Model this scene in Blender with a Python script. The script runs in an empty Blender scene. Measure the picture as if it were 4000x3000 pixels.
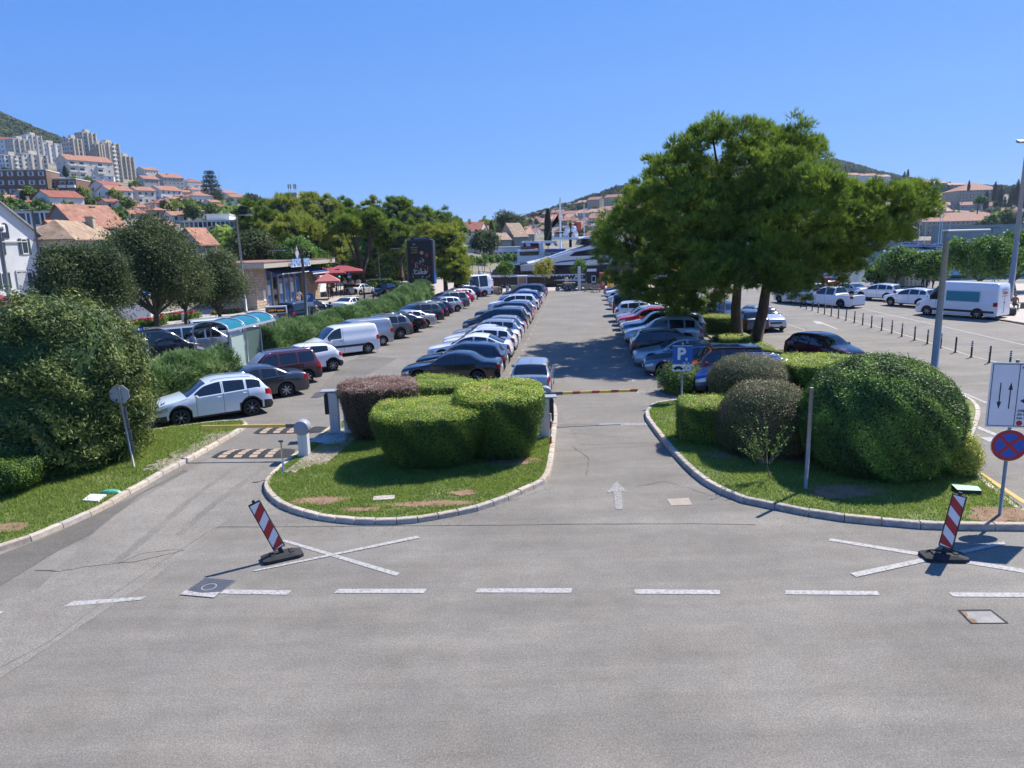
import bpy, math, random
import numpy as np
from mathutils import Vector, Matrix
R_ = math.radians
S = bpy.context.scene
COL = S.collection
rng = np.random.default_rng(7)
random.seed(7)
# ---------------- camera, sky, sun, exposure ----------------
FPX, CH = 2770.0, 6.6
PITCH, ROLL = math.atan(563.6/FPX), R_(-1.48)
_R0 = Vector((1, 0, 0)); CF = Vector((0, math.cos(PITCH), -math.sin(PITCH))); _U0 = _R0.cross(CF)
CR = _R0*math.cos(ROLL)+_U0*math.sin(ROLL); CU = -_R0*math.sin(ROLL)+_U0*math.cos(ROLL)
cam_d = bpy.data.cameras.new('camera'); cam = bpy.data.objects.new('camera', cam_d); COL.objects.link(cam)
cam_d.sensor_width = 36; cam_d.lens = 36*FPX/4000; cam_d.clip_start = .1; cam_d.clip_end = 6000
cam.matrix_world = Matrix(((CR.x, CU.x, -CF.x, 0), (CR.y, CU.y, -CF.y, 0), (CR.z, CU.z, -CF.z, CH), (0, 0, 0, 1)))
S.camera = cam
SUN_EL, SUN_AZ = 51.0, 40.0      # azimuth counted from +X
W = bpy.data.worlds.new('World'); S.world = W; W.use_nodes = True
nt = W.node_tree; bg = nt.nodes['Background']; sky = nt.nodes.new('ShaderNodeTexSky')
sky.sky_type = 'NISHITA'; sky.sun_disc = False; sky.sun_elevation = R_(SUN_EL); sky.sun_rotation = R_(90-SUN_AZ)
sky.air_density = 1.0; sky.dust_density = 0.0; sky.ozone_density = 3; sky.altitude = 3000
_sp = nt.nodes.new('ShaderNodeSeparateColor'); _cb = nt.nodes.new('ShaderNodeCombineColor'); nt.links.new(sky.outputs[0], _sp.inputs[0])
for _i, (_a, _g) in enumerate(((.73, .74), (1.80, .45), (5.2, .22))):      # one response curve for the whole sky: deep Adriatic blue
    _p = nt.nodes.new('ShaderNodeMath'); _p.operation = 'POWER'; _p.inputs[1].default_value = _g; nt.links.new(_sp.outputs[_i], _p.inputs[0])
    _m = nt.nodes.new('ShaderNodeMath'); _m.operation = 'MULTIPLY'; _m.inputs[1].default_value = _a; nt.links.new(_p.outputs[0], _m.inputs[0]); nt.links.new(_m.outputs[0], _cb.inputs[_i])
nt.links.new(_cb.outputs[0], bg.inputs[0]); bg.inputs[1].default_value = 0.0725
sl = bpy.data.lights.new('sun', 'SUN'); sl.energy = 4.5; sl.angle = R_(.55); sl.color = (1, .94, .86)
so = bpy.data.objects.new('sun', sl); COL.objects.link(so)
sd = Vector((math.cos(R_(SUN_AZ))*math.cos(R_(SUN_EL)), math.sin(R_(SUN_AZ))*math.cos(R_(SUN_EL)), math.sin(R_(SUN_EL))))
so.rotation_euler = sd.to_track_quat('Z', 'Y').to_euler(); so.location = (30, 30, 60)
S.view_settings.view_transform = 'Standard'; S.view_settings.look = 'None'
S.view_settings.exposure = 0.78; S.view_settings.gamma = 1; S.view_settings.use_curve_mapping = False
S.render.engine = 'CYCLES'
# ---------------- projection helpers: a pixel of the 4000x3000 photo to a place ----------------
def ray(x, y): return CF*FPX+CR*(x-2000)-CU*(y-1500)
def G(x, y, z=0.0):
    d = ray(x, y); t = (z-CH)/d.z
    return Vector((d.x*t, d.y*t, z))
def AT(x, y, dist):
    d = ray(x, y); t = dist/d.y
    return Vector((d.x*t, dist, CH+d.z*t))
def PX(p):
    v = Vector(p)-Vector((0, 0, CH)); c = v.dot(CF)
    return 2000+FPX*v.dot(CR)/c, 1500-FPX*v.dot(CU)/c
def HT(g, py):
    lo, hi = g[2]-30, g[2]+120
    for _ in range(50):
        m = (lo+hi)/2
        if PX((g[0], g[1], m))[1] > py: lo = m
        else: hi = m
    return lo-g[2]
# ---------------- materials ----------------
def mat(name, col, rough=.6, metal=0., var=.0, scale=3., bump=0., bscale=40., spec=.5, coat=0., emit=None, trans=0., col2=None, stretch=None):
    m = bpy.data.materials.new(name); m.use_nodes = True; n = m.node_tree; b = n.nodes['Principled BSDF']
    c = (*col, 1); b.inputs['Base Color'].default_value = c
    b.inputs['Roughness'].default_value = rough; b.inputs['Metallic'].default_value = metal
    b.inputs['Specular IOR Level'].default_value = spec; b.inputs['Coat Weight'].default_value = coat
    b.inputs['Coat Roughness'].default_value = .06
    if emit: b.inputs['Emission Color'].default_value = (*emit[:3], 1); b.inputs['Emission Strength'].default_value = emit[3]
    if trans: b.inputs['Transmission Weight'].default_value = trans
    if var or col2 or bump:
        tc = n.nodes.new('ShaderNodeTexCoord'); src = tc.outputs['Object']
        if stretch:
            mp = n.nodes.new('ShaderNodeMapping'); mp.inputs['Scale'].default_value = stretch
            n.links.new(src, mp.inputs[0]); src = mp.outputs[0]
    if var or col2:
        t = n.nodes.new('ShaderNodeTexNoise'); t.inputs['Scale'].default_value = scale; t.inputs['Detail'].default_value = 6; t.inputs['Roughness'].default_value = .65
        n.links.new(src, t.inputs['Vector'])
        r = n.nodes.new('ShaderNodeValToRGB'); r.color_ramp.elements[0].position = .32; r.color_ramp.elements[1].position = .68
        k = var
        r.color_ramp.elements[0].color = (*(x*(1-k) for x in col), 1)
        r.color_ramp.elements[1].color = (*(col2 or tuple(min(1, x*(1+k)) for x in col)), 1)
        n.links.new(t.outputs['Fac'], r.inputs[0]); n.links.new(r.outputs[0], b.inputs['Base Color'])
    if bump:
        t2 = n.nodes.new('ShaderNodeTexNoise'); t2.inputs['Scale'].default_value = bscale; t2.inputs['Detail'].default_value = 4
        n.links.new(src, t2.inputs['Vector'])
        bp = n.nodes.new('ShaderNodeBump'); bp.inputs['Strength'].default_value = bump; bp.inputs['Distance'].default_value = .02
        n.links.new(t2.outputs['Fac'], bp.inputs['Height']); n.links.new(bp.outputs[0], b.inputs['Normal'])
    return m
def leafmat(name, stops, rough=.5, trans=.3, big=.0, spec=.5):
    """leaf colour comes from a per-leaf 'tint' (0..1) run through stops"""
    stops = [(p, (c[0]*1.15+.010, c[1]*1.12+.012, c[2]*1.35+.007)) for p, c in stops]
    m = bpy.data.materials.new(name); m.use_nodes = True; n = m.node_tree; b = n.nodes['Principled BSDF']
    a = n.nodes.new('ShaderNodeAttribute'); a.attribute_name = 'tint'
    r = n.nodes.new('ShaderNodeValToRGB'); e = r.color_ramp.elements
    e[0].position = stops[0][0]; e[0].color = (*stops[0][1], 1); e[1].position = stops[-1][0]; e[1].color = (*stops[-1][1], 1)
    for p, c in stops[1:-1]: q = e.new(p); q.color = (*c, 1)
    n.links.new(a.outputs['Fac'], r.inputs[0]); n.links.new(r.outputs[0], b.inputs['Base Color'])
    b.inputs['Roughness'].default_value = rough; b.inputs['Specular IOR Level'].default_value = spec
    tr = n.nodes.new('ShaderNodeBsdfTranslucent'); mx = n.nodes.new('ShaderNodeMixShader'); mx.inputs[0].default_value = trans
    n.links.new(r.outputs[0], tr.inputs[0]); n.links.new(b.outputs[0], mx.inputs[1]); n.links.new(tr.outputs[0], mx.inputs[2])
    n.links.new(mx.outputs[0], n.nodes['Material Output'].inputs[0])
    return m
# ---------------- objects ----------------
def tag(o, label=None, cat=None, group=None, kind=None):
    if label: o['label'] = label
    if cat: o['category'] = cat
    if group: o['group'] = group
    if kind: o['kind'] = kind
    return o
def empty(name, loc=(0, 0, 0), rz=0, label=None, cat=None, group=None, kind=None):
    o = bpy.data.objects.new(name, None); COL.objects.link(o); o.location = loc; o.rotation_euler = (0, 0, rz)
    o.empty_display_size = .2
    return tag(o, label, cat, group, kind)
def link(name, me, parent=None, loc=None, rot=None, scale=None, mats=None):
    o = bpy.data.objects.new(name, me); COL.objects.link(o)
    if parent: o.parent = parent
    if loc is not None: o.location = loc
    if rot is not None: o.rotation_euler = rot
    if scale is not None: o.scale = scale
    return o
def mats_of(x): return list(x) if isinstance(x, (list, tuple)) else [x]
class MB:
    def __init__(s): s.v = []; s.f = []; s.m = []; s.sm = []
    def add(s, vs, fs, m=0, smooth=False):
        o = len(s.v); s.v += [tuple(v) for v in vs]
        for f in fs: s.f.append(tuple(i+o for i in f)); s.m.append(m); s.sm.append(smooth)
        return s
    def box(s, c, d, m=0, rz=0, bev=0, rot=None, taper=1.0):
        x, y, z = d[0]/2, d[1]/2, d[2]/2; M = rot if rot else Matrix.Rotation(rz, 3, 'Z')
        if bev:
            b = min(bev, x*.9, y*.9, z*.9); pts = []
            for sz in (-1, 1):
                for (ax, ay) in ((x-b, y), (x, y-b), (x, -(y-b)), (x-b, -y), (-(x-b), -y), (-x, -(y-b)), (-x, y-b), (-(x-b), y)):
                    pts.append((ax, ay, sz*(z-b)))
            for sz in (-1, 1):
                for (ax, ay) in ((x-b, y-b), (x-b, -(y-b)), (-(x-b), -(y-b)), (-(x-b), y-b)): pts.append((ax, ay, sz*z))
            fs = []
            for i in range(8): j = (i+1) % 8; fs.append((i, i+8, j+8, j) if 0 else (j, i, i+8, j+8))
            mp = [(0, 16), (1, 16), (2, 17), (3, 17), (4, 18), (5, 18), (6, 19), (7, 19)]
            for base, off in ((0, 16), (8, 20)):
                for i in range(8):
                    j = (i+1) % 8; a = off+[0, 0, 1, 1, 2, 2, 3, 3][i]; b2 = off+[0, 0, 1, 1, 2, 2, 3, 3][j]
                    q = (i+base, j+base, b2, a) if a != b2 else (i+base, j+base, a)
                    fs.append(q if base else q[::-1])
            fs += [(19, 18, 17, 16)[::-1], (20, 21, 22, 23)[::-1]]
        else:
            pts = [(sx*x*(taper if sz > 0 else 1), sy*y*(taper if sz > 0 else 1), sz*z) for sz in (-1, 1) for sx, sy in ((-1, -1), (1, -1), (1, 1), (-1, 1))]
            fs = [(3, 2, 1, 0), (4, 5, 6, 7), (0, 1, 5, 4), (1, 2, 6, 5), (2, 3, 7, 6), (3, 0, 4, 7)]
        C = Vector(c); return s.add([M@Vector(p)+C for p in pts], fs, m)
    def tube(s, pts, r, m=0, n=8, caps=True):
        pts = [Vector(p) for p in pts]; rs = r if isinstance(r, (list, tuple)) else [r]*len(pts); vs = []; fs = []
        for i, p in enumerate(pts):
            t = (pts[min(i+1, len(pts)-1)]-pts[max(i-1, 0)]).normalized()
            a = t.cross(Vector((0, 0, 1)));
            if a.length < .05: a = t.cross(Vector((1, 0, 0)))
            a.normalize(); b = t.cross(a)
            for k in range(n): an = 2*math.pi*k/n; vs.append(p+(a*math.cos(an)+b*math.sin(an))*rs[i])
        for i in range(len(pts)-1):
            for k in range(n): k2 = (k+1) % n; fs.append((i*n+k, i*n+k2, (i+1)*n+k2, (i+1)*n+k))
        s.add(vs, fs, m, True)
        if caps:
            o = len(s.v)-len(vs); s.f.append(tuple(o+k for k in range(n))); s.m.append(m); s.sm.append(False)
            s.f.append(tuple(o+(len(pts)-1)*n+k for k in range(n))[::-1]); s.m.append(m); s.sm.append(False)
        return s
    def lathe(s, prof, c=(0, 0, 0), m=0, n=16, axis='Z', smooth=True):
        vs = []; fs = []; C = Vector(c)
        for (r, z) in prof:
            for k in range(n):
                a = 2*math.pi*k/n; p = (r*math.cos(a), r*math.sin(a), z)
                if axis == 'Y': p = (p[0], p[2], p[1])
                if axis == 'X': p = (p[2], p[0], p[1])
                vs.append(Vector(p)+C)
        for i in range(len(prof)-1):
            for k in range(n): k2 = (k+1) % n; fs.append((i*n+k, i*n+k2, (i+1)*n+k2, (i+1)*n+k))
        return s.add(vs, fs, m, smooth)
    def poly(s, pts, m=0, z=None):
        pts = [Vector(p) if z is None else Vector((p[0], p[1], z)) for p in pts]
        return s.add(pts, [tuple(range(len(pts)))], m)
    def prism(s, pts, z0, z1, m=0, mt=None):
        n = len(pts); vs = [(p[0], p[1], z0) for p in pts]+[(p[0], p[1], z1) for p in pts]
        s.add(vs, [(i, (i+1) % n, n+(i+1) % n, n+i) for i in range(n)], m)
        return s.add([(p[0], p[1], z1) for p in pts], [tuple(range(n))], m if mt is None else mt)
    def extr(s, pts2, th, M, m=0):
        """2-D outline in local XZ, thickness along Y, placed by matrix M"""
        n = len(pts2); vs = [M@Vector((p[0], -th/2, p[1])) for p in pts2]+[M@Vector((p[0], th/2, p[1])) for p in pts2]
        return s.add(vs, [(i, (i+1) % n, n+(i+1) % n, n+i) for i in range(n)]+[tuple(range(n))[::-1], tuple(range(n, 2*n))], m)
    def mesh(s, name, mats):
        me = bpy.data.meshes.new(name); me.from_pydata(s.v, [], s.f)
        for q in mats_of(mats): me.materials.append(q)
        me.polygons.foreach_set('material_index', s.m); me.polygons.foreach_set('use_smooth', s.sm); me.update(); return me
    def build(s, name, mats, parent=None, loc=None, rot=None, **k):
        return tag(link(name, s.mesh(name, mats), parent, loc, rot), **k)
def npmesh(name, V, F, mats, tint=None, smooth=False, midx=None):
    """numpy verts (n,3), faces (m,k) of equal size"""
    me = bpy.data.meshes.new(name); k = F.shape[1]
    me.vertices.add(len(V)); me.vertices.foreach_set('co', V.astype(np.float32).ravel())
    me.loops.add(F.size); me.loops.foreach_set('vertex_index', F.astype(np.int32).ravel())
    me.polygons.add(len(F)); me.polygons.foreach_set('loop_start', np.arange(0, F.size, k, dtype=np.int32))
    me.polygons.foreach_set('use_smooth', np.full(len(F), smooth))
    for q in mats_of(mats): me.materials.append(q)
    if midx is not None: me.polygons.foreach_set('material_index', midx.astype(np.int32))
    if tint is not None:
        a = me.attributes.new('tint', 'FLOAT', 'FACE'); a.data.foreach_set('value', tint.astype(np.float32))
    me.update(calc_edges=True); me.validate(); return me
def copy_tree(o, parent=None):
    c = o.copy(); COL.objects.link(c)
    if parent: c.parent = parent
    for ch in list(o.children): copy_tree(ch, c)
    return c
def curvemesh(ob):
    me = bpy.data.meshes.new_from_object(ob); bpy.data.objects.remove(ob); return me
def text(s, size, parent, M, m, name='lettering', bold=.0, spacing=1.0, th=.004, align='CENTER', sx=1.0, **k):
    cu = bpy.data.curves.new('t', 'FONT'); cu.body = s; cu.size = size; cu.extrude = th; cu.offset = bold*size; cu.align_x = align; cu.align_y = 'CENTER'; cu.space_character = spacing
    cu.resolution_u = 3
    me = curvemesh(bpy.data.objects.new('t', cu))
    me.materials.clear(); me.materials.append(m); me.name = name
    o = link(name, me, parent); o.matrix_local = M@Matrix.Diagonal((sx, 1, 1, 1)); return tag(o, **k)
def face_M(loc, rz=0, tilt=0):
    """text/plate frame: X right, Y up, facing -Y rotated by rz"""
    return Matrix.Translation(Vector(loc))@Matrix.Rotation(rz, 4, 'Z')@Matrix.Rotation(math.pi/2+tilt, 4, 'X')
def pchip(xs, ys, x):
    xs = np.array(xs, float); ys = np.array(ys, float); h = np.diff(xs); d = np.diff(ys)/h
    m = np.zeros(len(xs)); m[0] = d[0]; m[-1] = d[-1]
    for i in range(1, len(xs)-1):
        m[i] = 0 if d[i-1]*d[i] <= 0 else 2*d[i-1]*d[i]/(d[i-1]+d[i])
    i = np.clip(np.searchsorted(xs, x)-1, 0, len(xs)-2); t = (x-xs[i])/h[i]
    return (2*t**3-3*t**2+1)*ys[i]+(t**3-2*t**2+t)*h[i]*m[i]+(-2*t**3+3*t**2)*ys[i+1]+(t**3-t**2)*h[i]*m[i+1]
# shared materials
WHITE = mat('white_paint', (.78, .78, .77), .45, var=.05)
STEEL = mat('galvanised_steel', (.27, .275, .28), .5, .25, var=.15, scale=8)
DSTEEL = mat('dark_steel', (.13, .14, .15), .5, .5, var=.15)
BLACK = mat('black_plastic', (.018, .018, .02), .55, var=.2)
RUBBER = mat('rubber', (.025, .025, .026), .85, var=.3, bump=.3)
GLASS = mat('dark_glass', (.012, .016, .02), .06, 0, spec=.8)
REDR = mat('red_film', (.42, .02, .025), .35, var=.12); WHITER = mat('white_film', (.74, .74, .74), .35, var=.04)
BLUER = mat('blue_film', (.01, .09, .42), .35, var=.08)
YELL = mat('yellow_paint', (.78, .52, .10), .45, var=.1)
def roadpaint(name, col, wear, lo, hi):
    m = mat(name, col, .8, var=.08, scale=5); n = m.node_tree; b = n.nodes['Principled BSDF']; src = b.inputs['Base Color'].links[0].from_socket
    tc = n.nodes.new('ShaderNodeTexCoord'); t = n.nodes.new('ShaderNodeTexNoise'); t.inputs['Scale'].default_value = 15; t.inputs['Detail'].default_value = 10; t.inputs['Roughness'].default_value = .75; n.links.new(tc.outputs['Object'], t.inputs['Vector'])
    r = n.nodes.new('ShaderNodeMapRange'); r.inputs[1].default_value = lo; r.inputs[2].default_value = hi; n.links.new(t.outputs['Fac'], r.inputs[0])
    mx = n.nodes.new('ShaderNodeMix'); mx.data_type = 'RGBA'; mx.inputs[6].default_value = (*wear, 1); n.links.new(src, mx.inputs[7]); n.links.new(r.outputs[0], mx.inputs[0]); n.links.new(mx.outputs[2], b.inputs['Base Color']); return m
MARK = roadpaint('road_paint', (.40, .39, .37), (.20, .185, .165), .38, .53)
MARKW = roadpaint('worn_road_paint', (.33, .32, .30), (.155, .145, .13), .42, .58)
STONE = mat('kerb_stone_grey', (.43, .38, .32), .85, var=.22, scale=5, bump=.5, bscale=60)
# human bodies: one skinned surface for each pose, made once
def pose(kind, ph=0):
    if kind == 'sit': hz = .50; P = dict(pelvis=(0, 0, hz), chest=(0, .02, hz+.45), neck=(0, -.02, hz+.60), head=(0, -.05, hz+.70), top=(0, -.05, hz+.84)); lg = lambda s: [(s*.10, 0, hz-.02), (s*.13, -.42, hz+.02), (s*.14, -.45, .10), (s*.14, -.60, .05)]; am = lambda s: [(s*.19, 0, hz+.5), (s*.25, -.08, hz+.22), (s*.12, -.33, hz+.12)]
    else:
        k = .22 if kind == 'walk' else .03; P = dict(pelvis=(0, 0, .95), chest=(0, 0, 1.36), neck=(0, 0, 1.50), head=(0, -.02, 1.60), top=(0, -.02, 1.75)); lg = lambda s: [(s*.10, 0, .92), (s*.11, -s*k-.02, .50), (s*.11, s*-k*1.2+.05, .10), (s*.11, s*-k*1.2-.12, .04)]; am = lambda s: [(s*.19, 0, 1.42), (s*.25, s*k*.9, 1.14), (s*.22, s*k*1.2-.12, .90)]
    return P, lg, am
def bodymesh(kind):
    P, lg, am = pose(kind); vs = [P['pelvis'], P['chest'], P['neck'], P['head'], P['top']]; rad = [(.155, .115), (.165, .115), (.058, .058), (.085, .10), (.055, .065)]; ed = [(0, 1), (1, 2), (2, 3), (3, 4)]
    for s in (-1, 1):
        L = lg(s); b = len(vs); vs += L; rad += [(.10, .10), (.068, .068), (.042, .042), (.03, .035)]; ed += [(0, b), (b, b+1), (b+1, b+2), (b+2, b+3)]
        L = am(s); b = len(vs); vs += L; rad += [(.058, .058), (.042, .042), (.028, .03)]; ed += [(1, b), (b, b+1), (b+1, b+2)]
    me = bpy.data.meshes.new('body'); me.from_pydata(vs, ed, []); o = bpy.data.objects.new('t', me); COL.objects.link(o); md = o.modifiers.new('s', 'SKIN'); me.skin_vertices[0] if me.skin_vertices else None
    if not me.skin_vertices:
        import bmesh; bb = bmesh.new(); bb.from_mesh(me); bb.verts.layers.skin.verify(); bb.to_mesh(me); bb.free()
    for i, v in enumerate(me.skin_vertices[0].data): v.radius = rad[i]; v.use_root = (i == 0)
    o.modifiers.new('u', 'SUBSURF').levels = 1; m2 = bpy.data.meshes.new_from_object(o.evaluated_get(bpy.context.evaluated_depsgraph_get())); bpy.data.objects.remove(o); return m2
BODY = {k: bodymesh(k) for k in ('stand', 'walk', 'sit')}
# ---------------- ground ----------------
def asphalt(name, base, streak=1.0, seed=0, dark=.0):
    m = bpy.data.materials.new(name); m.use_nodes = True; n = m.node_tree; N = n.nodes.new; L = n.links.new; b = n.nodes['Principled BSDF']
    tc = N('ShaderNodeTexCoord'); src = tc.outputs['Object']
    def noise(sc, det=6, rough=.6, st=None, off=0):
        v = src
        mp = N('ShaderNodeMapping'); mp.inputs['Scale'].default_value = st or (1, 1, 1); mp.inputs['Location'].default_value = (seed+off, off*2, 0); L(v, mp.inputs[0])
        t = N('ShaderNodeTexNoise'); t.inputs['Scale'].default_value = sc; t.inputs['Detail'].default_value = det; t.inputs['Roughness'].default_value = rough; L(mp.outputs[0], t.inputs['Vector']); return t.outputs['Fac']
    def rng_(f, a, c, lo, hi):
        q = N('ShaderNodeMapRange'); q.inputs[1].default_value = a; q.inputs[2].default_value = c; q.inputs[3].default_value = lo; q.inputs[4].default_value = hi; L(f, q.inputs[0]); return q.outputs[0]
    def mul(a, c):
        q = N('ShaderNodeMath'); q.operation = 'MULTIPLY'; L(a, q.inputs[0]); L(c, q.inputs[1]); return q.outputs[0]
    f = rng_(noise(.35, 5), .3, .7, .84, 1.13)
    f = mul(f, rng_(noise(1.1, 6, .7, (.16, 1.1, 1), 3), .3, .75, 1+.14*streak, 1-.18*streak))
    f = mul(f, rng_(noise(.55, 5, .65, (.12, 1.3, 1), 61), .40, .70, 1.03, 1-.13*streak))
    f = mul(f, rng_(noise(2.6, 4, .6, (1, 1, 1), 9), .35, .8, 1.05, .90))
    f = mul(f, rng_(noise(85, 2, .7), .3, .7, .60, 1.45))
    f = mul(f, rng_(noise(30, 3, .7, None, 40), .3, .7, .74, 1.27))
    vo = N('ShaderNodeTexVoronoi'); vo.inputs['Scale'].default_value = 42; L(src, vo.inputs['Vector'])
    f = mul(f, rng_(vo.outputs['Distance'], 0., .6, 1.22, .86))
    mp = N('ShaderNodeMix'); mp.data_type = 'RGBA'; mp.inputs[6].default_value = (base*1.105, base*1.005, base*.84, 1); mp.inputs[7].default_value = (base*1.075, base*1.0, base*.86, 1)
    L(rng_(noise(.8, 3, .5, None, 20), .35, .65, 0, 1), mp.inputs[0])
    vm = N('ShaderNodeVectorMath'); vm.operation = 'SCALE'; L(mp.outputs[2], vm.inputs[0]); L(f, vm.inputs['Scale']); L(vm.outputs[0], b.inputs['Base Color'])
    b.inputs['Roughness'].default_value = .88; b.inputs['Specular IOR Level'].default_value = .35
    bp = N('ShaderNodeBump'); bp.inputs['Strength'].default_value = .6; bp.inputs['Distance'].default_value = .008; L(noise(120, 3, .7), bp.inputs['Height']); L(bp.outputs[0], b.inputs['Normal'])
    return m
ASPH = asphalt('old_asphalt', .195); ASPH2 = asphalt('dark_asphalt_patch', .13, .5, 11); ASPH3 = asphalt('car_park_asphalt', .182, .5, 23); ROADL = asphalt('pale_asphalt', .215, .5, 31)
PAVE = mat('pavement_stone', (.42, .37, .31), .85, var=.12, scale=2, bump=.2)
def sheet(name, pts, m, z, **k):
    mb = MB(); mb.poly([(p[0], p[1], z) for p in pts]); return mb.build(name, m, **k)
quay = [(-420, -60), (140, -60), (140, 84), (95, 88), (38, 94), (12, 99), (-1.5, 99), (-2.5, 125), (-6, 180), (-18, 260), (-60, 330), (-420, 420)]
mb = MB(); mb.prism(quay, -2.4, 0); ground = mb.build('ground', ASPH, kind='structure')
# far shore ground sheet below the water so the world reaches the horizon
sheet('water', [(-3000, -900), (3500, -900), (3500, 4500), (-3000, 4500)], mat('harbour_water', (.01, .05, .09), .12, bump=.25, bscale=.6, spec=.6), -1.3, kind='structure')
# car park surface and side road, laid over the ground
sheet('car_park_surface', [G(1170, 1780), G(1000, 1880), (-8.2, 18.3), (-16.2, 22.5), (-16, 33), (-9.6, 88), (19, 92), (16.5, 62), (15.2, 40), (13.5, 30.2), (8.4, 29), (6.2, 24.6), (5.2, 22.2), (2.2, 22.2), (1.6, 29), (-5.8, 27.8), (-6.6, 22.4)], ASPH3, .004, kind='structure')
# dark asphalt patch along the left kerb
sheet('asphalt_patch', [G(-300, 2230), G(-20, 2175), G(194, 2095), G(500, 1950), G(640, 1878), G(715, 1836), G(735, 1842), G(560, 1925), G(360, 2085), G(230, 2150), G(0, 2290), G(-300, 2420)], ASPH2, .0075, kind='structure')
sheet('side_lane_surface', [G(0, 2350), G(150, 2300), G(420, 2030), G(700, 1860), G(870, 1765), G(1150, 1770), G(1020, 1930), G(850, 2060), G(560, 2290), G(0, 2650), G(-300, 2780), G(-300, 2500)], ROADL, .0055, kind='structure')
# narrow cut of older road texture near the camera: cracks and seams as thin dark strips
CRACK = mat('crack_filler', (.085, .08, .075), .9, var=.3, scale=6)
SEAM = mat('asphalt_seam', (.15, .135, .115), .9, var=.25, scale=4)
def strip(pts, w, z, jit=0):
    """ribbon polygon quads along pts"""
    P = [Vector((p[0], p[1], 0)) for p in pts]; vs = []; fs = []
    for i, p in enumerate(P):
        t = (P[min(i+1, len(P)-1)]-P[max(i-1, 0)]).normalized(); nn = Vector((-t.y, t.x, 0)); ww = w/2*(1+jit*random.uniform(-.6, .6))
        vs += [(p+nn*ww)+Vector((0, 0, z)), (p-nn*ww)+Vector((0, 0, z))]
    for i in range(len(P)-1): fs.append((2*i, 2*i+1, 2*i+3, 2*i+2))
    return vs, fs
def resample_(pts):
    P = [G(*p) for p in pts]; out = []
    for i in range(len(P)-1):
        p0, p1, p2, p3 = P[max(i-1, 0)], P[i], P[i+1], P[min(i+2, len(P)-1)]
        for t in np.linspace(0, 1, 14, endpoint=False): t = float(t); out.append(.5*((2*p1)+(p2-p0)*t+(2*p0-5*p1+4*p2-p3)*t*t+(3*p1-p0-3*p2+p3)*t*t*t))
    return out+[P[-1]]
def jagged(pts, step=.12, amp=.03):
    out = []
    for a, b in zip(pts[:-1], pts[1:]):
        n = max(1, int((b-a).length/step))
        for i in range(n): out.append(a.lerp(b, i/n)+Vector((random.uniform(-amp, amp), random.uniform(-amp, amp), 0)))
    out.append(pts[-1]); return out
cr = MB()
for pts, w, am in [([(140, 2226), (240, 2232), (380, 2208), (520, 2196), (640, 2170), (720, 2150)], .022, .03), ([(455, 2205), (560, 2160), (680, 2147), (715, 2148)], .014, .03), ([(1990, 1958), (2080, 1930), (2140, 1910)], .014, .03), ([(2490, 1900), (2600, 1880), (2760, 1930)], .012, .04), ([(2200, 1690), (2330, 1700), (2480, 1712)], .012, .03), ([(2230, 1740), (2300, 1790), (2290, 1860)], .012, .03), ([(1240, 1590), (1320, 1530), (1400, 1500)], .012, .03)]:
    cr.add(*strip(jagged([G(*p) for p in pts], .12, am), w, .010, .8))
cr.build('asphalt_cracks', CRACK, kind='structure')
se = MB()
for pts, w in [([(-60, 2640), (190, 2510), (430, 2330), (640, 2190), (840, 2062), (860, 2058), (1100, 2058), (1300, 2056), (1900, 2052), (2300, 2047), (2700, 2046), (2950, 2050)], .026), ([(2182, 1660), (2480, 1656)], .03), ([(2199, 1500), (2207, 1365), (2249, 1158)], .03)]:
    se.add(*strip(jagged([G(*p) for p in pts], .3, .008), w, .008, .5))
se.build('asphalt_seams', SEAM, kind='structure')
TYREM = asphalt('tyre_darkened_asphalt', .178, .3, 77); tm = MB()
for pts in [[(700, 2090), (800, 2000), (930, 1900), (1040, 1820)], [(450, 2200), (620, 2060), (760, 1940), (900, 1840)]]:
    tm.add(*strip(resample_(pts), .2, .0075 if pts[0][1] < 2250 else .0032, .5))
tm.build('tyre_marks', TYREM, kind='structure')
sheet('asphalt_stain', [G(2605, 1950), G(2690, 1945), G(2705, 1972), G(2622, 1976)], mat('patched_asphalt', (.33, .28, .22), .9, var=.15), .008, kind='structure')
# faint tyre-worn bands
STAIN = mat('oil_stain', (.075, .07, .068), .5, var=.3, scale=5)
mb = MB(); c0 = G(1245, 1543); mb.poly([c0+Vector((math.cos(a)*(.32+.1*math.sin(3*a+1)), math.sin(a)*(.8+.15*math.cos(2*a)), .008)) for a in np.linspace(0, 6.0, 14)]); mb.build('oil_stain', STAIN, kind='structure')
sheet('dark_wet_streak', [G(1250, 1520), G(1335, 1425), G(1410, 1388), G(1550, 1400), G(1500, 1430), G(1330, 1520)], asphalt('damp_asphalt', .145, .3, 5), .007, kind='structure')
# ---------------- painted markings ----------------
def mark(pts, z=.009, m=MARK, name='road_marking'):
    mb = MB(); mb.poly([(p[0], p[1], z) for p in pts]); return mb.build(name, m, kind='structure')
def qd(*p): return [G(x, y) for x, y in p]
for a in [((245, 2371), (286, 2350), (572, 2331), (548, 2345)), ((748, 2318), (760, 2302), (1140, 2308), (1122, 2325)), ((1302, 2318), (1325, 2302), (1668, 2301), (1655, 2318)), ((1855, 2316), (1868, 2300), (2235, 2299), (2230, 2317)), ((2480, 2321), (2478, 2303), (2812, 2306), (2814, 2323)), ((3068, 2323), (3068, 2307), (3428, 2310), (3437, 2326)), ((3704, 2316), (3725, 2332), (4120, 2335), (4110, 2317)), ((-260, 2420), (-230, 2403), (20, 2388), (0, 2400)), ((4330, 2318), (4350, 2336), (4720, 2340), (4690, 2321))]:
    mark(qd(*a))
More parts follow.
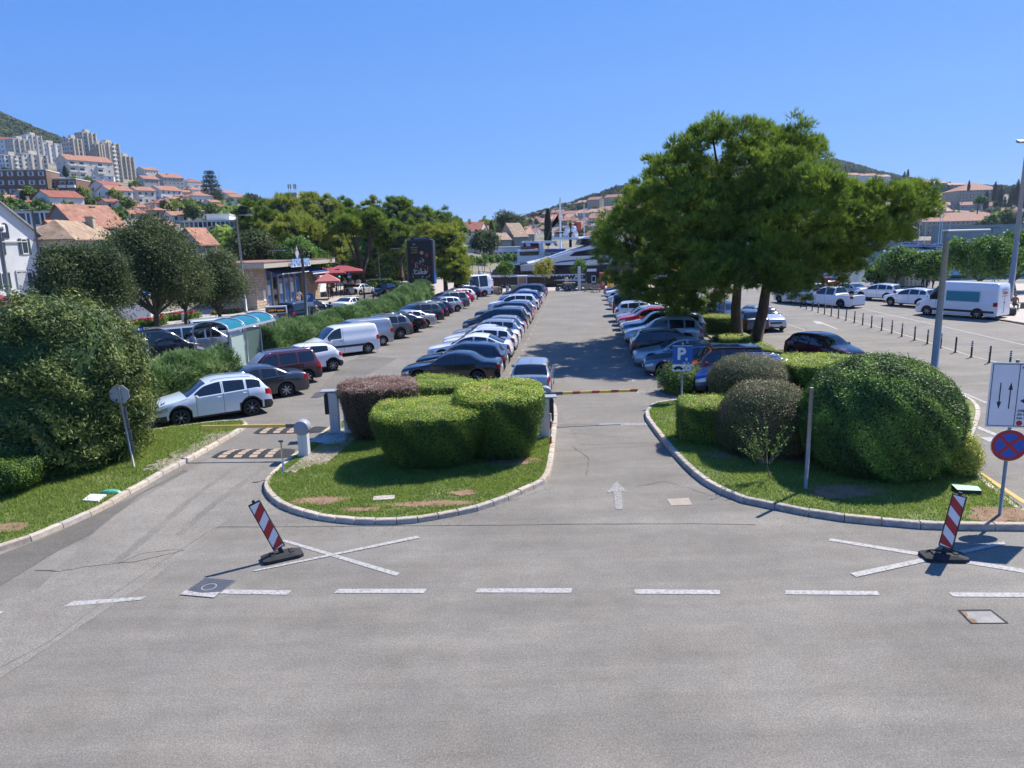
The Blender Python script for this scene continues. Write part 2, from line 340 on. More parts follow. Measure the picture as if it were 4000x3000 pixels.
for a in [((1090, 2112), (1125, 2112), (1564, 2240), (1545, 2251)), ((985, 2231), (1630, 2094), (1640, 2103), (1000, 2233)), ((3236, 2113), (3244, 2104), (4100, 2240), (4100, 2256)), ((3320, 2241), (3920, 2117), (3928, 2127), (3345, 2256))]:
    ZM = .0135 if a[0][0] in (985, 3320) else .009; mark(qd(*a), ZM)
ar = lambda pts, z=.009, m=MARKW: mark(qd(*pts), z, m)
ar([(2370, 1925), (2408, 1881), (2452, 1923), (2436, 1922), (2427, 1921), (2433, 1990), (2405, 1991), (2397, 1922)])
mark(qd((2340, 1655), (2550, 1652), (2562, 1662), (2340, 1664)), .009, MARKW)
mark(qd((1345, 1387), (1380, 1372), (1400, 1378), (1470, 1374), (1465, 1380), (1395, 1385), (1398, 1392)), .012, MARKW)
U = Vector((math.sin(R_(5.5)), math.cos(R_(5.5)), 0)); V = Vector((U.y, -U.x, 0))   # along the aisle / across it
for i in range(25):          # bay lines of the right row and the middle row, with T ends
    y = 30.02+2.49*i
    for x0, s in ((5.42+.098*(y-30.02), 1), (.35+.098*(y-39), -1)):
        if s < 0 and i < 1: continue
        p = Vector((x0, y, 0)); q = p+V*s*4.6; w = .05
        mark([p-U*w, q-U*w, q+U*w, p+U*w], .009, MARKW, 'bay_line')
        mark([p-U*.42-V*.06*s, p-U*.42+V*.06*s, p+U*.42+V*.06*s, p+U*.42-V*.06*s], .013, MARKW, 'bay_line')
d35 = Vector((math.cos(R_(35)), math.sin(R_(35)), 0)); 
for i in range(19):
    p = Vector((-10.4+.122*(i*3.12), 25.6+3.12*i, 0))-U*(-.1); n_ = Vector((-d35.y, d35.x, 0))*.05
    mark([p-n_, p+n_, p+n_-d35*4.6, p-n_-d35*4.6], .009, MARKW, 'bay_line')
# right-hand road lines
def line(pts, w, z=.009, m=MARK, name='road_marking', world=False):
    P = [Vector((p[0], p[1], 0)) if world else G(*p) for p in pts]; mb = MB(); mb.add(*strip(P, w, z)); return mb.build(name, m, kind='structure')
line([(4300, 1795), (4010, 1740), (3940, 1720), (3718, 1628)], .22)
line([(3855, 1575), (3660, 1492), (3610, 1468)], .13); line([(3425, 1400), (3320, 1357)], .12); line([(3200, 1310), (3000, 1238), (2920, 1210)], .1)
line([(4300, 1437), (4000, 1348), (3680, 1275), (3326, 1197)], .16)
line([(4200, 1700), (3905, 1418), (3790, 1390), (3620, 1335), (3410, 1272), (3250, 1230), (3080, 1190)], .14, .009, mat('pinkish_line', (.40, .34, .30), .85, var=.15))
line([(4300, 2160), (4000, 1962), (3795, 1827)], .14, .009, mat('yellow_line', (.58, .36, .10), .8, var=.15), 'yellow_line')
line([(4300, 1300), (4000, 1275), (3870, 1247)], .1, .009, mat('yellow_line_faded', (.5, .38, .2), .8, var=.15), 'yellow_line')
mark(qd((3174, 1254), (3200, 1255), (3228, 1266), (3275, 1286), (3268, 1287), (3218, 1268), (3190, 1266)))
mark(qd((3827, 1709), (3905, 1708), (3905, 1726), (3862, 1726)))
mark(qd((2980, 1285), (3000, 1278), (3008, 1291)), .009, MARKW); mark(qd((3170, 1254), (3186, 1262), (3196, 1267)), .009, MARKW)
mk = MB()
for i in range(9):
    a = G(3398+i*22, 1271+i*.6); mk.box((a.x, a.y, .0095), (.16, .9, .002)); mk.box((a.x+.2, a.y+.4*(-1)**i, .0095), (.28, .14, .002))
mk.build('worn_road_lettering', MARKW, kind='structure')
# ---------------- grass beds and kerbs ----------------
def catmull(P, per=6, closed=False):
    out = []; n = len(P)
    for i in range(n-1 if not closed else n):
        p0, p1, p2, p3 = (P[(i+k) % n] if closed else P[min(max(i+k, 0), n-1)] for k in (-1, 0, 1, 2))
        for j in range(per):
            t = j/per; out.append(.5*((2*p1)+(p2-p0)*t+(2*p0-5*p1+4*p2-p3)*t*t+(3*p1-p0-3*p2+p3)*t*t*t))
    if not closed: out.append(P[-1])
    return out
def resample(P, step):
    d = [0]
    for a, b in zip(P[:-1], P[1:]): d.append(d[-1]+(b-a).length)
    n = max(1, round(d[-1]/step)); out = []; j = 0
    for i in range(n+1):
        t = d[-1]*i/n
        while j < len(d)-2 and d[j+1] < t: j += 1
        out.append(P[j].lerp(P[j+1], (t-d[j])/max(1e-6, d[j+1]-d[j])))
    return out
def kerb(name, P, step, side, h=.13, w=.16, closed=False, m=None, gap=.022, dirty=None):
    """row of single kerb stones; P = road-side foot line, side=+1: bed lies to the left of the direction"""
    root = empty(name, P[0], kind='structure'); o0 = Vector(P[0])
    pts = resample(P, step); ms = m or STONE
    for a, b in zip(pts[:-1], pts[1:]):
        L = (b-a).length-gap; t = (b-a).normalized(); n_ = Vector((-t.y, t.x, 0))*side; c = (a+b)/2+n_*w/2
        hh = h+random.uniform(-.006, .006); mb = MB(); x, y, bv = L/2, w/2, .018
        vs = [(-x, -y, 0), (x, -y, 0), (x, -y+.012, hh-bv), (-x, -y+.012, hh-bv), (-x+.008, -y+.03, hh), (x-.008, -y+.03, hh), (x-.008, y, hh), (-x+.008, y, hh), (x, y, 0), (-x, y, 0)]
        if side < 0: vs = [(v[0], v[1], v[2]) for v in vs]
        fs = [(0, 1, 2, 3), (3, 2, 5, 4), (4, 5, 6, 7), (1, 8, 6, 5, 2), (9, 0, 3, 4, 7), (8, 9, 7, 6)]
        ang = math.atan2(t.y, t.x)+(0 if side > 0 else math.pi)
        mb.add([Matrix.Rotation(ang, 3, 'Z')@Vector(v) for v in vs], fs)
        ob = mb.build('kerb_stone', random.choice(mats_of(ms)), root, c-o0+Vector((0, 0, -.001)), (random.uniform(-.012, .012), random.uniform(-.01, .01), random.uniform(-.01, .01)))
    return pts
STONES = [mat('kerb_stone_pale', (.50, .43, .34), .85, var=.2, scale=6, bump=.5), mat('kerb_stone_warm', (.42, .35, .27), .85, var=.25, scale=7, bump=.5), STONE]
STONES2 = [mat('kerb_stone_lichen', (.34, .31, .27), .9, var=.35, scale=8, bump=.7), mat('kerb_stone_weathered', (.40, .36, .31), .9, var=.3, scale=9, bump=.6)]
GRASSG = mat('lawn_soil_green', (.12, .17, .04), .95, var=.4, scale=2.2, bump=.6, bscale=30, col2=(.20, .23, .07))
DIRT = mat('bare_soil', (.25, .14, .08), .95, var=.3, scale=4, bump=.8, bscale=25, col2=(.30, .19, .12))
left_k = catmull([G(*p) for p in [(-500, 2370), (-220, 2243), (0, 2152), (90, 2127), (194, 2089), (310, 2037), (416, 1990), (484, 1944), (561, 1906), (628, 1863), (692, 1829), (753, 1797), (809, 1766), (897, 1715), (950, 1682), (972, 1664), (962, 1652), (930, 1649), (897, 1651), (830, 1657), (762, 1665), (653, 1680), (600, 1688)]])
kerb('left_kerb', left_k, .8, 1, m=STONES)
centre_k = catmull([G(*p) for p in [(1349, 1643), (1286, 1679), (1235, 1716), (1170, 1768), (1120, 1806), (1068, 1850), (1036, 1885), (1030, 1916), (1049, 1948), (1077, 1973), (1109, 1992), (1153, 2008), (1197, 2021), (1254, 2034), (1315, 2042), (1381, 2048), (1451, 2051), (1523, 2051), (1596, 2046), (1672, 2037), (1742, 2023), (1811, 2010), (1875, 1996), (1932, 1977), (1976, 1961), (2033, 1935), (2077, 1916), (2134, 1885), (2156, 1834), (2166, 1765), (2174, 1680), (2178, 1622), (2170, 1590), (2140, 1565)]])
kerb('centre_island_kerb', centre_k, .52, 1, m=STONES)
right_k = catmull([G(*p) for p in [(2740, 1560), (2631, 1573), (2563, 1581), (2536, 1595), (2519, 1619), (2523, 1645), (2540, 1668), (2563, 1700), (2603, 1751), (2651, 1805), (2698, 1853), (2753, 1897), (2807, 1927), (2875, 1958), (2956, 1978), (3031, 1992), (3105, 2009), (3193, 2022), (3275, 2036), (3370, 2046), (3478, 2056), (3587, 2066), (3688, 2071), (3871, 2073), (4100, 2075), (4330, 2078)]])
kerb('right_island_kerb', right_k, .78, 1, h=.15, m=STONES2+STONES[1:])
def bed(name, pts, z, m): return sheet(name, pts, m, z, kind='structure')
inl = lambda K, s, w: [p+Vector((-(K[min(i+1, len(K)-1)]-K[max(i-1, 0)]).normalized().y, (K[min(i+1, len(K)-1)]-K[max(i-1, 0)]).normalized().x, 0))*s*w for i, p in enumerate(K)]
bedL = inl(left_k, 1, .15)+[Vector((-17.5, 27.5, 0)), Vector((-22, 28, 0)), Vector((-22, 8, 0))]
bedC = inl(centre_k, 1, .15)+[Vector((1.0, 26.6, 0)), Vector((-3.5, 26.8, 0)), Vector((-5.6, 25.6, 0))]
R1 = [G(4330, 2060), G(4150, 2045), G(4000, 2010), G(3830, 1868), G(3770, 1800), Vector((17.6, 26, 0)), Vector((17.6, 30, 0)), Vector((15.4, 33.5, 0)), Vector((15.2, 40, 0)), Vector((16.2, 55, 0)), Vector((17.6, 68, 0)), Vector((15.6, 68, 0)), Vector((13.9, 55, 0)), Vector((12.5, 42, 0)), Vector((12.7, 34, 0)), Vector((12.7, 28.3, 0)), Vector((8.6, 28.1, 0))]
bedR = inl(right_k, 1, .15)+R1
bed('lawn_left', bedL, .105, GRASSG); bed('lawn_centre', bedC, .105, GRASSG); bed('lawn_right', bedR, .12, GRASSG)
kerb('right_road_kerb', catmull([Vector(p) for p in R1[1:14]], 4), .9, 1, h=.13, m=STONES)
def blob(px, py, rx, ry, z, m=DIRT, name='bare_soil_patch', n=34):
    c = G(px, py, z); mb = MB(); mb.poly([c+Vector((math.cos(a)*rx*(1+.2*math.sin(3*a+px)+random.uniform(-.1, .1)), math.sin(a)*ry*(1+.2*math.sin(4*a+py)+random.uniform(-.1, .1)), .006)) for a in np.linspace(0, 2*math.pi, n, endpoint=False)]); return mb.build(name, m, kind='structure')
BARE = [(1250, 1955, .8, .3, .105), (1420, 1990, .55, .16, .106), (1690, 1968, 1.3, .2, .105), (1815, 1925, .4, .2, .107), (2000, 1800, .8, .55, .105), (30, 2062, .55, .3, .105), (2870, 1775, .9, .5, .122), (3930, 2010, .9, .5, .122), (3080, 1790, .5, .6, .123), (3300, 1920, 1.0, .5, .122)]
for i, b in enumerate(BARE): blob(*b[:4], b[4]+.001*i)
# block paving strip under the exit machines, single pavers
pv = empty('paver_strip', G(1250, 1760, .1), kind='structure'); PVm = [mat('paver_a', (.27, .225, .18), .9, var=.15), mat('paver_b', (.33, .28, .22), .9, var=.15)]
pa = MB(); pa.box((0, 0, .02), (.235, .115, .04), bev=.008); pme = [pa.mesh('paver', m) for m in PVm]
a0, a1 = G(1078, 1853, .1), G(1345, 1655, .1); tdir = (a1-a0).normalized(); ndir = Vector((tdir.y, -tdir.x, 0)); o0 = Vector(pv.location)
for i in range(26):
    for j in range(8):
        if i < 3 and j > 2+i: continue
        p = a0+tdir*(i*.24+(.12 if j % 2 else 0)+.2)+ndir*(.24+j*.12)
        link('paver', random.choice(pme), pv, p-o0+Vector((0, 0, .0)), (0, 0, math.atan2(tdir.y, tdir.x)))
pv2 = empty('paver_patch', G(680, 1790, .1), kind='structure'); o2 = Vector(pv2.location); b0, b1 = G(608, 1838, .1), G(830, 1722, .1); t2 = (b1-b0).normalized(); n2 = Vector((-t2.y, t2.x, 0))
for i in range(18):
    for j in range(6):
        if random.random() < .18*max(0, j-2): continue
        link('paver', random.choice(pme), pv2, b0+t2*(i*.24+(.12 if j % 2 else 0))+n2*(-.14+j*.12)-o2, (0, 0, math.atan2(t2.y, t2.x)))
sheet('ticket_plinth', [G(1210, 1725, .14), G(1275, 1690, .14), G(1360, 1690, .14), G(1345, 1730, .14), G(1300, 1735, .14)], mat('plinth_concrete', (.42, .44, .46), .85, var=.1), .145, kind='structure')
# grass blades
GRASS = leafmat('grass_blade', [(0, (.09, .15, .02)), (.5, (.19, .28, .04)), (.85, (.32, .39, .08)), (1, (.48, .42, .20))], .7, .5, spec=.2)
def in_poly(P, x, y):
    P = np.array([(p[0], p[1]) for p in P]); ins = np.zeros(len(x), bool); j = len(P)-1
    for i in range(len(P)):
        c = ((P[i, 1] > y) != (P[j, 1] > y)) & (x < (P[j, 0]-P[i, 0])*(y-P[i, 1])/(P[j, 1]-P[i, 1]+1e-12)+P[i, 0]); ins ^= c; j = i
    return ins
def vnoise(x, y, s, seed=0):
    r = np.random.default_rng(seed); T = r.random((64, 64)); u = x/s; v = y/s; i = np.floor(u).astype(int); j = np.floor(v).astype(int); fu = u-i; fv = v-j; fu = fu*fu*(3-2*fu); fv = fv*fv*(3-2*fv)
    g = lambda a, b: T[a % 64, b % 64]
    return (g(i, j)*(1-fu)+g(i+1, j)*fu)*(1-fv)+(g(i, j+1)*(1-fu)+g(i+1, j+1)*fu)*fv
def grass(name, P, z, n, hmax=.085, box=None, bare=True, label=''):
    xs = [p[0] for p in P]; ys = [p[1] for p in P]; b = box or (min(xs), max(xs), min(ys), max(ys))
    x = rng.uniform(b[0], b[1], n); y = rng.uniform(b[2], b[3], n); k = in_poly(P, x, y); 
    d = vnoise(x, y, .7, 3)*.6+vnoise(x, y, .22, 4)*.4; k &= (rng.random(n) < .35+d)
    if bare:
        for (px, py, rx, ry, zz) in BARE:
            c = G(px, py, zz); q = ((x-c.x)/rx)**2+((y-c.y)/ry)**2+(vnoise(x+7, y+3, .25, 9)-.5)*.9; k &= rng.random(n) < np.clip((q-.35)/.9, .08, 1)
    x, y, d = x[k], y[k], d[k]; n = len(x)
    a = rng.uniform(0, 2*np.pi, n); h = hmax*rng.uniform(.4, 1, n)*(.6+.7*d); w = .009*rng.uniform(.8, 1.7, n); lean = rng.uniform(.2, .9, n)*h
    c, s_ = np.cos(a), np.sin(a); a2 = a+rng.uniform(-1.5, 1.5, n)
    Vv = np.empty((n, 3, 3)); Vv[:, 0] = np.stack([x-s_*w, y+c*w, np.full(n, z)], 1); Vv[:, 1] = np.stack([x+s_*w, y-c*w, np.full(n, z)], 1)
    Vv[:, 2] = np.stack([x+np.cos(a2)*lean, y+np.sin(a2)*lean, z+h], 1)
    t = np.clip(.25+.5*d+rng.normal(0, .16, n), 0, 1)
    me = npmesh(name, Vv.reshape(-1, 3), np.arange(3*n).reshape(-1, 3), GRASS, t); o = link(name, me); return tag(o, label, 'grass', kind='stuff')
lt = []; lf = []
for i in range(900):
    K = random.choice([centre_k, right_k, left_k, centre_k]); p = K[random.randrange(3, len(K)-2)]+Vector((random.gauss(0, .5), random.gauss(-.15, .35), .014+random.random()*.004)); s = random.uniform(.012, .03); an = random.uniform(0, 3.1); o_ = len(lt)
    if in_poly(bedC, np.array([p.x]), np.array([p.y]))[0] or in_poly(bedR, np.array([p.x]), np.array([p.y]))[0]: p.z += .115
    for q in range(4): lt.append((p.x+math.cos(an+q*1.57)*s*(1 if q % 2 else .5), p.y+math.sin(an+q*1.57)*s*(1 if q % 2 else .5), p.z+random.uniform(0, .01)))
    lf.append((o_, o_+1, o_+2, o_+3))
o = link('leaf_litter', npmesh('leaf_litter', np.array(lt), np.array(lf), mat('dry_leaf', (.20, .12, .05), .8, var=.4, scale=30))); tag(o, 'dry leaves scattered along the kerbs', 'leaf litter', kind='stuff')
grass('grass', bedC, .105, 230000, box=(-7.5, 2.4, 14.6, 27), label='short green grass on the round centre island below the clipped hedges')
grass('grass', bedL, .105, 190000, .12, box=(-16.5, -7.2, 9.5, 28), label='longer green grass on the left verge below the big bush')
grass('grass', bedR, .12, 260000, box=(4.6, 15.5, 14.4, 31), label='shaded grass on the right island under the domed shrubs')
grass('grass', bedR, .12, 60000, .1, box=(12, 18, 31, 60), label='grass strip around the pine trunks beside the right road')
# ---------------- hills ----------------
HC = [-1500, -600, 0, 300, 600, 900, 1200, 1500, 1850, 1960, 2080, 2450, 2800, 3250, 3450, 3700, 4000, 4600, 5400]
HD = [60, 95, 110, 160, 220, 300, 420, 550, 700, 900, 1300]
WTR = 1030
HT_ = {  # photo row of the slope surface at each distance
 -1500: [1250, 1120, 1060, 900, 800, 720, 640, 540, 440, 330, 200], -600: [1250, 1120, 1050, 900, 800, 720, 650, 550, 480, 400, 320],
 0: [1225, 1110, 1040, 900, 800, 720, 660, 600, 565, 475, 450], 300: [1220, 1105, 1040, 905, 810, 740, 690, 640, 622, 585, 590],
 600: [1220, 1100, 1040, 930, 860, 800, 745, 715, 700, 690, 700], 900: [1215, 1095, 1035, 950, 900, 850, 812, 795, 785, 790, 800],
 1200: [1210, 1090, 1030, 960, 920, 885, 860, 845, 840, 850, 860], 1500: [1210, 1085, 1025, 985, 950, 925, 905, 900, 895, 900, 900],
 1850: [1210, 1083, 1060, 1020, 990, 962, 945, 930, 920, 915, 915], 1960: [WTR+170, WTR+130, WTR+100, 1040, 1005, 960, 945, 925, 905, 900, 900],
 2080: [1300, 1250, 1200, 1100, 1060, 985, 935, 895, 865, 850, 870], 2450: [1300, 1250, 1200, 1100, 1060, 1010, 935, 850, 780, 735, 760],
 2800: [1300, 1250, 1200, 1100, 1060, 1010, 935, 850, 760, 700, 640], 3250: [1300, 1250, 1200, 1100, 1060, 1005, 920, 830, 745, 670, 635],
 3450: [1300, 1250, 1200, 1100, 1060, 1005, 915, 830, 765, 715, 690], 3700: [1300, 1250, 1200, 1100, 1060, 1000, 900, 830, 775, 745, 745],
 4000: [1300, 1250, 1200, 1100, 1050, 990, 890, 820, 780, 750, 750], 4600: [1300, 1250, 1200, 1100, 1050, 980, 880, 820, 775, 745, 740], 5400: [1300, 1250, 1200, 1100, 1050, 980, 880, 820, 760, 720, 700]}
def hrow(px, d):
    i = min(max(int(np.searchsorted(HC, px))-1, 0), len(HC)-2); t = min(max((px-HC[i])/(HC[i+1]-HC[i]), 0), 1)
    return float(np.interp(d, HD, HT_[HC[i]]))*(1-t)+float(np.interp(d, HD, HT_[HC[i+1]]))*t
def slope(px, py):
    """where a pixel meets the hill"""
    for d in np.arange(90, 1300, 4):
        if hrow(px, d) <= py: break
    return AT(px, py, float(d))
HILLG = mat('hill_scrub', (.055, .075, .028), .95, var=.4, scale=.05, bump=.5, bscale=.3, col2=(.13, .13, .06))
HILLT = mat('town_slope_ground', (.16, .15, .09), .95, var=.4, scale=.08, col2=(.28, .25, .19))
def hill(name, c0, c1, m, nx=70, ds=None, lab=None):
    ds = ds or list(np.concatenate([np.linspace(80, 300, 22), np.linspace(320, 700, 18), np.linspace(750, 1300, 8)])); xs = np.linspace(c0, c1, nx); V = []; F = []
    for d in ([70] if c0 < 0 else [])+ds:
        for x in xs:
            if d == 70: V.append((AT(x, 1100, 72).x, 72, -1.5)); continue
            p = AT(x, hrow(x, d)+2.5, d)
            if x > 850: t = min(max((d-118)/60, 0), 1); p.z = p.z*t*t*(3-2*t)-1.2*(1-t)
            V.append((p.x, p.y, p.z+(1.2*math.sin(p.x*.07)*math.cos(p.y*.05) if d > 150 else 0)))
    for i in range(len(V)//nx-1):
        for j in range(nx-1): a = i*nx+j; F.append((a, a+1, a+nx+1, a+nx))
    o = link(name, npmesh(name, np.array(V), np.array(F), m, None, True)); o['kind'] = 'structure'; return o
hill('hillside', -1500, 1960, HILLT, 90); hill('hillside', 1958, 5400, HILLT, 90, list(np.linspace(330, 700, 20))+list(np.linspace(750, 1300, 8)))
# ---------------- buildings ----------------
WALLS = {k: mat('wall_'+k, c, .85, var=.10, scale=.6, bump=.15, bscale=3) for k, c in dict(white=(.66, .66, .64), cream=(.50, .46, .38), stone=(.40, .35, .27), grey=(.36, .35, .33), tan=(.40, .34, .25), brown=(.16, .10, .07), concrete=(.50, .46, .38), pink=(.40, .12, .10), pale=(.56, .53, .47), peel=(.22, .20, .185)).items()}
TILE = {k: mat('roof_tile_'+k, c, .85, var=.28, scale=1.2, bump=.3, bscale=6, col2=c2) for k, (c, c2) in dict(orange=((.30, .13, .08), (.42, .21, .14)), red=((.27, .08, .05), (.34, .12, .08)), old=((.26, .17, .10), (.42, .30, .20)), pale=((.42, .22, .15), (.52, .32, .23)), grey=((.3, .3, .29), (.38, .38, .37))).items()}
WFR = mat('window_frame_white', (.68, .68, .66), .5); PANE = mat('window_pane', (.025, .035, .045), .08, spec=.8); SHUT = mat('green_shutter', (.03, .06, .06), .6); WSH = mat('white_shutter', (.60, .60, .58), .6)
def winmesh(shut):
    m = MB(); f = .09
    for c, d in (((0, 0, .04), (1, .1, .08)), ((0, 0, .96), (1, .1, .08)), ((-.46, 0, .5), (.08, .1, .84)), ((.46, 0, .5), (.08, .1, .84))): m.box(c, d, 0)
    m.add([(-.42, -.012, .08), (.42, -.012, .08), (.42, -.012, .92), (-.42, -.012, .92)], [(0, 1, 2, 3)], 1)
    if shut:
        m.box((-.74, -.02, .5), (.42, .05, .96), 2); m.box((.74, -.02, .5), (.42, .05, .96), 2)
    return m.mesh('window', [WFR, PANE, SHUT if shut == 1 else WSH])
WM = {0: winmesh(0), 1: winmesh(1), 2: winmesh(2)}
bm_ = MB(); bm_.box((0, -.5, .05), (1, 1, .12)); bm_.box((0, -.97, .5), (1, .06, .9)); bm_.box((-.48, -.5, .5), (.04, 1, .9)); bm_.box((.48, -.5, .5), (.04, 1, .9)); BALM = {k: bm_.mesh('balcony', WALLS[k]) for k in ('white', 'concrete', 'pale')}
chm = MB(); chm.box((0, 0, .5), (.7, .7, 1.4)); chm.box((0, 0, 1.25), (.85, .85, .12)); CHM = {k: chm.mesh('chimney', WALLS[k]) for k in ('stone', 'white', 'tan')}
def wins(root, w, h, dep, fl, cols, side_cols=0, shut=0, face=0, size=(1.0, 1.3), z0=0, balc=None, xoff=0):
    """grid of windows on the front (local -Y) and the right/left side walls"""
    fh = (h-z0)/max(fl, 1)
    for k in range(fl):
        for i in range(cols):
            x = (i+.5)/cols*w-w/2+xoff; z = z0+fh*k+fh*.32
            if balc and (i in balc):
                link('balcony', BALM['white'], root, (x, -dep/2+.02, z0+fh*k+.05), None, (w/cols*.86, 1.1, 1.0))
                link('window', WM[0], root, (x, -dep/2-.03, z0+fh*k+.2), None, (w/cols*.6, 1, fh*.72)); continue
            link('window', WM[shut], root, (x, -dep/2-.03, z), None, (size[0], 1, size[1]))
        for i in range(side_cols):
            y = (i+.5)/side_cols*dep-dep/2
            for s in (1, -1):
                link('window', WM[shut if s > 0 else 0], root, (s*(w/2+.03), y, z0+fh*k+fh*.32), (0, 0, s*math.pi/2), (size[0], 1, size[1]))
BL = []
def house(p, w, dep, h, rz=0, roof='gable', wall='white', tile='orange', fl=2, cols=3, side=2, rh=None, label='', group=None, cat='house', name=None, shut=0, chim=1, balc=None, ov=.4, ridge='x', wsize=(1., 1.3), under=5.0, z0=0):
    """p = middle of the front foot; front faces local -Y"""
    M = Matrix.Rotation(R_(rz), 3, 'Z'); c = Vector(p)+M@Vector((0, dep/2, 0)); root = empty(name or ('house' if cat == 'house' else 'building'), c, R_(rz), label, cat, group)
    W_ = WALLS[wall]; m = MB(); rh = rh if rh is not None else (w if ridge == 'y' else dep)*.22
    m.box((0, 0, (h-under)/2), (w, dep, h+under), 0)
    x, y = w/2, dep/2
    if roof == 'gable':
        if ridge == 'x': m.add([(-x, -y, h), (-x, y, h), (-x, 0, h+rh), (x, -y, h), (x, y, h), (x, 0, h+rh)], [(0, 2, 1), (3, 4, 5)])
        else: m.add([(-x, -y, h), (x, -y, h), (0, -y, h+rh), (-x, y, h), (x, y, h), (0, y, h+rh)], [(0, 1, 2), (3, 5, 4)])
    m.build('wall', W_, root)
    r = MB(); t = .16
    if roof == 'flat': r.box((0, 0, h+.1), (w+.3, dep+.3, .35)); 
    elif roof == 'hip':
        k = min(x, y)*.95; a = [(-x-ov, -y-ov, h), (x+ov, -y-ov, h), (x+ov, y+ov, h), (-x-ov, y+ov, h)]
        b = [(-x+k, 0, h+rh), (x-k, 0, h+rh)] if x >= y else [(0, -y+k, h+rh), (0, y-k, h+rh)]
        r.add(a+b, [(0, 1, 5, 4), (1, 2, 5), (2, 3, 4, 5), (3, 0, 4)] if x >= y else [(0, 1, 4), (1, 2, 5, 4), (2, 3, 5), (3, 0, 4, 5)]); r.add([(q[0], q[1], q[2]-.12) for q in a]+a, [(3, 2, 1, 0), (0, 1, 5, 4), (1, 2, 6, 5), (2, 3, 7, 6), (3, 0, 4, 7)])
    else:
        e = rh/(y if ridge == 'x' else x)*ov
        if ridge == 'x': sec = [(-y-ov, h-e), (0, h+rh), (y+ov, h-e)]; q = [[(s*(x+ov*.6), a, b+dz) for a, b in sec for dz in (0, t)] for s in (-1, 1)]
        else: sec = [(-x-ov, h-e), (0, h+rh), (x+ov, h-e)]; q = [[(a, s*(y+ov*.6), b+dz) for a, b in sec for dz in (0, t)] for s in (1, -1)]
        v = q[0]+q[1]; r.add(v, [(1, 7, 9, 3), (3, 9, 11, 5), (0, 2, 8, 6), (2, 4, 10, 8), (0, 6, 7, 1), (4, 5, 11, 10), (0, 1, 3, 2), (2, 3, 5, 4), (6, 8, 9, 7), (8, 10, 11, 9)])
    ro = r.build('roof', TILE[tile] if roof != 'flat' else WALLS['pale'], root)
    if chim and roof != 'flat':
        for k in range(chim): link('chimney', CHM[random.choice(['stone', 'white', 'tan'])], ro, (random.uniform(-.35, .35)*w, random.uniform(-.15, .2)*dep, h+rh*.55))
    wins(root, w, h, dep, fl, cols, side, shut, size=wsize, balc=balc, z0=z0)
    return root
def hp(px0, px1, py0, py1, dist=None, **k):
    """front of a house between photo columns px0..px1, foot row py0, eaves row py1"""
    mx = (px0+px1)/2
    p = slope(mx, py0) if dist is None else AT(mx, py0, dist)
    D = p.y; L = (Vector(p)-Vector((0, 0, CH))).dot(CF); w = (px1-px0)*L/FPX*k.pop('ws', 1); h = HT(p, py1)
    if dist is not None and k.pop('ground', 0): p.z = 0; h = HT(p, py1)
    k.setdefault('dep', max(7, w*.8)); k.setdefault('fl', max(1, round(h/3.1))); k.setdefault('cols', max(1, round(w/2.6)))
    dep = k.pop('dep'); return house(p, w, dep, h, **k)
def hq(px0, px1, py0, py1, a=28, dist=None, **k):
    """house turned so that its gable end shows on the left and its long front on the right"""
    p = slope((px0+px1)/2, py0) if dist is None else AT((px0+px1)/2, py0, dist); L = (Vector(p)-Vector((0, 0, CH))).dot(CF); T = (px1-px0)*L/FPX; w, dep = T*.74, T*.72; va = math.degrees(math.atan2(-p.x, p.y)); h = HT(p, py1)
    q = Vector((p.x+(dep*math.sin(R_(a)))*.5, p.y, p.z))
    return house(q, w, dep, h, va+a, fl=max(1, round(h/3.1)), cols=max(1, round(w/2.8)), side=2, **k)
# near left: white gabled house, ruined stone-fronted house, big orange roofs
h1 = hp(-90, 150, 1170, 905, 62, ws=1.3, rz=72, roof='gable', ridge='y', wall='white', tile='grey', dep=14, fl=2, cols=3, side=0, rh=2.9, shut=1, chim=0, label='white house with a steep gable and an air conditioner in its arched attic window', ov=.5, wsize=(.55, 1.4), z0=0)
def onfront(root, dep, px, z, parts):
    pass
ac = MB(); ac.box((0, 0, 0), (.9, .35, .65), bev=.05); ac.lathe([(.25, -.19), (.25, -.2), (.01, -.2)], axis='Y', m=1, n=12)
_w, _d = h1.dimensions if False else (0, 0), 14
a_ = ac.build('air_conditioner', [WHITE, DSTEEL], h1, (.1, -7.25, 6.0))
arch = MB(); pts = [(-.3, 0), (.3, 0), (.3, 1.0)]+[(.3*math.cos(t), 1.0+.3*math.sin(t)) for t in np.linspace(.3, math.pi-.3, 6)]+[(-.3, 1.0)]
arch.extr(pts, .12, Matrix.Translation((.75, -7.0, 5.2))); arch.build('arched_window', PANE, h1)
sg = MB(); sg.box((0, 0, 0), (1.0, .06, 1.5)); sgo = sg.build('rent_sign', mat('sign_grey', (.5, .5, .5), .6), h1, (1.6, -7.06, 1.7)); text('RENT A CAR', .17, h1, Matrix.Translation((1.6, -7.1, 2.25))@Matrix.Rotation(math.pi/2, 4, 'X'), BLACK, sx=.85)
cr_ = MB(); cr_.box((0, -7.06, 4.9), (5.2, .12, .1)); cr_.build('ledge', WALLS['pale'], h1)
h2 = hp(160, 300, 1170, 935, 66, rz=10, roof='hip', wall='pale', tile='old', dep=12, fl=2, cols=2, side=1, rh=1.8, label='weathered stone house with a ragged old tile roof beside the white gable', shut=2, ov=.7)
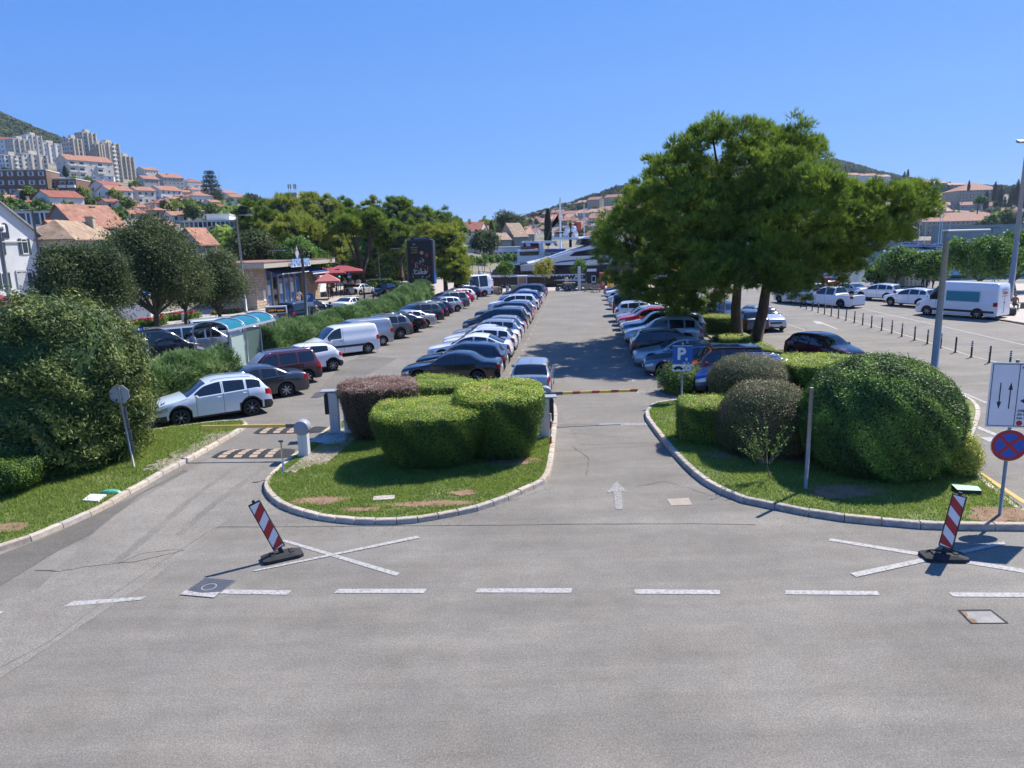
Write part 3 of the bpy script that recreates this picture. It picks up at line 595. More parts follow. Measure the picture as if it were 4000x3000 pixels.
s2 = MB(); s2.box((1.0, -6.6, 1.6), (2.6, 1.2, .1), rot=Matrix.Rotation(.45, 3, 'X')); s2.build('awning', mat('beige_canvas', (.5, .40, .28), .8), h2); text('GRADSKA', .5, h2, Matrix.Translation((.4, -6.2, 1.1))@Matrix.Rotation(math.pi/2, 4, 'X'), WHITE)
house(AT(210, 990, 76), 5.2, 7, 2.2, 10, 'hip', 'peel', 'old', 1, 1, 0, rh=1.2, label='small rooftop storey with white shutters behind the weathered stone house', shut=2, chim=0, ov=.6)
h3 = hq(185, 420, 1140, 955, 48, 84, roof='gable', wall='grey', tile='orange', rh=2.6, label='long house with a bright orange tile roof and two skylights', chim=0)
sk = MB(); 
for k in range(3): sk.box((.6+k*1.0, -1.6, 0), (.7, 1.1, .06), rot=Matrix.Rotation(.7, 3, 'X'))
sk.build('skylight', PANE, h3, (0, 0, HT(AT(300, 1140, 84), 955)+1.45))
hq(225, 500, 1040, 885, 34, 104, roof='gable', wall='peel', tile='orange', rh=3.0, label='grey house with peeling plaster and dormer windows in its tiled roof', chim=2, shut=2)
hp(75, 275, 905, 830, 118, rz=8, roof='flat', wall='white', dep=16, fl=1, cols=4, side=0, label='low white flat-roofed building with a wide canopy behind the gabled house', cat='building', chim=0, wsize=(3.0, 2.2))
hq(155, 328, 832, 772, roof='gable', wall='white', tile='red', label='white house with a dark red roof and a raised white awning', chim=0)
hq(715, 850, 1040, 948, 50, 95, roof='gable', wall='grey', tile='orange', rh=1.8, label='orange-roofed house half hidden behind the tall dark tree', chim=0)
# terrace of houses with balconies, brown block, tower blocks
hp(-150, 175, 768, 665, None, rz=12, roof='flat', wall='brown', dep=12, fl=3, cols=9, side=0, shut=2, label='long brown rendered block with white windows at the left edge', cat='apartment block', wsize=(1.0, 1.5), chim=0)
hp(170, 300, 770, 700, None, rz=8, roof='flat', wall='brown', dep=12, fl=2, cols=4, side=0, label='brown block end with white balconies and a roof terrace', cat='apartment block', balc=(2, 3), chim=0)
tb = hp(275, 450, 700, 630, None, rz=58, roof='gable', wall='pale', tile='orange', dep=12, fl=3, cols=5, side=2, rh=3.5, balc=(0, 1, 3), label='cream terrace with stacked white balconies below the tower block', cat='apartment block', chim=3)
hp(330, 440, 720, 690, None, rz=22, roof='flat', wall='white', dep=6, fl=2, cols=4, side=0, balc=(0, 1, 2), label='low white balcony wing in front of the cream terrace', cat='apartment block', chim=0)
def tower(px0, px1, py0, py1, rz, wall, label, fl, cols, dep=14, balc=None, fins=3, dist=None, top=None):
    r = hp(px0, px1, py0, py1, dist, ws=.86, rz=62+rz*.2, roof='flat', wall=wall, dep=(px1-px0)*slope((px0+px1)/2, py0).y/FPX*.7, fl=fl, cols=cols, side=3, balc=balc, label=label, cat='tower block', chim=0)
    p = slope((px0+px1)/2, py0) if dist is None else AT((px0+px1)/2, py0, dist); L = (Vector(p)-Vector((0, 0, CH))).dot(CF); w = (px1-px0)*L/FPX*.86; h = HT(p, py1); m = MB(); dep = (px1-px0)*slope((px0+px1)/2, py0).y/FPX*.7
    for k in range(fins): x = -w/2+(k+.5)*w/fins+w/fins*.45; m.box((x, -dep/2-.5, h/2), (.7, 1.1, h+.8))
    m.box((w*.1, 0, h+1.2), (w*.35, dep*.4, 2.4)); m.build('concrete_fin', WALLS['concrete'], r); return r
tower(282, 340, 690, 543, 20, 'concrete', 'left wing of the stepped concrete tower block on the skyline', 9, 4)
tower(338, 400, 690, 520, 20, 'concrete', 'tallest wing of the stepped concrete tower block on the skyline', 11, 4)
tower(385, 425, 700, 565, 20, 'tan', 'plain-faced middle wing of the concrete tower block', 8, 2)
tower(410, 490, 705, 560, 20, 'concrete', 'wing with a column of rounded balconies in the concrete tower block', 9, 4, balc=(2,))
tower(475, 538, 705, 612, 20, 'tan', 'lowest right wing of the concrete tower block', 6, 3)
tower(60, 130, 640, 545, 15, 'concrete', 'grey stepped concrete block at the upper left', 5, 3)
tower(115, 180, 640, 530, 15, 'white', 'white stepped block with a cream attic at the upper left', 6, 3)
tower(165, 255, 635, 560, 15, 'white', 'white block with bare end wall left of the tower block', 4, 3)
tower(25, 100, 690, 610, 15, 'white', 'lower white block with recessed balconies at the left', 5, 4, balc=(2,))
tower(95, 200, 690, 605, 15, 'pale', 'pale block with tall brown window bays at the left', 5, 5)
hp(-80, 45, 600, 545, None, rz=12, roof='gable', wall='white', tile='red', label='white row house under the wooded hill at the top left', dep=10)
hp(-90, 30, 660, 625, None, rz=12, roof='gable', wall='white', tile='orange', label='white house with orange roof left of the concrete blocks', dep=10)
# hillside houses, left: (px0, px1, foot, eaves, rz, roof, wall, tile, text)
HS = [(370, 480, 790, 725, 24, 'gable', 'white', 'red', 'white house with dark red roof left of the balcony house'), (395, 520, 805, 745, 20, 'gable', 'white', 'orange', 'white house with big balconies and a yellow awning'), (510, 610, 800, 745, 24, 'gable', 'pale', 'orange', 'pale house with an arched loggia'),
 (455, 545, 835, 800, 20, 'gable', 'white', 'red', 'low white house with a dark red roof in front of the balcony houses'), (325, 440, 810, 795, 20, 'gable', 'pale', 'old', 'long low brown roof between white houses'), (540, 625, 745, 700, 24, 'gable', 'grey', 'orange', 'grey gabled house under the end of the tower block'),
 (540, 620, 700, 665, 24, 'gable', 'pale', 'orange', 'pale villa with a long balcony right of the tower block'), (610, 720, 740, 695, 24, 'gable', 'grey', 'orange', 'grey house with arched doors on the skyline'), (590, 710, 785, 745, 20, 'gable', 'white', 'orange', 'white house with small windows in its gable below the grey house'),
 (575, 700, 830, 795, 18, 'hip', 'white', 'red', 'house with a low dark red hipped roof beside the palms'), (700, 800, 700+35, 712, 20, 'hip', 'pale', 'red', 'hipped-roof villa with columns on the ridge'), (715, 800, 770, 742, 20, 'hip', 'white', 'orange', 'white house with a broad orange hipped roof'),
 (720, 830, 800, 765, 18, 'hip', 'white', 'orange', 'white house with orange roof right of the palms'), (690, 800, 860, 825, 18, 'hip', 'grey', 'orange', 'grey house below the palms'), (795, 895, 850, 808, 14, 'hip', 'pale', 'red', 'pale villa with a steep dark red roof and pergola'),
 (850, 925, 775, 755, 14, 'gable', 'pale', 'orange', 'long pale house on the ridge near the radio mast'), (880, 960, 800, 770, 12, 'gable', 'pale', 'orange', 'tall pale house on the ridge with attic windows'), (950, 1010, 800, 778, 12, 'hip', 'stone', 'orange', 'stone house with red roof on the ridge'),
 (880, 975, 832, 790, 12, 'flat', 'white', 'orange', 'white modern house with a flat roof and balcony'), (1030, 1115, 820, 790, -18, 'gable', 'white', 'orange', 'white house with three dark windows above the pines'), 
 (640, 740, 870, 842, 16, 'gable', 'white', 'orange', 'white house behind the crown of the dark tree'), (790, 860, 775, 752, 16, 'gable', 'pale', 'orange', 'pale gabled house behind the dark cedar'), (440, 530, 860, 835, 16, 'gable', 'grey', 'orange', 'orange roof low beside the grey dormer house'), (600, 690, 905, 880, 10, 'gable', 'white', 'orange', 'low white house just above the dark tree'),
 (640, 700, 722, 700, 16, 'gable', 'white', 'orange', 'small white house on the skyline between grey houses'), (760, 800, 745, 725, 12, 'hip', 'white', 'orange', 'little white house just under the ridge'),
 (225, 300, 800, 765, 12, 'gable', 'pale', 'orange', 'pale house below the brown block, left of the palm'),
 (645, 715, 815, 780, 12, 'gable', 'white', 'orange', 'white gabled house between the arched loggia house and the palms'),
 (500, 575, 862, 835, 12, 'gable', 'grey', 'red', 'grey house with a dark red roof just left of the dark tree top'),
 (800, 860, 815, 790, 12, 'gable', 'pale', 'orange', 'pale house at the foot of the cedar'),
 (860, 915, 845, 820, 12, 'gable', 'white', 'orange', 'white house with an orange gable right of the cedar'),
 (915, 975, 862, 838, 12, 'hip', 'pale', 'orange', 'low pale villa left of the first pine'),
 (675, 745, 795, 768, 12, 'hip', 'pale', 'red', 'pale villa with a small dark red roof above the palms'),
 (545, 600, 790, 762, 12, 'gable', 'grey', 'orange', 'grey house squeezed between two white ones under the ridge'),
 (745, 790, 842, 815, 12, 'gable', 'white', 'red', 'narrow white house behind the right palm'),
 (620, 665, 762, 738, 12, 'gable', 'pale', 'orange', 'pale house directly under the skyline villa'),
 (350, 420, 862, 838, 12, 'hip', 'white', 'orange', 'white house with a low orange hip above the dormer house'),
 (0, 80, 815, 775, 12, 'gable', 'pale', 'orange', 'orange-roofed house among trees at the far left'),
 (80, 150, 820, 790, 12, 'hip', 'white', 'red', 'white house with a dark hip roof behind the canopy building')]
for a in HS: hq(a[0], a[1], a[2], a[3], 30+random.uniform(-6, 10),  roof=a[5], wall=a[6], tile=a[7], label=a[8], balc=(0,) if 'balcon' in a[8] or 'loggia' in a[8] else None)
# blue-glass low hotel, white cube
hp(725, 960, 935, 865, 150, rz=6, roof='flat', wall='white', dep=14, fl=2, cols=14, side=2, label='long white low building with blue window bands and sign', cat='building', wsize=(2.0, 1.4), chim=0)
hp(810, 895, 862, 840, 158, rz=6, roof='flat', wall='white', dep=9, fl=1, cols=0, side=0, label='blank white plant room on the roof of the low building', cat='building', chim=0)
hp(1125, 1160, 780, 755, 300, rz=0, roof='flat', wall='stone', dep=6, fl=1, cols=1, side=0, label='brown brick turret with phone antennas above the pines', cat='tower', chim=0)
mt = MB()
for x in (-1.4, -.5, .9, 1.6): mt.tube([(x, 0, 0), (x, 0, 3.4)], .08, n=5); mt.box((x, 0, 2.9), (.5, .3, 1.8))
mt.build('antenna_cluster', STEEL, None, AT(1142, 755, 303)-Vector((0, 0, .2)), label='cluster of phone antennas on the brick turret', cat='antenna')
# far centre: houses behind pines, monastery, ridge
hp(1795, 1875, 925, 905, 230, rz=-10, roof='gable', wall='pale', tile='red', dep=14, fl=2, label='cream house with a dark red roof behind the pines near the billboard', rh=3, chim=2)
hp(1878, 1905, 915, 905, 260, rz=-10, roof='gable', wall='pale', tile='orange', dep=10, fl=1, label='small orange roof right of the cream house', rh=2)
mo = hp(2010, 2065, 985, 925, 235, rz=18, roof='gable', wall='stone', tile='old', dep=17, fl=1, cols=5, side=0, rh=4.5, label='old stone monastery church with a pale tile roof', cat='church', name='church', chim=1, wsize=(1.0, 2.2), ground=1)
hp(1948, 2000, 985, 937, 232, rz=18, roof='gable', wall='stone', tile='old', dep=12, fl=1, cols=1, side=0, rh=2.2, label='low stone chapel joined to the monastery church', cat='church', name='church', chim=1, ground=1)
hp(2045, 2090, 965, 915, 255, rz=18, roof='gable', wall='stone', tile='pale', dep=12, fl=1, cols=3, side=0, label='stone wing behind the monastery church', cat='building', chim=0)
wt = hp(1935, 2035, 1012, 968, 200, rz=6, roof='flat', wall='white', dep=6, fl=1, cols=5, side=0, label='white waterfront wall with canopy below the monastery', cat='wall', name='wall', chim=0, ground=1, wsize=(3., 2.))
def town(rows, tilt, dscale=1.0, group=None):
    for a in rows:
        hp(a[0], a[1], a[2], a[3], None, rz=a[4], roof=a[5], wall=a[6], tile=a[7], label=a[8], fl=a[9] if len(a) > 9 else max(1, 2), chim=1, dep=a[10] if len(a) > 10 else 12, group=group)
TB = [(2210, 2250, 822, 803, -35, 'gable', 'tan', 'pale', 'leftmost of the tall terrace blocks on the ridge above the ferry', 4), (2250, 2288, 815, 792, -35, 'gable', 'tan', 'pale', 'second terrace block from the left on the ridge above the ferry', 4), (2290, 2345, 815, 780, -35, 'gable', 'tan', 'orange', 'third terrace block from the left on the ridge, with wide orange roof', 4),
 (2356, 2430, 805, 770, -35, 'gable', 'tan', 'orange', 'double terrace block on the ridge just left of the big pine', 4), (2448, 2520, 795, 760, -35, 'gable', 'tan', 'pale', 'terrace block on the ridge cut off by the big pine', 4),
 (2090, 2130, 850, 838, -20, 'gable', 'tan', 'pale', 'tan house lowest on the ridge line left of the cypress'), (2118, 2165, 848, 835, -20, 'gable', 'stone', 'orange', 'brown gabled house on the ridge left of the cypress'), (2150, 2200, 846, 830, -20, 'gable', 'tan', 'orange', 'orange-roofed house behind the cypress top'),
 (2195, 2250, 850, 835, -20, 'gable', 'pale', 'orange', 'pale house below the leftmost terrace block'), (2255, 2310, 850, 832, -20, 'gable', 'cream', 'pale', 'cream house with a wide gable below the terraces'), (2300, 2360, 852, 828, -20, 'gable', 'grey', 'pale', 'grey gabled building on a bare wall below the terraces'), (2345, 2400, 838, 822, -20, 'gable', 'cream', 'orange', 'cream house with orange roof high beside the pine'), (2395, 2450, 832, 815, -20, 'gable', 'cream', 'orange', 'cream house touching the left edge of the big pine'),
 (2045, 2075, 875, 862, -15, 'gable', 'tan', 'orange', 'small orange house right above the monastery'), (2070, 2120, 878, 865, -15, 'gable', 'pale', 'orange', 'pale house above the monastery roof'), (2110, 2150, 882, 868, -15, 'gable', 'grey', 'orange', 'grey house left of the cypress'), (2155, 2225, 880, 862, -15, 'gable', 'grey', 'orange', 'long grey house with orange roof right of the cypress'), (2222, 2262, 880, 864, -15, 'hip', 'cream', 'orange', 'cream hipped house right of the yacht mast'), (2262, 2302, 876, 862, -15, 'hip', 'stone', 'orange', 'stone villa with hipped roof by the second mast'), (2300, 2350, 870, 852, -15, 'gable', 'pale', 'orange', 'pale house with orange roof right of the second mast'),
 (2065, 2110, 902, 882, -10, 'flat', 'white', 'orange', 'white flat-roofed house near the water left of the cypress'), (2215, 2260, 898, 885, -10, 'gable', 'pale', 'orange', 'orange-roofed house just above the ferry bridge', 1), (2255, 2330, 905, 882, -10, 'flat', 'pink', 'red', 'dark red waterfront building right of the radar domes'), (2300, 2400, 908, 884, -10, 'flat', 'grey', 'red', 'grey waterfront building with blue end'), (2340, 2420, 893, 868, -10, 'gable', 'grey', 'pale', 'grey waterfront house beside the pine foliage'), (2280, 2320, 935, 918, -10, 'hip', 'cream', 'orange', 'low orange roof behind the ferry wheelhouse', 1)]
town(TB, 0)
TR = [(3215, 3290, 738, 684, 8, 'gable', 'white', 'orange', 'first long white terrace block on the right hill, beside the pine', 6), (3290, 3360, 732, 684, 8, 'gable', 'white', 'orange', 'second white terrace block on the right hill', 6), (3355, 3430, 725, 686, 8, 'gable', 'white', 'orange', 'third white terrace block on the right hill', 5), (3415, 3480, 722, 690, 8, 'gable', 'white', 'pale', 'last white terrace block on the right hill', 4),
 (3555, 3640, 738, 712, 5, 'gable', 'grey', 'pale', 'grey row of houses on the right ridge by the twin cypresses'), (3635, 3700, 745, 715, 5, 'gable', 'tan', 'pale', 'tan row of houses at the middle of the right ridge'), (3695, 3770, 748, 722, 5, 'gable', 'stone', 'pale', 'brown row of houses at the right end of the ridge'),
 (3660, 3700, 805, 780, 10, 'gable', 'cream', 'orange', 'cream gabled house left of the big grey building', 2), (3698, 3740, 805, 775, -10, 'gable', 'pale', 'orange', 'pale house with orange roof beside the cream gabled house', 2), (3745, 3905, 815, 742, -8, 'hip', 'tan', 'orange', 'big tan block with rows of windows above the long orange-roofed building', 6, 30),
 (3625, 3945, 915, 862, -6, 'hip', 'tan', 'orange', 'long institutional building with a chimneyed orange roof on the right shore', 3, 22), (3590, 3635, 875, 855, 0, 'hip', 'pale', 'orange', 'small house left of the long orange-roofed building', 1), (3620, 3650, 850, 838, 0, 'hip', 'white', 'orange', 'little white house above the long building', 1), (3675, 3720, 838, 825, 0, 'gable', 'stone', 'pale', 'low stone house above the long building', 1), (3990, 4060, 935, 870, 0, 'hip', 'tan', 'orange', 'tan building cut by the right edge of the photo', 4), (3495, 3530, 745, 735, 0, 'gable', 'cream', 'orange', 'small roof peeping behind the pine branch tip', 1)]
town(TR, 0)
# old sea wall on the far shore
def wallseg(p, q, h, t, wall, label, name='wall'):
    p, q = Vector(p), Vector(q); d = q-p; m = MB(); m.box((0, 0, h/2), (d.length, t, h)); return m.build(name, WALLS[wall], None, ((p+q)/2), (0, 0, math.atan2(d.y, d.x)), label=label, cat='wall')
a, b = AT(3640, 965, 330), AT(3990, 958, 330); wallseg((a.x, 330, -1.2), (b.x, 330, -1.2), 9, 2.5, 'stone', 'long old stone sea wall on the far shore at the right')
a, b = AT(2040, 960, 320), AT(3640, 960, 340); wallseg((a.x, 320, -1.2), (b.x, 340, -1.2), 2.6, 3, 'stone', 'low stone quay on the far side of the harbour')
# small far houses, packed between the named ones
def infill(n, seed, X, Y, W_, rot, label, group, tiles=('orange', 'pale', 'red')):
    r = random.Random(seed)
    for i in range(n):
        x = r.uniform(*X); y0, y1 = Y(x); y = r.uniform(y0, y1); w = r.uniform(*W_); k = dict(roof=r.choice(['gable', 'gable', 'hip']), wall=r.choice(['white', 'cream', 'pale', 'grey', 'tan']), tile=r.choice(tiles), label=label, group=group)
        if rot: hq(x-w/2, x+w/2, y, y-w*r.uniform(.38, .5), 26+r.uniform(0, 14), **k)
        else: hp(x-w/2, x+w/2, y, y-w*r.uniform(.36, .5), None, rz=-25+r.uniform(-12, 12), dep=11, side=2, **k)
infill(34, 21, (40, 960), lambda x: (735+max(0, x-380)*.10, 880+min(0, 300-x)*.0), (48, 78), True, 'small tiled house packed between the others on the left hillside', 'small houses packed on the left hillside')
infill(40, 22, (2050, 2560), lambda x: (868-(x-2060)*.13, 922), (26, 44), False, 'small far house in the dense town above the ferry', 'small houses in the dense town above the ferry')
infill(16, 23, (3500, 3980), lambda x: (760, 850), (34, 56), False, 'small far house on the right slope among trees', 'small houses on the right slope')
# ---------------- vegetation ----------------
LM = dict(
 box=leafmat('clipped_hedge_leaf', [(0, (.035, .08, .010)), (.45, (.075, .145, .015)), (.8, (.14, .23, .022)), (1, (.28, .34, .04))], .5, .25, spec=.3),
 boxtop=leafmat('clipped_hedge_sunlit_young_leaf', [(0, (.16, .24, .02)), (.5, (.32, .42, .025)), (.85, (.46, .52, .05)), (1, (.58, .38, .18))], .45, .3),  # young yellow-green shoots, with the sun on the hedge tops put into the colour
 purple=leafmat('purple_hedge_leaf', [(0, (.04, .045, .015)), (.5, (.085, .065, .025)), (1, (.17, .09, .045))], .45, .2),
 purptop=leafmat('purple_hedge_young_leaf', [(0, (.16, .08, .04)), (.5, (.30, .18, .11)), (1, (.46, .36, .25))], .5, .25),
 myrtle=leafmat('dense_dark_leaf', [(0, (.05, .07, .015)), (.5, (.11, .12, .025)), (.8, (.17, .14, .045)), (1, (.24, .12, .06))], .45, .2),
 glossy=leafmat('glossy_leaf', [(0, (.035, .08, .014)), (.5, (.085, .155, .022)), (.85, (.16, .27, .03)), (1, (.30, .44, .07))], .5, .25, spec=.3),
 photinia=leafmat('big_bush_leaf', [(0, (.03, .06, .012)), (.45, (.075, .12, .02)), (.8, (.17, .22, .04)), (1, (.34, .36, .10))], .5, .25, spec=.3),
 gold=leafmat('golden_leaf', [(0, (.16, .22, .02)), (.5, (.34, .38, .04)), (1, (.60, .58, .12))], .45, .3),
 oleander=leafmat('oleander_leaf', [(0, (.05, .11, .025)), (.5, (.14, .24, .06)), (.9, (.28, .38, .13)), (1, (.34, .42, .18))], .5, .35, spec=.3),
 laurel=leafmat('grey_green_leaf', [(0, (.038, .062, .018)), (.5, (.08, .115, .03)), (.9, (.14, .175, .05)), (1, (.20, .23, .08))], .6, .28, spec=.25), forest=leafmat('far_forest_leaf', [(0, (.03, .045, .02)), (.5, (.055, .075, .028)), (1, (.10, .11, .045))], .95, .1, spec=.0),
 pine=leafmat('pine_needles', [(0, (.06, .11, .018)), (.4, (.12, .20, .022)), (.8, (.22, .32, .03)), (1, (.34, .40, .05))], .6, .4, spec=.25),
 pinefar=leafmat('yellow_pine_needles', [(0, (.12, .16, .02)), (.5, (.25, .30, .035)), (1, (.42, .45, .07))], .65, .4, spec=.2),
 broad=leafmat('plane_leaf', [(0, (.05, .12, .018)), (.5, (.11, .21, .025)), (1, (.22, .34, .06))], .5, .38, spec=.3),
 yellow=leafmat('autumn_leaf', [(0, (.18, .20, .02)), (.5, (.38, .36, .03)), (1, (.60, .52, .06))], .45, .35),
 dark=leafmat('cypress_leaf', [(0, (.012, .03, .012)), (.6, (.03, .055, .018)), (1, (.05, .08, .025))], .6, .1))
CORE = {k: mat('inner_'+k, c, .95, var=.4, scale=6, bump=.9, bscale=14) for k, c in dict(box=(.03, .07, .010), purple=(.05, .035, .025), myrtle=(.03, .045, .012), glossy=(.02, .055, .012), pine=(.022, .04, .012), laurel=(.015, .03, .010), gold=(.10, .13, .02), dark=(.01, .022, .01)).items()}  # solid dark cores added to block light; inner shade is in their colour
BARK = mat('pine_bark', (.085, .058, .042), .95, var=.4, scale=5, bump=1.0, bscale=16, stretch=(1, 1, .25)); BARKG = mat('grey_bark', (.13, .11, .085), .9, var=.3, scale=6, bump=.6)
def rdir(n): v = rng.normal(size=(n, 3)); return v/np.linalg.norm(v, axis=1)[:, None]
def leaves(P, N, ln, wd, flat=.6, droop=0.):
    """diamond leaf quads at P, facing roughly N"""
    n = len(P); nn = N*flat+rdir(n)*(1-flat)*1.2; nn /= np.linalg.norm(nn, axis=1)[:, None]+1e-9
    u = np.cross(nn, rdir(n)); u /= np.linalg.norm(u, axis=1)[:, None]+1e-9; v = np.cross(nn, u)
    s = rng.uniform(.6, 1.25, n)[:, None]; L = ln*s/2; W_ = wd*s/2
    V = np.stack([P-u*L, P+v*W_-nn*W_*.35, P+u*L, P-v*W_-nn*W_*.35], 1).reshape(-1, 3)
    return V, np.arange(4*n).reshape(-1, 4)
def needles(P, D, ln, wd, k=5, spread=.55):
    n = len(P); P = np.repeat(P, k, 0); D = np.repeat(D, k, 0); d = D+rdir(n*k)*spread; d /= np.linalg.norm(d, axis=1)[:, None]+1e-9
    s = np.cross(d, rdir(n*k)); s /= np.linalg.norm(s, axis=1)[:, None]+1e-9; L = ln*rng.uniform(.6, 1.3, (n*k, 1))
    V = np.stack([P-s*wd/2, P+s*wd/2, P+d*L], 1).reshape(-1, 3); return V, np.arange(3*n*k).reshape(-1, 3)
def clump_tint(P, s, seed, amp=.5, mid=.45, jit=.16):
    t = vnoise(P[:, 0]+P[:, 2]*.7, P[:, 1]+P[:, 2]*.5, s, seed); return np.clip(mid+(t-.5)*amp*2+rng.normal(0, jit, len(P)), 0, 1)
def clipped(name, c, rx, ry, h, prof, leaf, core, n, ln, wd, label, cat='hedge', ex=2.0, top=None, z0=.1, rot=0, rough=.034, group=None, lumps=.065, flowers=None, skip=None, topz=.93):
    """closely clipped shrub: body of revolution (superellipse in plan) covered with single leaves"""
    root = empty(name, (c[0], c[1], z0), rot, label, cat, group); pr = np.array(prof, float); k = 40
    seed = int(abs(c[0]*7+c[1]*13)) % 50
    def lump(x, y, z): return lumps*(vnoise(x+z+20, y-z+20, .55, seed)-.5)*2
    def rad(ph): return (np.abs(np.cos(ph))**ex+np.abs(np.sin(ph))**ex)**(-1/ex)
    V = []; F = []; m = len(pr)
    for i, (r, z) in enumerate(pr):
        for j in range(k):
            ph = 2*math.pi*j/k; q = rad(ph)*(r*.97); V.append((q*math.cos(ph)*(rx-.05), q*math.sin(ph)*(ry-.05), z*(h-.05)))
    for i in range(m-1):
        for j in range(k): j2 = (j+1) % k; F.append((i*k+j, i*k+j2, (i+1)*k+j2, (i+1)*k+j))
    link('inner_foliage', npmesh('inner_foliage', np.array(V), np.array(F), CORE[core], None, True), root)  # opaque core under the leaves, added to stop light passing through
    seg = np.diff(pr, axis=0); sl_ = np.hypot(seg[:, 0]*(rx+ry)/2, seg[:, 1]*h); ar_ = sl_*np.maximum((pr[1:, 0]+pr[:-1, 0])/2, .04); cum = np.concatenate([[0], np.cumsum(ar_)])/ar_.sum()
    u = rng.random(n); i = np.clip(np.searchsorted(cum, u)-1, 0, m-2); t = rng.random(n); lo = pr[i, 0]; hi = pr[i+1, 0]
    t = np.where(np.abs(hi-lo) > .02, (np.sqrt(lo**2+t*(hi**2-lo**2))-lo)/np.where(np.abs(hi-lo) > .02, hi-lo, 1), t)
    r = lo+t*(hi-lo); z = (pr[i, 1]+t*(pr[i+1, 1]-pr[i, 1]))*h; ph = rng.uniform(0, 2*np.pi, n); q = rad(ph)*r
    nx = np.stack([np.cos(ph)*seg[i, 1]*h, np.sin(ph)*seg[i, 1]*h, -seg[i, 0]*(rx+ry)/2], 1); nx /= np.linalg.norm(nx, axis=1)[:, None]+1e-9
    x, y = q*np.cos(ph)*rx, q*np.sin(ph)*ry; off = lump(x, y, z)+rng.normal(0, rough, n)+(rng.random(n) < .03)*rng.uniform(0, .13, n); P = np.stack([x, y, z], 1)+nx*off[:, None]
    tt = clump_tint(P, .35, seed)
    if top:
        isT = P[:, 2] > h*topz+(vnoise(x+9, y+9, .3, seed+1)-.5)*.12*h  # tops get the lighter leaf: new growth plus painted sunlight
        for nm, sel, mm in (('foliage', ~isT, leaf), ('sunlit_young_shoots', isT, top)):
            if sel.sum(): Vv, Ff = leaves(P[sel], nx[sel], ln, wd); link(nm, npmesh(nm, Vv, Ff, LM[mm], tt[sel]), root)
    else:
        Vv, Ff = leaves(P, nx, ln, wd); link('foliage', npmesh('foliage', Vv, Ff, LM[leaf], tt), root)
    st = MB()
    for a in np.linspace(0, 5.2, 5): st.tube([(math.cos(a)*rx*.25, math.sin(a)*ry*.25, -.02), (math.cos(a)*rx*.5, math.sin(a)*ry*.5, .5)], .025, n=5)
    st.build('stem', BARKG, root)
    if flowers:
        fm, cnt, fs = flowers; idx = rng.choice(n, cnt, False); fb = MB()
        for p, nn in zip(P[idx], nx[idx]):
            p = Vector(p)+Vector(nn)*.05
            for a in range(5): b = a*1.257; q = Vector((math.cos(b), math.sin(b), .3)); e = Vector((-math.sin(b), math.cos(b), 0)); fb.add([p, p+(q+e*.5)*fs, p+(q-e*.5)*fs], [(0, 1, 2), (2, 1, 0)])
        fb.build('blossom', fm, root)
    return root
def bushpx(px0, px1, pyb, pyt, zb=.1, topk=.3, ff=.8):
    """centre, radius, height of a rounded shrub from its outline in the photo"""
    mx = (px0+px1)/2; g = G(mx, pyb, zb); d = Vector((g.x, g.y, 0)).normalized(); r = 1.0
    for _ in range(8): c = Vector((g.x, g.y, 0))+d*r*ff; L = (Vector((c.x, c.y, zb+.6))-Vector((0, 0, CH))).dot(CF); r = (px1-px0)/2*L/FPX
    cc = Vector((c.x, c.y, zb)); h = HT(Vector((cc.x+d.x*r*topk, cc.y+d.y*r*topk, zb)), pyt); return cc, r, h
BARREL = [(.0, .02), (.62, .02), (.74, .16), (.87, .42), (.97, .72), (1, .88), (.99, .95), (.955, .99), (.5, 1.01), (0, 1.015)]
DOME = [(0, .02), (.74, .02), (.90, .14), (.985, .32), (1, .46), (.96, .62), (.85, .78), (.66, .91), (.4, .985), (.18, 1.01), (0, 1.02)]
BOXP = [(.0, .02), (.93, .02), (.97, .3), (1, .7), (1, .9), (.97, .97), (.9, 1), (.5, 1.01), (0, 1.01)]
def put(px0, px1, pyb, pyt, prof, leaf, core, n, ln, wd, label, zb=.1, ry=1.0, topk=.3, **k):
    c, r, h = bushpx(px0, px1, pyb, pyt, zb, topk, prof[1][0]*ry)
    d = Vector((c.x, c.y, 0)).normalized(); 
    return clipped('clipped_shrub', c, r, r*ry, h, prof, leaf, core, n, ln, wd, label, z0=zb, rot=math.atan2(-d.x, d.y), **k)
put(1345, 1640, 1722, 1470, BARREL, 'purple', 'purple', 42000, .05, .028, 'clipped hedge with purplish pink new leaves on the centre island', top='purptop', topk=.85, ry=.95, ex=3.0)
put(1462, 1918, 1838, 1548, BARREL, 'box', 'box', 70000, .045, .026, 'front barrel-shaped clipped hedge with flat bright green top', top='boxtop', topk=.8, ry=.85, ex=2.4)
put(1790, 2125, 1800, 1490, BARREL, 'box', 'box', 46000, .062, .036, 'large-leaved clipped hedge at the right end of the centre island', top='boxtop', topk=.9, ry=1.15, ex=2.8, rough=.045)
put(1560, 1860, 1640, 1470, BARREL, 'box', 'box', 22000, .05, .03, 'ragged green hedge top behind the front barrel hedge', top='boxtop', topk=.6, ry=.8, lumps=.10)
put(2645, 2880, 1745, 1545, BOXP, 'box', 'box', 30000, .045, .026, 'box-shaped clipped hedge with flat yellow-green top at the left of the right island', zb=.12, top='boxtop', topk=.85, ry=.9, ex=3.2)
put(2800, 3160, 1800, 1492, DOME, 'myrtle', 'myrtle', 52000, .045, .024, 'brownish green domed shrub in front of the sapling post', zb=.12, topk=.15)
put(2762, 3075, 1580, 1388, DOME, 'myrtle', 'myrtle', 34000, .045, .024, 'olive brown domed shrub directly in front of the parked blue car', zb=.12, topk=.15)
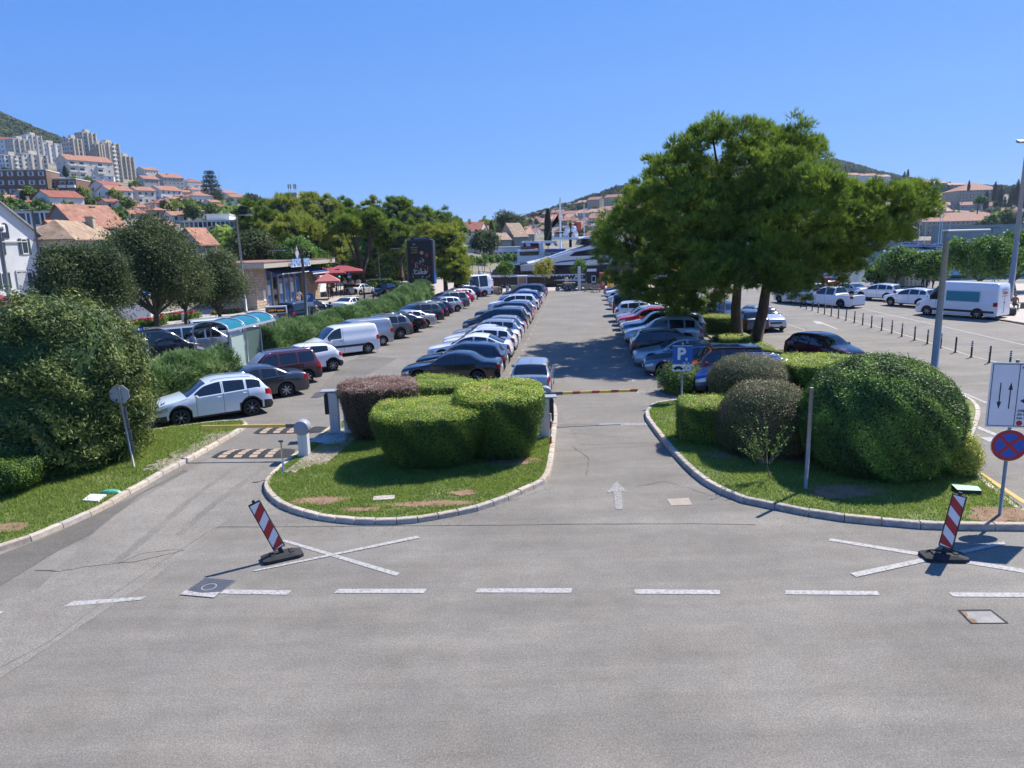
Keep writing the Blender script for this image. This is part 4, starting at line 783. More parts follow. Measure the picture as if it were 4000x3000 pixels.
put(3040, 3370, 1560, 1383, BARREL, 'glossy', 'glossy', 34000, .06, .034, 'broad hedge with a flat lime green top behind the big dome', zb=.12, top='boxtop', topk=.85, ex=2.6)
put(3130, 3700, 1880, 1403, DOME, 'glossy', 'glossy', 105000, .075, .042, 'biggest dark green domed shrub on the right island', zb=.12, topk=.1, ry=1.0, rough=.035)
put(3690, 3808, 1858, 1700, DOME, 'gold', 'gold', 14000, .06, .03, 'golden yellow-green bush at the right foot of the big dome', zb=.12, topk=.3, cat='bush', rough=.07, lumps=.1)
PINKF = mat('pink_petals', (.62, .28, .40), .6); REDF = mat('red_petals', (.45, .02, .04), .6)
put(2585, 2745, 1532, 1428, DOME, 'box', 'box', 9000, .08, .045, 'bush with pink flowers around the foot of the parking sign', zb=.12, topk=.2, cat='bush', rough=.1, lumps=.16, flowers=(PINKF, 45, .06))
# small hedges around the pine trunks
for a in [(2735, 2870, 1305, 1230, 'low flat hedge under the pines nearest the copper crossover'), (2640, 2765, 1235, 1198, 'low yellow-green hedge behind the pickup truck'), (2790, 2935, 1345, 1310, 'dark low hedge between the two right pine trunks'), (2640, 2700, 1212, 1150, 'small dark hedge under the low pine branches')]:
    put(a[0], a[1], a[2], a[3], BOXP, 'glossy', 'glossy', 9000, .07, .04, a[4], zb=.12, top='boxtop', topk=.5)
# big loose bush and small box at the left
cB, rB, hB = bushpx(-10, 650, 1880, 1160, .1, .15)
clipped('big_bush', cB+Vector((-.7, .5, 0)), rB*.96, rB*.88, hB*.97, [(0, .02), (.80, .02), (.92, .12), (1, .35), (.98, .55), (.88, .74), (.68, .9), (.4, .98), (0, 1.02)], 'photinia', 'glossy', 80000, .15, .058, 'huge round bush with glossy leaves and a few red flowers beside the pale SUV', cat='bush', rough=.16, lumps=.42, flowers=(REDF, 26, .05))
clipped('big_bush', cB+Vector((-3.4, .8, 0)), 2.2, 2.2, hB*.93, DOME, 'photinia', 'glossy', 26000, .105, .042, 'second round bush running out of the left edge of the photo', cat='bush', rough=.12, lumps=.2)
c, r, h = bushpx(-110, 160, 1955, 1792, .1, .4)
clipped('clipped_shrub', c, r, r*.8, h, [(0, .35), (.8, .35), (.95, .5), (1, .8), (.97, .95), (.85, 1), (0, 1.01)], 'box', 'box', 22000, .06, .035, 'small square clipped bush on bare stems at the left edge', ex=3, lumps=.08, rough=.05)
# oleander hedges: long narrow leaves pointing up and out
def oleander(P0, P1, w, h, n, label, seed=1, flowers=30):
    P0, P1 = Vector(P0), Vector(P1); L = (P1-P0).length; d = (P1-P0).normalized(); root = empty('oleander_hedge', P0, math.atan2(d.y, d.x), label, 'hedge')
    x = rng.uniform(0, L, n); a = rng.uniform(0, np.pi, n); hh = h*(.84+.32*vnoise(x+seed*9, x*0, 1.6, seed)); ww = w*(.8+.4*vnoise(x+3, x*0, 1.3, seed+2)); f = rng.uniform(.80, 1.06, n)
    y = np.cos(a)*ww/2*f; z = np.maximum(.1, np.sin(a)**.6*hh*f); low = rng.random(n) < .3; z = np.where(low, rng.uniform(.1, 1, n)*hh*.8, z)
    P = np.stack([x, y, z], 1); D = np.stack([rng.normal(0, .3, n), np.cos(a)*.8, np.abs(np.sin(a))*.6+.5], 1); Vv, Ff = needles(P, D, .26, .042, 4, .75)
    t = np.repeat(clump_tint(P, .6, seed), 4); link('foliage', npmesh('foliage', Vv, Ff, LM['oleander'], t), root)
    m = MB(); m.box((L/2, 0, h*.36), (L, w*.62, h*.72)); m.build('inner_foliage', CORE['glossy'], root)  # dark box added inside the hedge to block light
    fb = MB(); idx = rng.choice(n, flowers, False)
    for p in P[idx]:
        p = Vector(p)+Vector((0, 0, .1))
        for b in range(4): fb.add([p, p+Vector((.07*math.cos(b*1.6), .07*math.sin(b*1.6), .03)), p+Vector((.07*math.cos(b*1.6+.8), .07*math.sin(b*1.6+.8), .03))], [(0, 1, 2), (2, 1, 0)])
    fb.build('blossom', random.choice([REDF, WHITE]), root); return root
oleander((-17.0, 24.5, 0), (-13.5, 32.9, 0), 1.9, 2.1, 14500, 'oleander hedge with long leaves behind the pale SUV and the maroon car', 3)
oleander((-13.9, 39.6, 0), (-12.6, 50.0, 0), 1.9, 1.9, 15000, 'oleander hedge with pink flowers behind the white van', 5, 40)
oleander((-12.5, 50.5, 0), (-10.4, 63.0, 0), 1.9, 1.95, 13000, 'oleander hedge between the slate SUV and the billboard', 7, 25)
oleander((-10.3, 63.5, 0), (-8.9, 75.0, 0), 2.0, 2.4, 10000, 'taller oleander hedge at the foot of the billboard', 9, 10)
# ---------------- trees ----------------
def ico(sub=1):
    import bmesh
    b = bmesh.new(); bmesh.ops.create_icosphere(b, subdivisions=sub, radius=1); V = np.array([v.co[:] for v in b.verts]); F = np.array([[v.index for v in f.verts] for f in b.faces]); b.free(); return V, F
IV, IF = ico(2)
def cloud(lobes, n, leaf, ln, wd, kind='leaf', core='laurel', cs=.66, up=.35, rough=.14, seed=1, tsc=.8, k=5, squash=1.0, amp=.5, mid=.45, clump=None):
    """returns (foliage mesh, core mesh); lobes = [(x,y,z,r)]"""
    Lb = np.array(lobes, float); a = Lb[:, 3]**2; a = a/a.sum(); idx = rng.choice(len(Lb), n, p=a); D = rdir(n); D[:, 2] = np.where(D[:, 2] < -.78, -D[:, 2], D[:, 2])
    R = Lb[idx, 3]*(1+rng.normal(0, rough, n)-.04); S_ = np.array([1, 1, squash]); P = Lb[idx, :3]+D*S_*R[:, None]; tip = None
    if kind == 'needle' and clump:      # shoots in tufts; sunlit young tips and shaded hearts put into the tint
        m_ = max(20, n//clump[0]); ci = rng.integers(0, m_, n); rc = clump[1]*rng.uniform(.6, 1.3, m_)[ci]; u = rdir(n); u[:, 2] = np.abs(u[:, 2])*1.1-.25; q = rng.random(n)**.5; C0 = P[ci]; D = D[ci]*.45+u*.9; idx = idx[ci]; P = C0+u*(rc*q)[:, None]; tip = q
    keep = np.ones(n, bool)
    for i in range(len(Lb)):
        dd = np.linalg.norm((P-Lb[i, :3])/S_, axis=1); keep &= ~((dd < Lb[i, 3]*.72) & (idx != i))
    P, D = P[keep], D[keep]; t = clump_tint(P, tsc, seed, amp, mid)
    if tip is not None: t = np.clip(t*.6+(tip[keep]-.45)*.75, 0, 1)
    if kind == 'leaf': V, F = leaves(P, D, ln, wd, .5)
    else: d = D*.8+np.array([0, 0, up]); V, F = needles(P, d, ln, wd, k); t = np.repeat(t, k)
    f = npmesh('foliage', V, F, LM[leaf], t)
    if not cs: return f, None
    cv = np.concatenate([IV*S_*l[3]*cs*(1+.10*np.sin(IV[:, :1]*5+i))+np.array(l[:3]) for i, l in enumerate(lobes)]); cf = np.concatenate([IF+i*len(IV) for i in range(len(lobes))])
    return f, npmesh('inner_foliage', cv, cf, CORE[core], None, True)  # dark lobe cores added to keep light from passing through the crown
def limbs(root, base, fork, lobes, r0, bark, name='trunk', every=1, lean=0):
    m = MB(); base, fork = Vector(base), Vector(fork); mid = (base+fork)/2+Vector((random.uniform(-.15, .15), random.uniform(-.15, .15), 0))
    m.tube([base+Vector((0, 0, -.15)), base+Vector((0, 0, .25)), mid, fork], [r0*1.5, r0*1.08, r0*.9, r0*.72], n=12); m.build(name, bark, root)
    b = MB()
    for l in lobes[::every]:
        c = Vector(l[:3]); q = fork.lerp(c, .45)+Vector((0, 0, -.15*(c-fork).length*.3)); b.tube([fork-Vector((0, 0, .1)), q, c], [r0*.55, r0*.32, r0*.12], n=7)
    b.build('branch', bark, root)
def pinetree(base, fork_h, lob, D, label, n, seed, r0=.33, jit=1.2):
    base = Vector(base); root = empty('pine_tree', base, 0, label, 'tree'); L = []
    for i, (px, py, r) in enumerate(lob):
        rr = random.Random(seed*100+i); d = D+rr.uniform(-1, 1)*jit*r*D/FPX; p = AT(px, py, d); L.append((p.x-base.x, p.y-base.y, p.z-base.z, r*D/FPX))
    # extra lobes behind so the crown has depth
    L2 = L+[(x+.3, y+r*1.3+1.0, z-.1, r*.95) for (x, y, z, r) in L[::2]]+[(x, y-r*.9, z-r*.3, r*.8) for (x, y, z, r) in L[1::3]]
    f, c = cloud(L2, n, 'pine', .27, .030, 'needle', 'pine', 0, .5, .13, seed, 1.1, 7, 1.0, .5, .55, (42, .42))
    link('foliage', f, root)
    limbs(root, (0, 0, 0), (fork_h[0], fork_h[1], fork_h[2]), L[::2], r0, BARK); return root
pinetree(G(2806, 1246), (.4, .2, 3.2), [(2410, 905, 72), (2385, 990, 66), (2450, 825, 48), (2500, 850, 90), (2480, 940, 105), (2520, 1050, 100), (2620, 1050, 115), (2640, 1140, 85), (2560, 1125, 75), (2415, 1060, 60), (2700, 980, 110), (2540, 740, 66), (2600, 810, 90), (2740, 1110, 90), (2670, 1190, 50), (2740, 1180, 50), (2470, 1120, 45), (2380, 940, 50)], 45, 'left pine of the clump, its low crown hanging over the right row of cars', 46000, 3, .32)
pinetree(G(2878, 1313), (.0, .2, 3.6), [(2780, 510, 52), (2775, 585, 90), (2690, 645, 75), (2632, 600, 38), (2600, 690, 75), (2880, 565, 80), (2960, 535, 70), (2900, 680, 115), (2760, 720, 115), (3000, 640, 95), (2860, 820, 125), (2720, 860, 115), (2800, 950, 115), (2900, 980, 115), (2960, 880, 115), (3110, 540, 62), (3070, 610, 85), (3160, 640, 75), (3175, 575, 40), (2850, 500, 25)], 41, 'tallest pine of the clump, its top highest against the sky', 52000, 5, .36)
pinetree(G(2953, 1340), (.55, .1, 3.9), [(3080, 720, 115), (3180, 745, 80), (3050, 860, 125), (3170, 860, 115), (3000, 1000, 105), (3120, 990, 115), (3245, 960, 95), (3330, 870, 85), (3420, 850, 75), (3500, 820, 72), (3570, 795, 60), (3615, 760, 36), (3400, 940, 70), (3470, 890, 60), (3330, 1020, 60), (3220, 1070, 75), (3080, 1090, 65), (2960, 1090, 65), (3290, 780, 55), (3410, 780, 50), (3350, 790, 50), (3130, 1150, 35), (2790, 1070, 75), (2860, 1070, 75), (3620, 820, 30), (3540, 760, 35)], 37, 'right pine of the clump with a long arm of foliage reaching right', 56000, 8, .36)
def autolobes(c, a, b, k, seed, rr=.45):
    r = random.Random(seed); L = [(c[0], c[1], c[2], min(a, b)*.75)]
    for i in range(k):
        th = r.uniform(0, 2*math.pi); ph = math.asin(r.uniform(-.45, 1)); q = r.uniform(.5, .72); L.append((c[0]+math.cos(th)*math.cos(ph)*a*q, c[1]+math.sin(th)*math.cos(ph)*a*q, c[2]+math.sin(ph)*b*q, rr*min(a, b)*r.uniform(.8, 1.2)))
    return L
def tree(px, pyc, rpx, hpx, d, leaf, core, n, ln, wd, label, name='broadleaf_tree', k=12, kind='leaf', ground=0., r0=.18, seed=None, bark=None, group=None, cat='tree', squash=1., fork=None, rr=.45, kk=4, trunk=True, cs=.66, rough=.16):
    """crown centre at pixel (px, pyc), half size (rpx, hpx) px, at distance d"""
    seed = seed or int(px*3+pyc); c = AT(px, pyc, d); a = rpx*d/FPX; b = hpx*d/FPX; root = empty(name, (c.x, c.y, ground), 0, label, cat, group); cz = c.z-ground
    L = autolobes((0, 0, cz), a, b, k, seed, rr); f, co = cloud(L, n, leaf, ln, wd, kind, core, cs, .4, rough, seed, max(.5, a*.25), kk, squash, clump=(30, max(.4, a*.13)) if kind == 'needle' and a > 1.5 else None)
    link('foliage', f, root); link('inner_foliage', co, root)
    if trunk: limbs(root, (0, 0, 0), (0, 0, fork if fork is not None else max(.6, cz-b*.75)), L[1::2], r0, bark or BARKG)
    return root
tree(345, 1118, 200, 150, 44, 'laurel', 'laurel', 52000, .17, .09, 'round grey-green tree rising right behind the huge bush', k=26, rr=.36, cs=.5, rough=.24)
tree(590, 1068, 225, 205, 52, 'laurel', 'laurel', 70000, .19, .10, 'tallest dark grey-green tree of the left group, two trunks below', k=34, r0=.25, rr=.33, cs=.5, rough=.26)
tree(845, 1118, 125, 128, 62, 'laurel', 'laurel', 30000, .2, .10, 'dark round tree standing against the stone kiosk', k=20, rr=.38, cs=.5, rough=.24)
tree(715, 1128, 125, 105, 58, 'laurel', 'laurel', 26000, .2, .10, 'dark tree filling the gap left of the stone kiosk', k=18, rr=.38, cs=.5, rough=.24)
PT = [(1000, 870, 80, 105, 112, 'pine', 'dark green pine at the left end of the pine row'), (1100, 850, 90, 80, 118, 'pinefar', 'yellow-green pine top below the white house'), (1150, 955, 130, 100, 98, 'pinefar', 'broad yellow-green pine in the middle of the row'),
      (1240, 850, 90, 85, 125, 'pinefar', 'bright pine rising in the middle of the row'), (1320, 835, 60, 60, 130, 'pine', 'small dark round pine top on the skyline of the row'), (1290, 960, 80, 90, 108, 'pinefar', 'lower pine mass beside the umbrella pine'),
      (1560, 860, 95, 75, 122, 'pine', 'dark pine behind the umbrella pine'), (1640, 900, 80, 80, 118, 'pine', 'dark pine left of the billboard pines'), (1720, 890, 80, 55, 130, 'pine', 'low pine on the skyline sloping down toward the billboard'), (1470, 870, 70, 70, 128, 'pinefar', 'yellowish pine between the umbrella pine and the dark pine'),
      (1560, 950, 75, 90, 105, 'pine', 'shaded dark pine behind the billboard')]
for x, y, r, h, d, lf, lab in PT: tree(x, y, r, h, d, lf, 'pine', int(5200*(r/90)**2), .62, .10, lab, 'pine_tree', 14, 'needle', 0, .3, bark=BARK, kk=4)
tree(1405, 890, 125, 62, 100, 'pine', 'pine', 9500, .5, .085, 'umbrella pine with a wide rounded crown on bare leaning limbs', 'pine_tree', 16, 'needle', 0, .38, bark=BARK, kk=5, squash=.8, fork=2.6, rr=.5)
tree(1735, 960, 110, 75, 88, 'pinefar', 'pine', 8500, .42, .07, 'yellow-green pine crown right behind the billboard', 'pine_tree', 14, 'needle', 0, .3, bark=BARK, kk=5)
tree(1775, 1060, 80, 70, 85, 'pinefar', 'pine', 6500, .42, .07, 'lower pine crown touching the right side of the billboard', 'pine_tree', 12, 'needle', 0, .25, bark=BARK, kk=5)
tree(1640, 1000, 60, 90, 94, 'pinefar', 'pine', 4500, .42, .07, 'pine foliage showing above the billboard top', 'pine_tree', 10, 'needle', 0, .25, bark=BARK, kk=5)
tree(990, 985, 115, 80, 88, 'laurel', 'laurel', 9000, .34, .17, 'dark broadleaf tree above the kiosk roof', k=14)
tree(1185, 1010, 110, 80, 86, 'broad', 'laurel', 8500, .36, .18, 'mid-green tree above the kiosk sign', k=14)
tree(1285, 1030, 60, 50, 116, 'laurel', 'laurel', 3500, .3, .15, 'shaded tree right of the kiosk sign', k=10)
tree(1400, 1040, 70, 50, 118, 'pinefar', 'glossy', 4000, .3, .12, 'rounded yellow-green shrub behind the red parasols', k=10, name='bush', cat='bush')
tree(1535, 1045, 75, 60, 116, 'pinefar', 'glossy', 5000, .32, .13, 'yellow-green round tree left of the billboard', k=12)
tree(1460, 1000, 60, 45, 120, 'broad', 'laurel', 2600, .32, .15, 'small green tree behind the scooters', k=9)
tree(935, 960, 75, 30, 120, 'broad', 'pine', 3600, .4, .12, 'flat-topped bright green pine below the low white building', k=9, kind='needle', name='pine_tree')
tree(1890, 955, 58, 58, 165, 'laurel', 'dark', 3200, .55, .28, 'very dark round tree left of the monastery', k=10)
tree(1990, 880, 70, 55, 260, 'laurel', 'dark', 3200, .8, .4, 'dark wooded crown behind the monastery', k=12)
tree(1905, 895, 45, 30, 270, 'pine', 'pine', 1500, 1.0, .3, 'pine left of the dark crown on the far ridge', k=8, kind='needle')
tree(1780, 895, 60, 35, 190, 'broad', 'laurel', 2600, .6, .3, 'green tree behind the dark-roofed cream house', k=10)
for i, x in enumerate([1845, 1868, 1890, 1915, 1945, 1980, 2008]):
    tree(x, 1022-i*2.2, 20+i, 22, 128+i*6, 'broad', 'glossy', 700, .34, .2, 'small clipped tree in the row along the waterfront promenade', k=6, group='young trees along the promenade', r0=.07, trunk=True)
tree(1976, 1057, 40, 34, 92.5, 'broad', 'glossy', 1700, .26, .15, 'green young tree on the quay beside the grey booth', k=8, r0=.06, cs=.5, rough=.22)
tree(2127, 1052, 42, 50, 92.5, 'yellow', 'gold', 1500, .26, .15, 'yellowing young tree on the quay in front of the ferry', k=9, r0=.06, cs=.4, rough=.26)
tree(2262, 1048, 34, 40, 93, 'broad', 'glossy', 1400, .26, .15, 'green young tree on the quay beside the white pillar', k=8, r0=.06, cs=.45, rough=.24)
for x, y, r, h, d, n, lab in [(3505, 1040, 80, 70, 82, 6500, 'leafy tree above the left white container'), (3625, 1050, 80, 68, 80, 6500, 'leafy tree over the two men by the container'), (3835, 1020, 140, 100, 70, 15000, 'broad leafy tree right above the delivery van'), (3975, 1010, 105, 105, 74, 9000, 'leafy tree at the right edge of the photo'), (3420, 1080, 40, 40, 84, 1500, 'low leafy shoots left of the white containers')]:
    tree(x, y, r, h, d, 'broad', 'glossy', n, .30, .17, lab, k=12, r0=.16, cs=.5, rough=.2)
# cypress shapes
def cypress(px, py0, py1, wpx, d, label, group=None, gz=0, n=900):
    p = AT(px, py0, d); h = (py0-py1)*d/FPX; w = wpx*d/FPX/2; root = empty('cypress_tree', p, 0, label, 'tree', group); t = rng.random(n); a = rng.uniform(0, 2*np.pi, n)
    pr = np.interp(t, [0, .08, .35, .75, 1], [.45, .85, 1, .62, .05])*w*rng.uniform(.85, 1.12, n); P = np.stack([np.cos(a)*pr, np.sin(a)*pr, t*h], 1); D = np.stack([np.cos(a)*.6, np.sin(a)*.6, np.full(n, .9)], 1)
    s = max(h*.06, .3); V, F = needles(P, D, s, s*.3, 3, .4); link('foliage', npmesh('foliage', V, F, LM['dark'], np.repeat(rng.random(n), 3)), root)
    m = MB(); m.lathe([(w*.4, 0), (w*.8, h*.1), (w*.9, h*.35), (w*.55, h*.75), (.05, h*.97)], n=10); m.build('inner_foliage', CORE['dark'], root); m = MB(); m.tube([(0, 0, -2), (0, 0, h*.2)], w*.15, n=6); m.build('trunk', BARKG, root); return root
cypress(2141, 960, 827, 22, 235, 'tall slim cypress left of the yacht mast', n=2200)
cypress(1920, 940, 868, 16, 240, 'slim cypress left of the monastery tower', n=900)
for x, y0, y1, d in [(3532, 698, 672, 800), (3545, 698, 664, 800), (3783, 745, 708, 560)]: cypress(x, y0, y1, 9, d, 'lone dark cypress standing on the right ridge line', 'cypresses on the right ridge')
for i in range(26): x = 3880+i*9+random.uniform(-4, 4); y = 830+random.uniform(-50, 40); cypress(x, y, y-random.uniform(60, 95), 20, 540+random.uniform(-30, 60), 'dark cypress in the grove at the right edge', 'cypress grove at the right edge', n=260)
cypress(3848, 825, 752, 16, 520, 'single dark cypress in front of the big tan block')
cypress(258, 690, 650, 22, 330, 'dark conifer in front of the cream terrace', n=500)
# cedar with level tiers and two palms
cd_ = slope(830, 800); root = empty('cedar_tree', cd_, 0, 'dark cedar with level tiers of branches among the villas', 'tree'); s_ = cd_.y/FPX
Lc = []; 
for i in range(7):
    z = (20+i*16)*s_; w = (46-i*6)*s_
    for a in np.linspace(0, 5.5, 6): Lc.append((math.cos(a+i)*w*.75, math.sin(a+i)*w*.75, z, 9*s_+w*.1))
f, c = cloud(Lc, 3500, 'dark', .9, .16, 'needle', 'dark', .5, .1, .2, 4, 2, 3, .45); link('foliage', f, root); link('inner_foliage', c, root); m = MB(); m.tube([(0, 0, -2), (0, 0, 125*s_)], [.5, .15], n=6); m.build('trunk', BARKG, root)
def palm(px, py0, py1, rpx, label, d=None):
    p = slope(px, py0) if d is None else AT(px, py0, d); s = p.y/FPX; h = (py0-py1)*s; R = rpx*s; root = empty('palm_tree', p, 0, label, 'tree'); m = MB(); m.tube([(0, 0, -2), (.2, 0, h*.5), (0, 0, h)], [.4, .28, .3], n=7); m.build('trunk', BARKG, root)
    P = []; D = []
    for k in range(34):
        a = k*2.4; el = math.radians(-55+125*((k*.618) % 1)); 
        for t in np.linspace(.25, 1, 12):
            x = R*t*math.cos(el); P.append((math.cos(a)*x, math.sin(a)*x, h+R*t*math.sin(el)-.35*R*t*t)); D.append((math.cos(a), math.sin(a), .1))
    V, F = needles(np.array(P), np.array(D), R*.28, R*.03, 4, .8); link('frond', npmesh('frond', V, F, LM['laurel'], rng.random(len(F))), root)
palm(708, 840, 780, 18, 'left palm of the pair among the villas'); palm(742, 858, 797, 20, 'right palm of the pair among the villas'); palm(312, 790, 758, 20, 'low palm above the white house with the red roof')
# small far trees: a few shapes, copied one by one
FAR = []
for i in range(6):
    lf = ['pine', 'laurel', 'broad', 'pinefar', 'laurel', 'pine'][i]; L = autolobes((0, 0, .6), .5, .42, 7, i+50, .5); f, c = cloud(L, 420, lf, .17, .085, 'leaf', 'pine', .75, .3, .14, i, .3, 3)
    t = MB(); t.tube([(0, 0, -.6), (0, 0, .45)], [.05, .03], n=5); FAR.append((f, c, t.mesh('trunk', BARKG)))
def fartree(p, s, hs, label, group):
    v = random.choice(FAR); root = empty('tree', p, random.uniform(0, 6.28), label, 'tree', group); root.scale = (s, s, hs)
    link('foliage', v[0], root); link('inner_foliage', v[1], root); link('trunk', v[2], root)
occ = []
def scatter(n, x0, x1, f0, f1, s0, s1, label, group, seed):
    r = random.Random(seed)
    for i in range(n):
        x = r.uniform(x0, x1); a = f0(x); b = f1(x); y = a+(b-a)*r.random(); p = slope(x, y); s = r.uniform(s0, s1); fartree((p.x, p.y, p.z), s, s*r.uniform(.8, 1.2), label, group)
scatter(62, -60, 980, lambda x: 705+max(0, x-250)*.13, lambda x: 900, 3.2, 6.5, 'green tree growing between the hillside houses on the left', 'trees among the left hillside houses', 1)
scatter(24, 950, 1450, lambda x: 815+max(0, x-950)*.06, lambda x: 880, 8, 12, 'tree on the wooded crest behind the pine row', 'trees on the crest behind the pines', 2)
scatter(32, 1680, 2060, lambda x: 885, lambda x: 950, 8, 13, 'tree on the far shore left of the monastery', 'trees on the far shore left of the monastery', 3)
scatter(62, 2060, 2600, lambda x: 865-(x-2060)*.2, lambda x: 935, 3, 6, 'tree between the houses above the ferry', 'trees between the houses above the ferry', 4)
scatter(80, 3180, 4050, lambda x: 755, lambda x: 940, 4.5, 9, 'tree on the right-hand slope across the harbour', 'trees on the right-hand slope', 5)
fr = [(3660, 928, 30), (3750, 925, 30), (3830, 905, 38), (3870, 885, 45), (3940, 890, 50), (3350, 940, 60), (3430, 935, 60), (3500, 925, 50), (3560, 930, 40), (3920, 860, 40), (3820, 790, 25)]
for x, y, r in fr: p = AT(x, y+r*.8, 345); fartree((p.x, p.y, p.z), r*2*345/FPX, r*1.7*345/FPX, 'rounded tree along the far shore in front of the long roof', 'rounded trees on the far right shore')
def wood(label, cols, rowf, d0, d1, n, s, leaf, seed):
    r = np.random.default_rng(seed); Vs = []; Fs = []; ts = []; o = 0
    for i in range(n):
        x = r.uniform(*cols); d = r.uniform(d0, d1); p = AT(x, rowf(x, d), d); S_ = s*r.uniform(.7, 1.3); D = rdir(46); D[:, 2] = np.abs(D[:, 2]); P = np.array(p)+D*S_*np.array([1, 1, .85])*r.uniform(.8, 1.05, (46, 1)); V, F = leaves(P, D, S_*.62, S_*.4, .75)
        Vs.append(V); Fs.append(F+o); o += len(V); ts.append(np.clip(r.uniform(.15, .8)+r.normal(0, .12, 46), 0, 1))
    ob = link('wooded_slope', npmesh('wooded_slope', np.concatenate(Vs), np.concatenate(Fs), LM[leaf], np.concatenate(ts))); tag(ob, label, 'woodland', kind='stuff')
wood('dense wood covering the steep hill at the upper left', (-300, 480), lambda x, d: hrow(x, d), 640, 1250, 1500, 8, 'forest', 1)
wood('dark wood on the round hilltop above the white terraces at the right', (3120, 3700), lambda x, d: hrow(x, d), 880, 1290, 1100, 9, 'forest', 2)
wood('belt of trees across the hill behind the big pine', (2560, 3200), lambda x, d: hrow(x, d), 400, 1200, 1500, 8, 'forest', 3)
wood('scrub and trees low on the right hill', (3500, 4300), lambda x, d: hrow(x, d), 860, 1280, 700, 8, 'forest', 4)
wood('wooded ridge beyond the harbour basin', (1600, 2480), lambda x, d: hrow(x, d), 720, 1250, 800, 7, 'forest', 5)
wood('wooded ground behind the pine row', (850, 1750), lambda x, d: hrow(x, d), 125, 420, 1100, 4.5, 'pine', 6)
# sapling with thin stem in the right island, bed of flowers by the stone wall
sp = G(3008, 1874, .12); root = empty('sapling', sp, 0, 'thin sapling with sparse leaves in front of the brownish dome', 'tree'); m = MB(); tips = []
m.tube([(0, 0, 0), (-.12, 0, .5), (-.3, 0, .9)], [.018, .015, .008], n=5)
for i in range(16): a = random.uniform(-1, 1); b = Vector((-.12+a*.1, 0, .45)); e = Vector((-.3+a*.75, random.uniform(-.4, .4), random.uniform(.8, 1.75))); m.tube([b, b.lerp(e, .5)+Vector((0, 0, -.08)), e], [.008, .006, .003], n=4); tips += [b.lerp(e, t) for t in np.linspace(.3, 1, 26)]
m.build('stem', BARKG, root); P = np.array(tips)+rng.normal(0, .035, (len(tips), 3)); V, F = leaves(P, rdir(len(P)), .07, .04, .4); link('foliage', npmesh('foliage', V, F, LM['broad'], rng.random(len(P))), root)
def flowerbed(px0, px1, py, h, label):
    a, b = G(px0, py), G(px1, py-(px1-px0)*.09); n = 2600; t = rng.random(n); x = a.x+(b.x-a.x)*t; y = a.y+(b.y-a.y)*t+rng.uniform(-.9, .9, n); z = rng.uniform(.05, 1, n)*h; P = np.stack([x, y, z], 1); root = empty('flower_bed', (0, 0, 0), 0, label, 'flower bed')
    V, F = leaves(P, np.tile([[0, 0, 1.]], (n, 1)), .3, .13, .35); link('foliage', npmesh('foliage', V, F, LM['broad'], rng.random(n)), root); fb = MB()
    for i in range(36): p = P[i]; fb.box((p[0], p[1], h+.05), (.14, .14, .16))
    fb.build('blossom', REDF, root)
flowerbed(530, 640, 1285, .7, 'bed of red-flowered cannas nearest the bus shelter'); flowerbed(620, 775, 1262, .7, 'bed of red-flowered cannas beside the litter bin'); flowerbed(840, 950, 1233, .4, 'low green bed at the corner of the stone kiosk')
# ---------------- cars ----------------
TRIM = mat('car_black_trim', (.03, .03, .032), .6, var=.1); UNDER = mat('car_underside', (.008, .008, .009), .9)
HEADL = mat('headlight_glass', (.55, .58, .62), .12, .3, spec=.8); TAILL = mat('taillight_red', (.35, .008, .012), .15, spec=.8)
PLATE = mat('number_plate_white', (.75, .76, .78), .4); CHROME = mat('chrome_trim', (.6, .62, .65), .18, .9)
RIM = mat('alloy_rim_silver', (.5, .51, .53), .3, .6); TYRE = mat('tyre_rubber', (.02, .02, .021), .85); RIMD = mat('alloy_rim_dark', (.05, .05, .055), .35, .5)
CARGLASS = mat('car_window_glass', (.01, .013, .016), .04, spec=.9, coat=.3)
SHADE = mat('foil_sunshade', (.55, .6, .66), .25, .5)
_paint = {}
def paint(n):
    c = {'white': (.80, .81, .82), 'pearl': (.66, .73, .80), 'silver': (.50, .52, .55), 'lightgrey': (.40, .43, .47), 'grey': (.13, .145, .165), 'darkgrey': (.055, .062, .072), 'black': (.010, .011, .014), 'navy': (.012, .022, .055),
         'blue': (.01, .07, .34), 'bluegrey': (.10, .15, .22), 'red': (.42, .012, .02), 'maroon': (.075, .012, .014), 'orange': (.30, .07, .02), 'darkred': (.11, .008, .012), 'cream': (.62, .60, .55), 'mint': (.25, .45, .32)}[n]
    if n not in _paint:
        metal = .55 if n in ('silver', 'lightgrey', 'grey', 'darkgrey', 'bluegrey', 'pearl', 'navy', 'blue') else 0
        if n == 'pearl': metal = .15
        _paint[n] = mat('car_paint_'+n, c, .28 if metal else .24, metal, coat=.9)
    return _paint[n]
P_ = dict
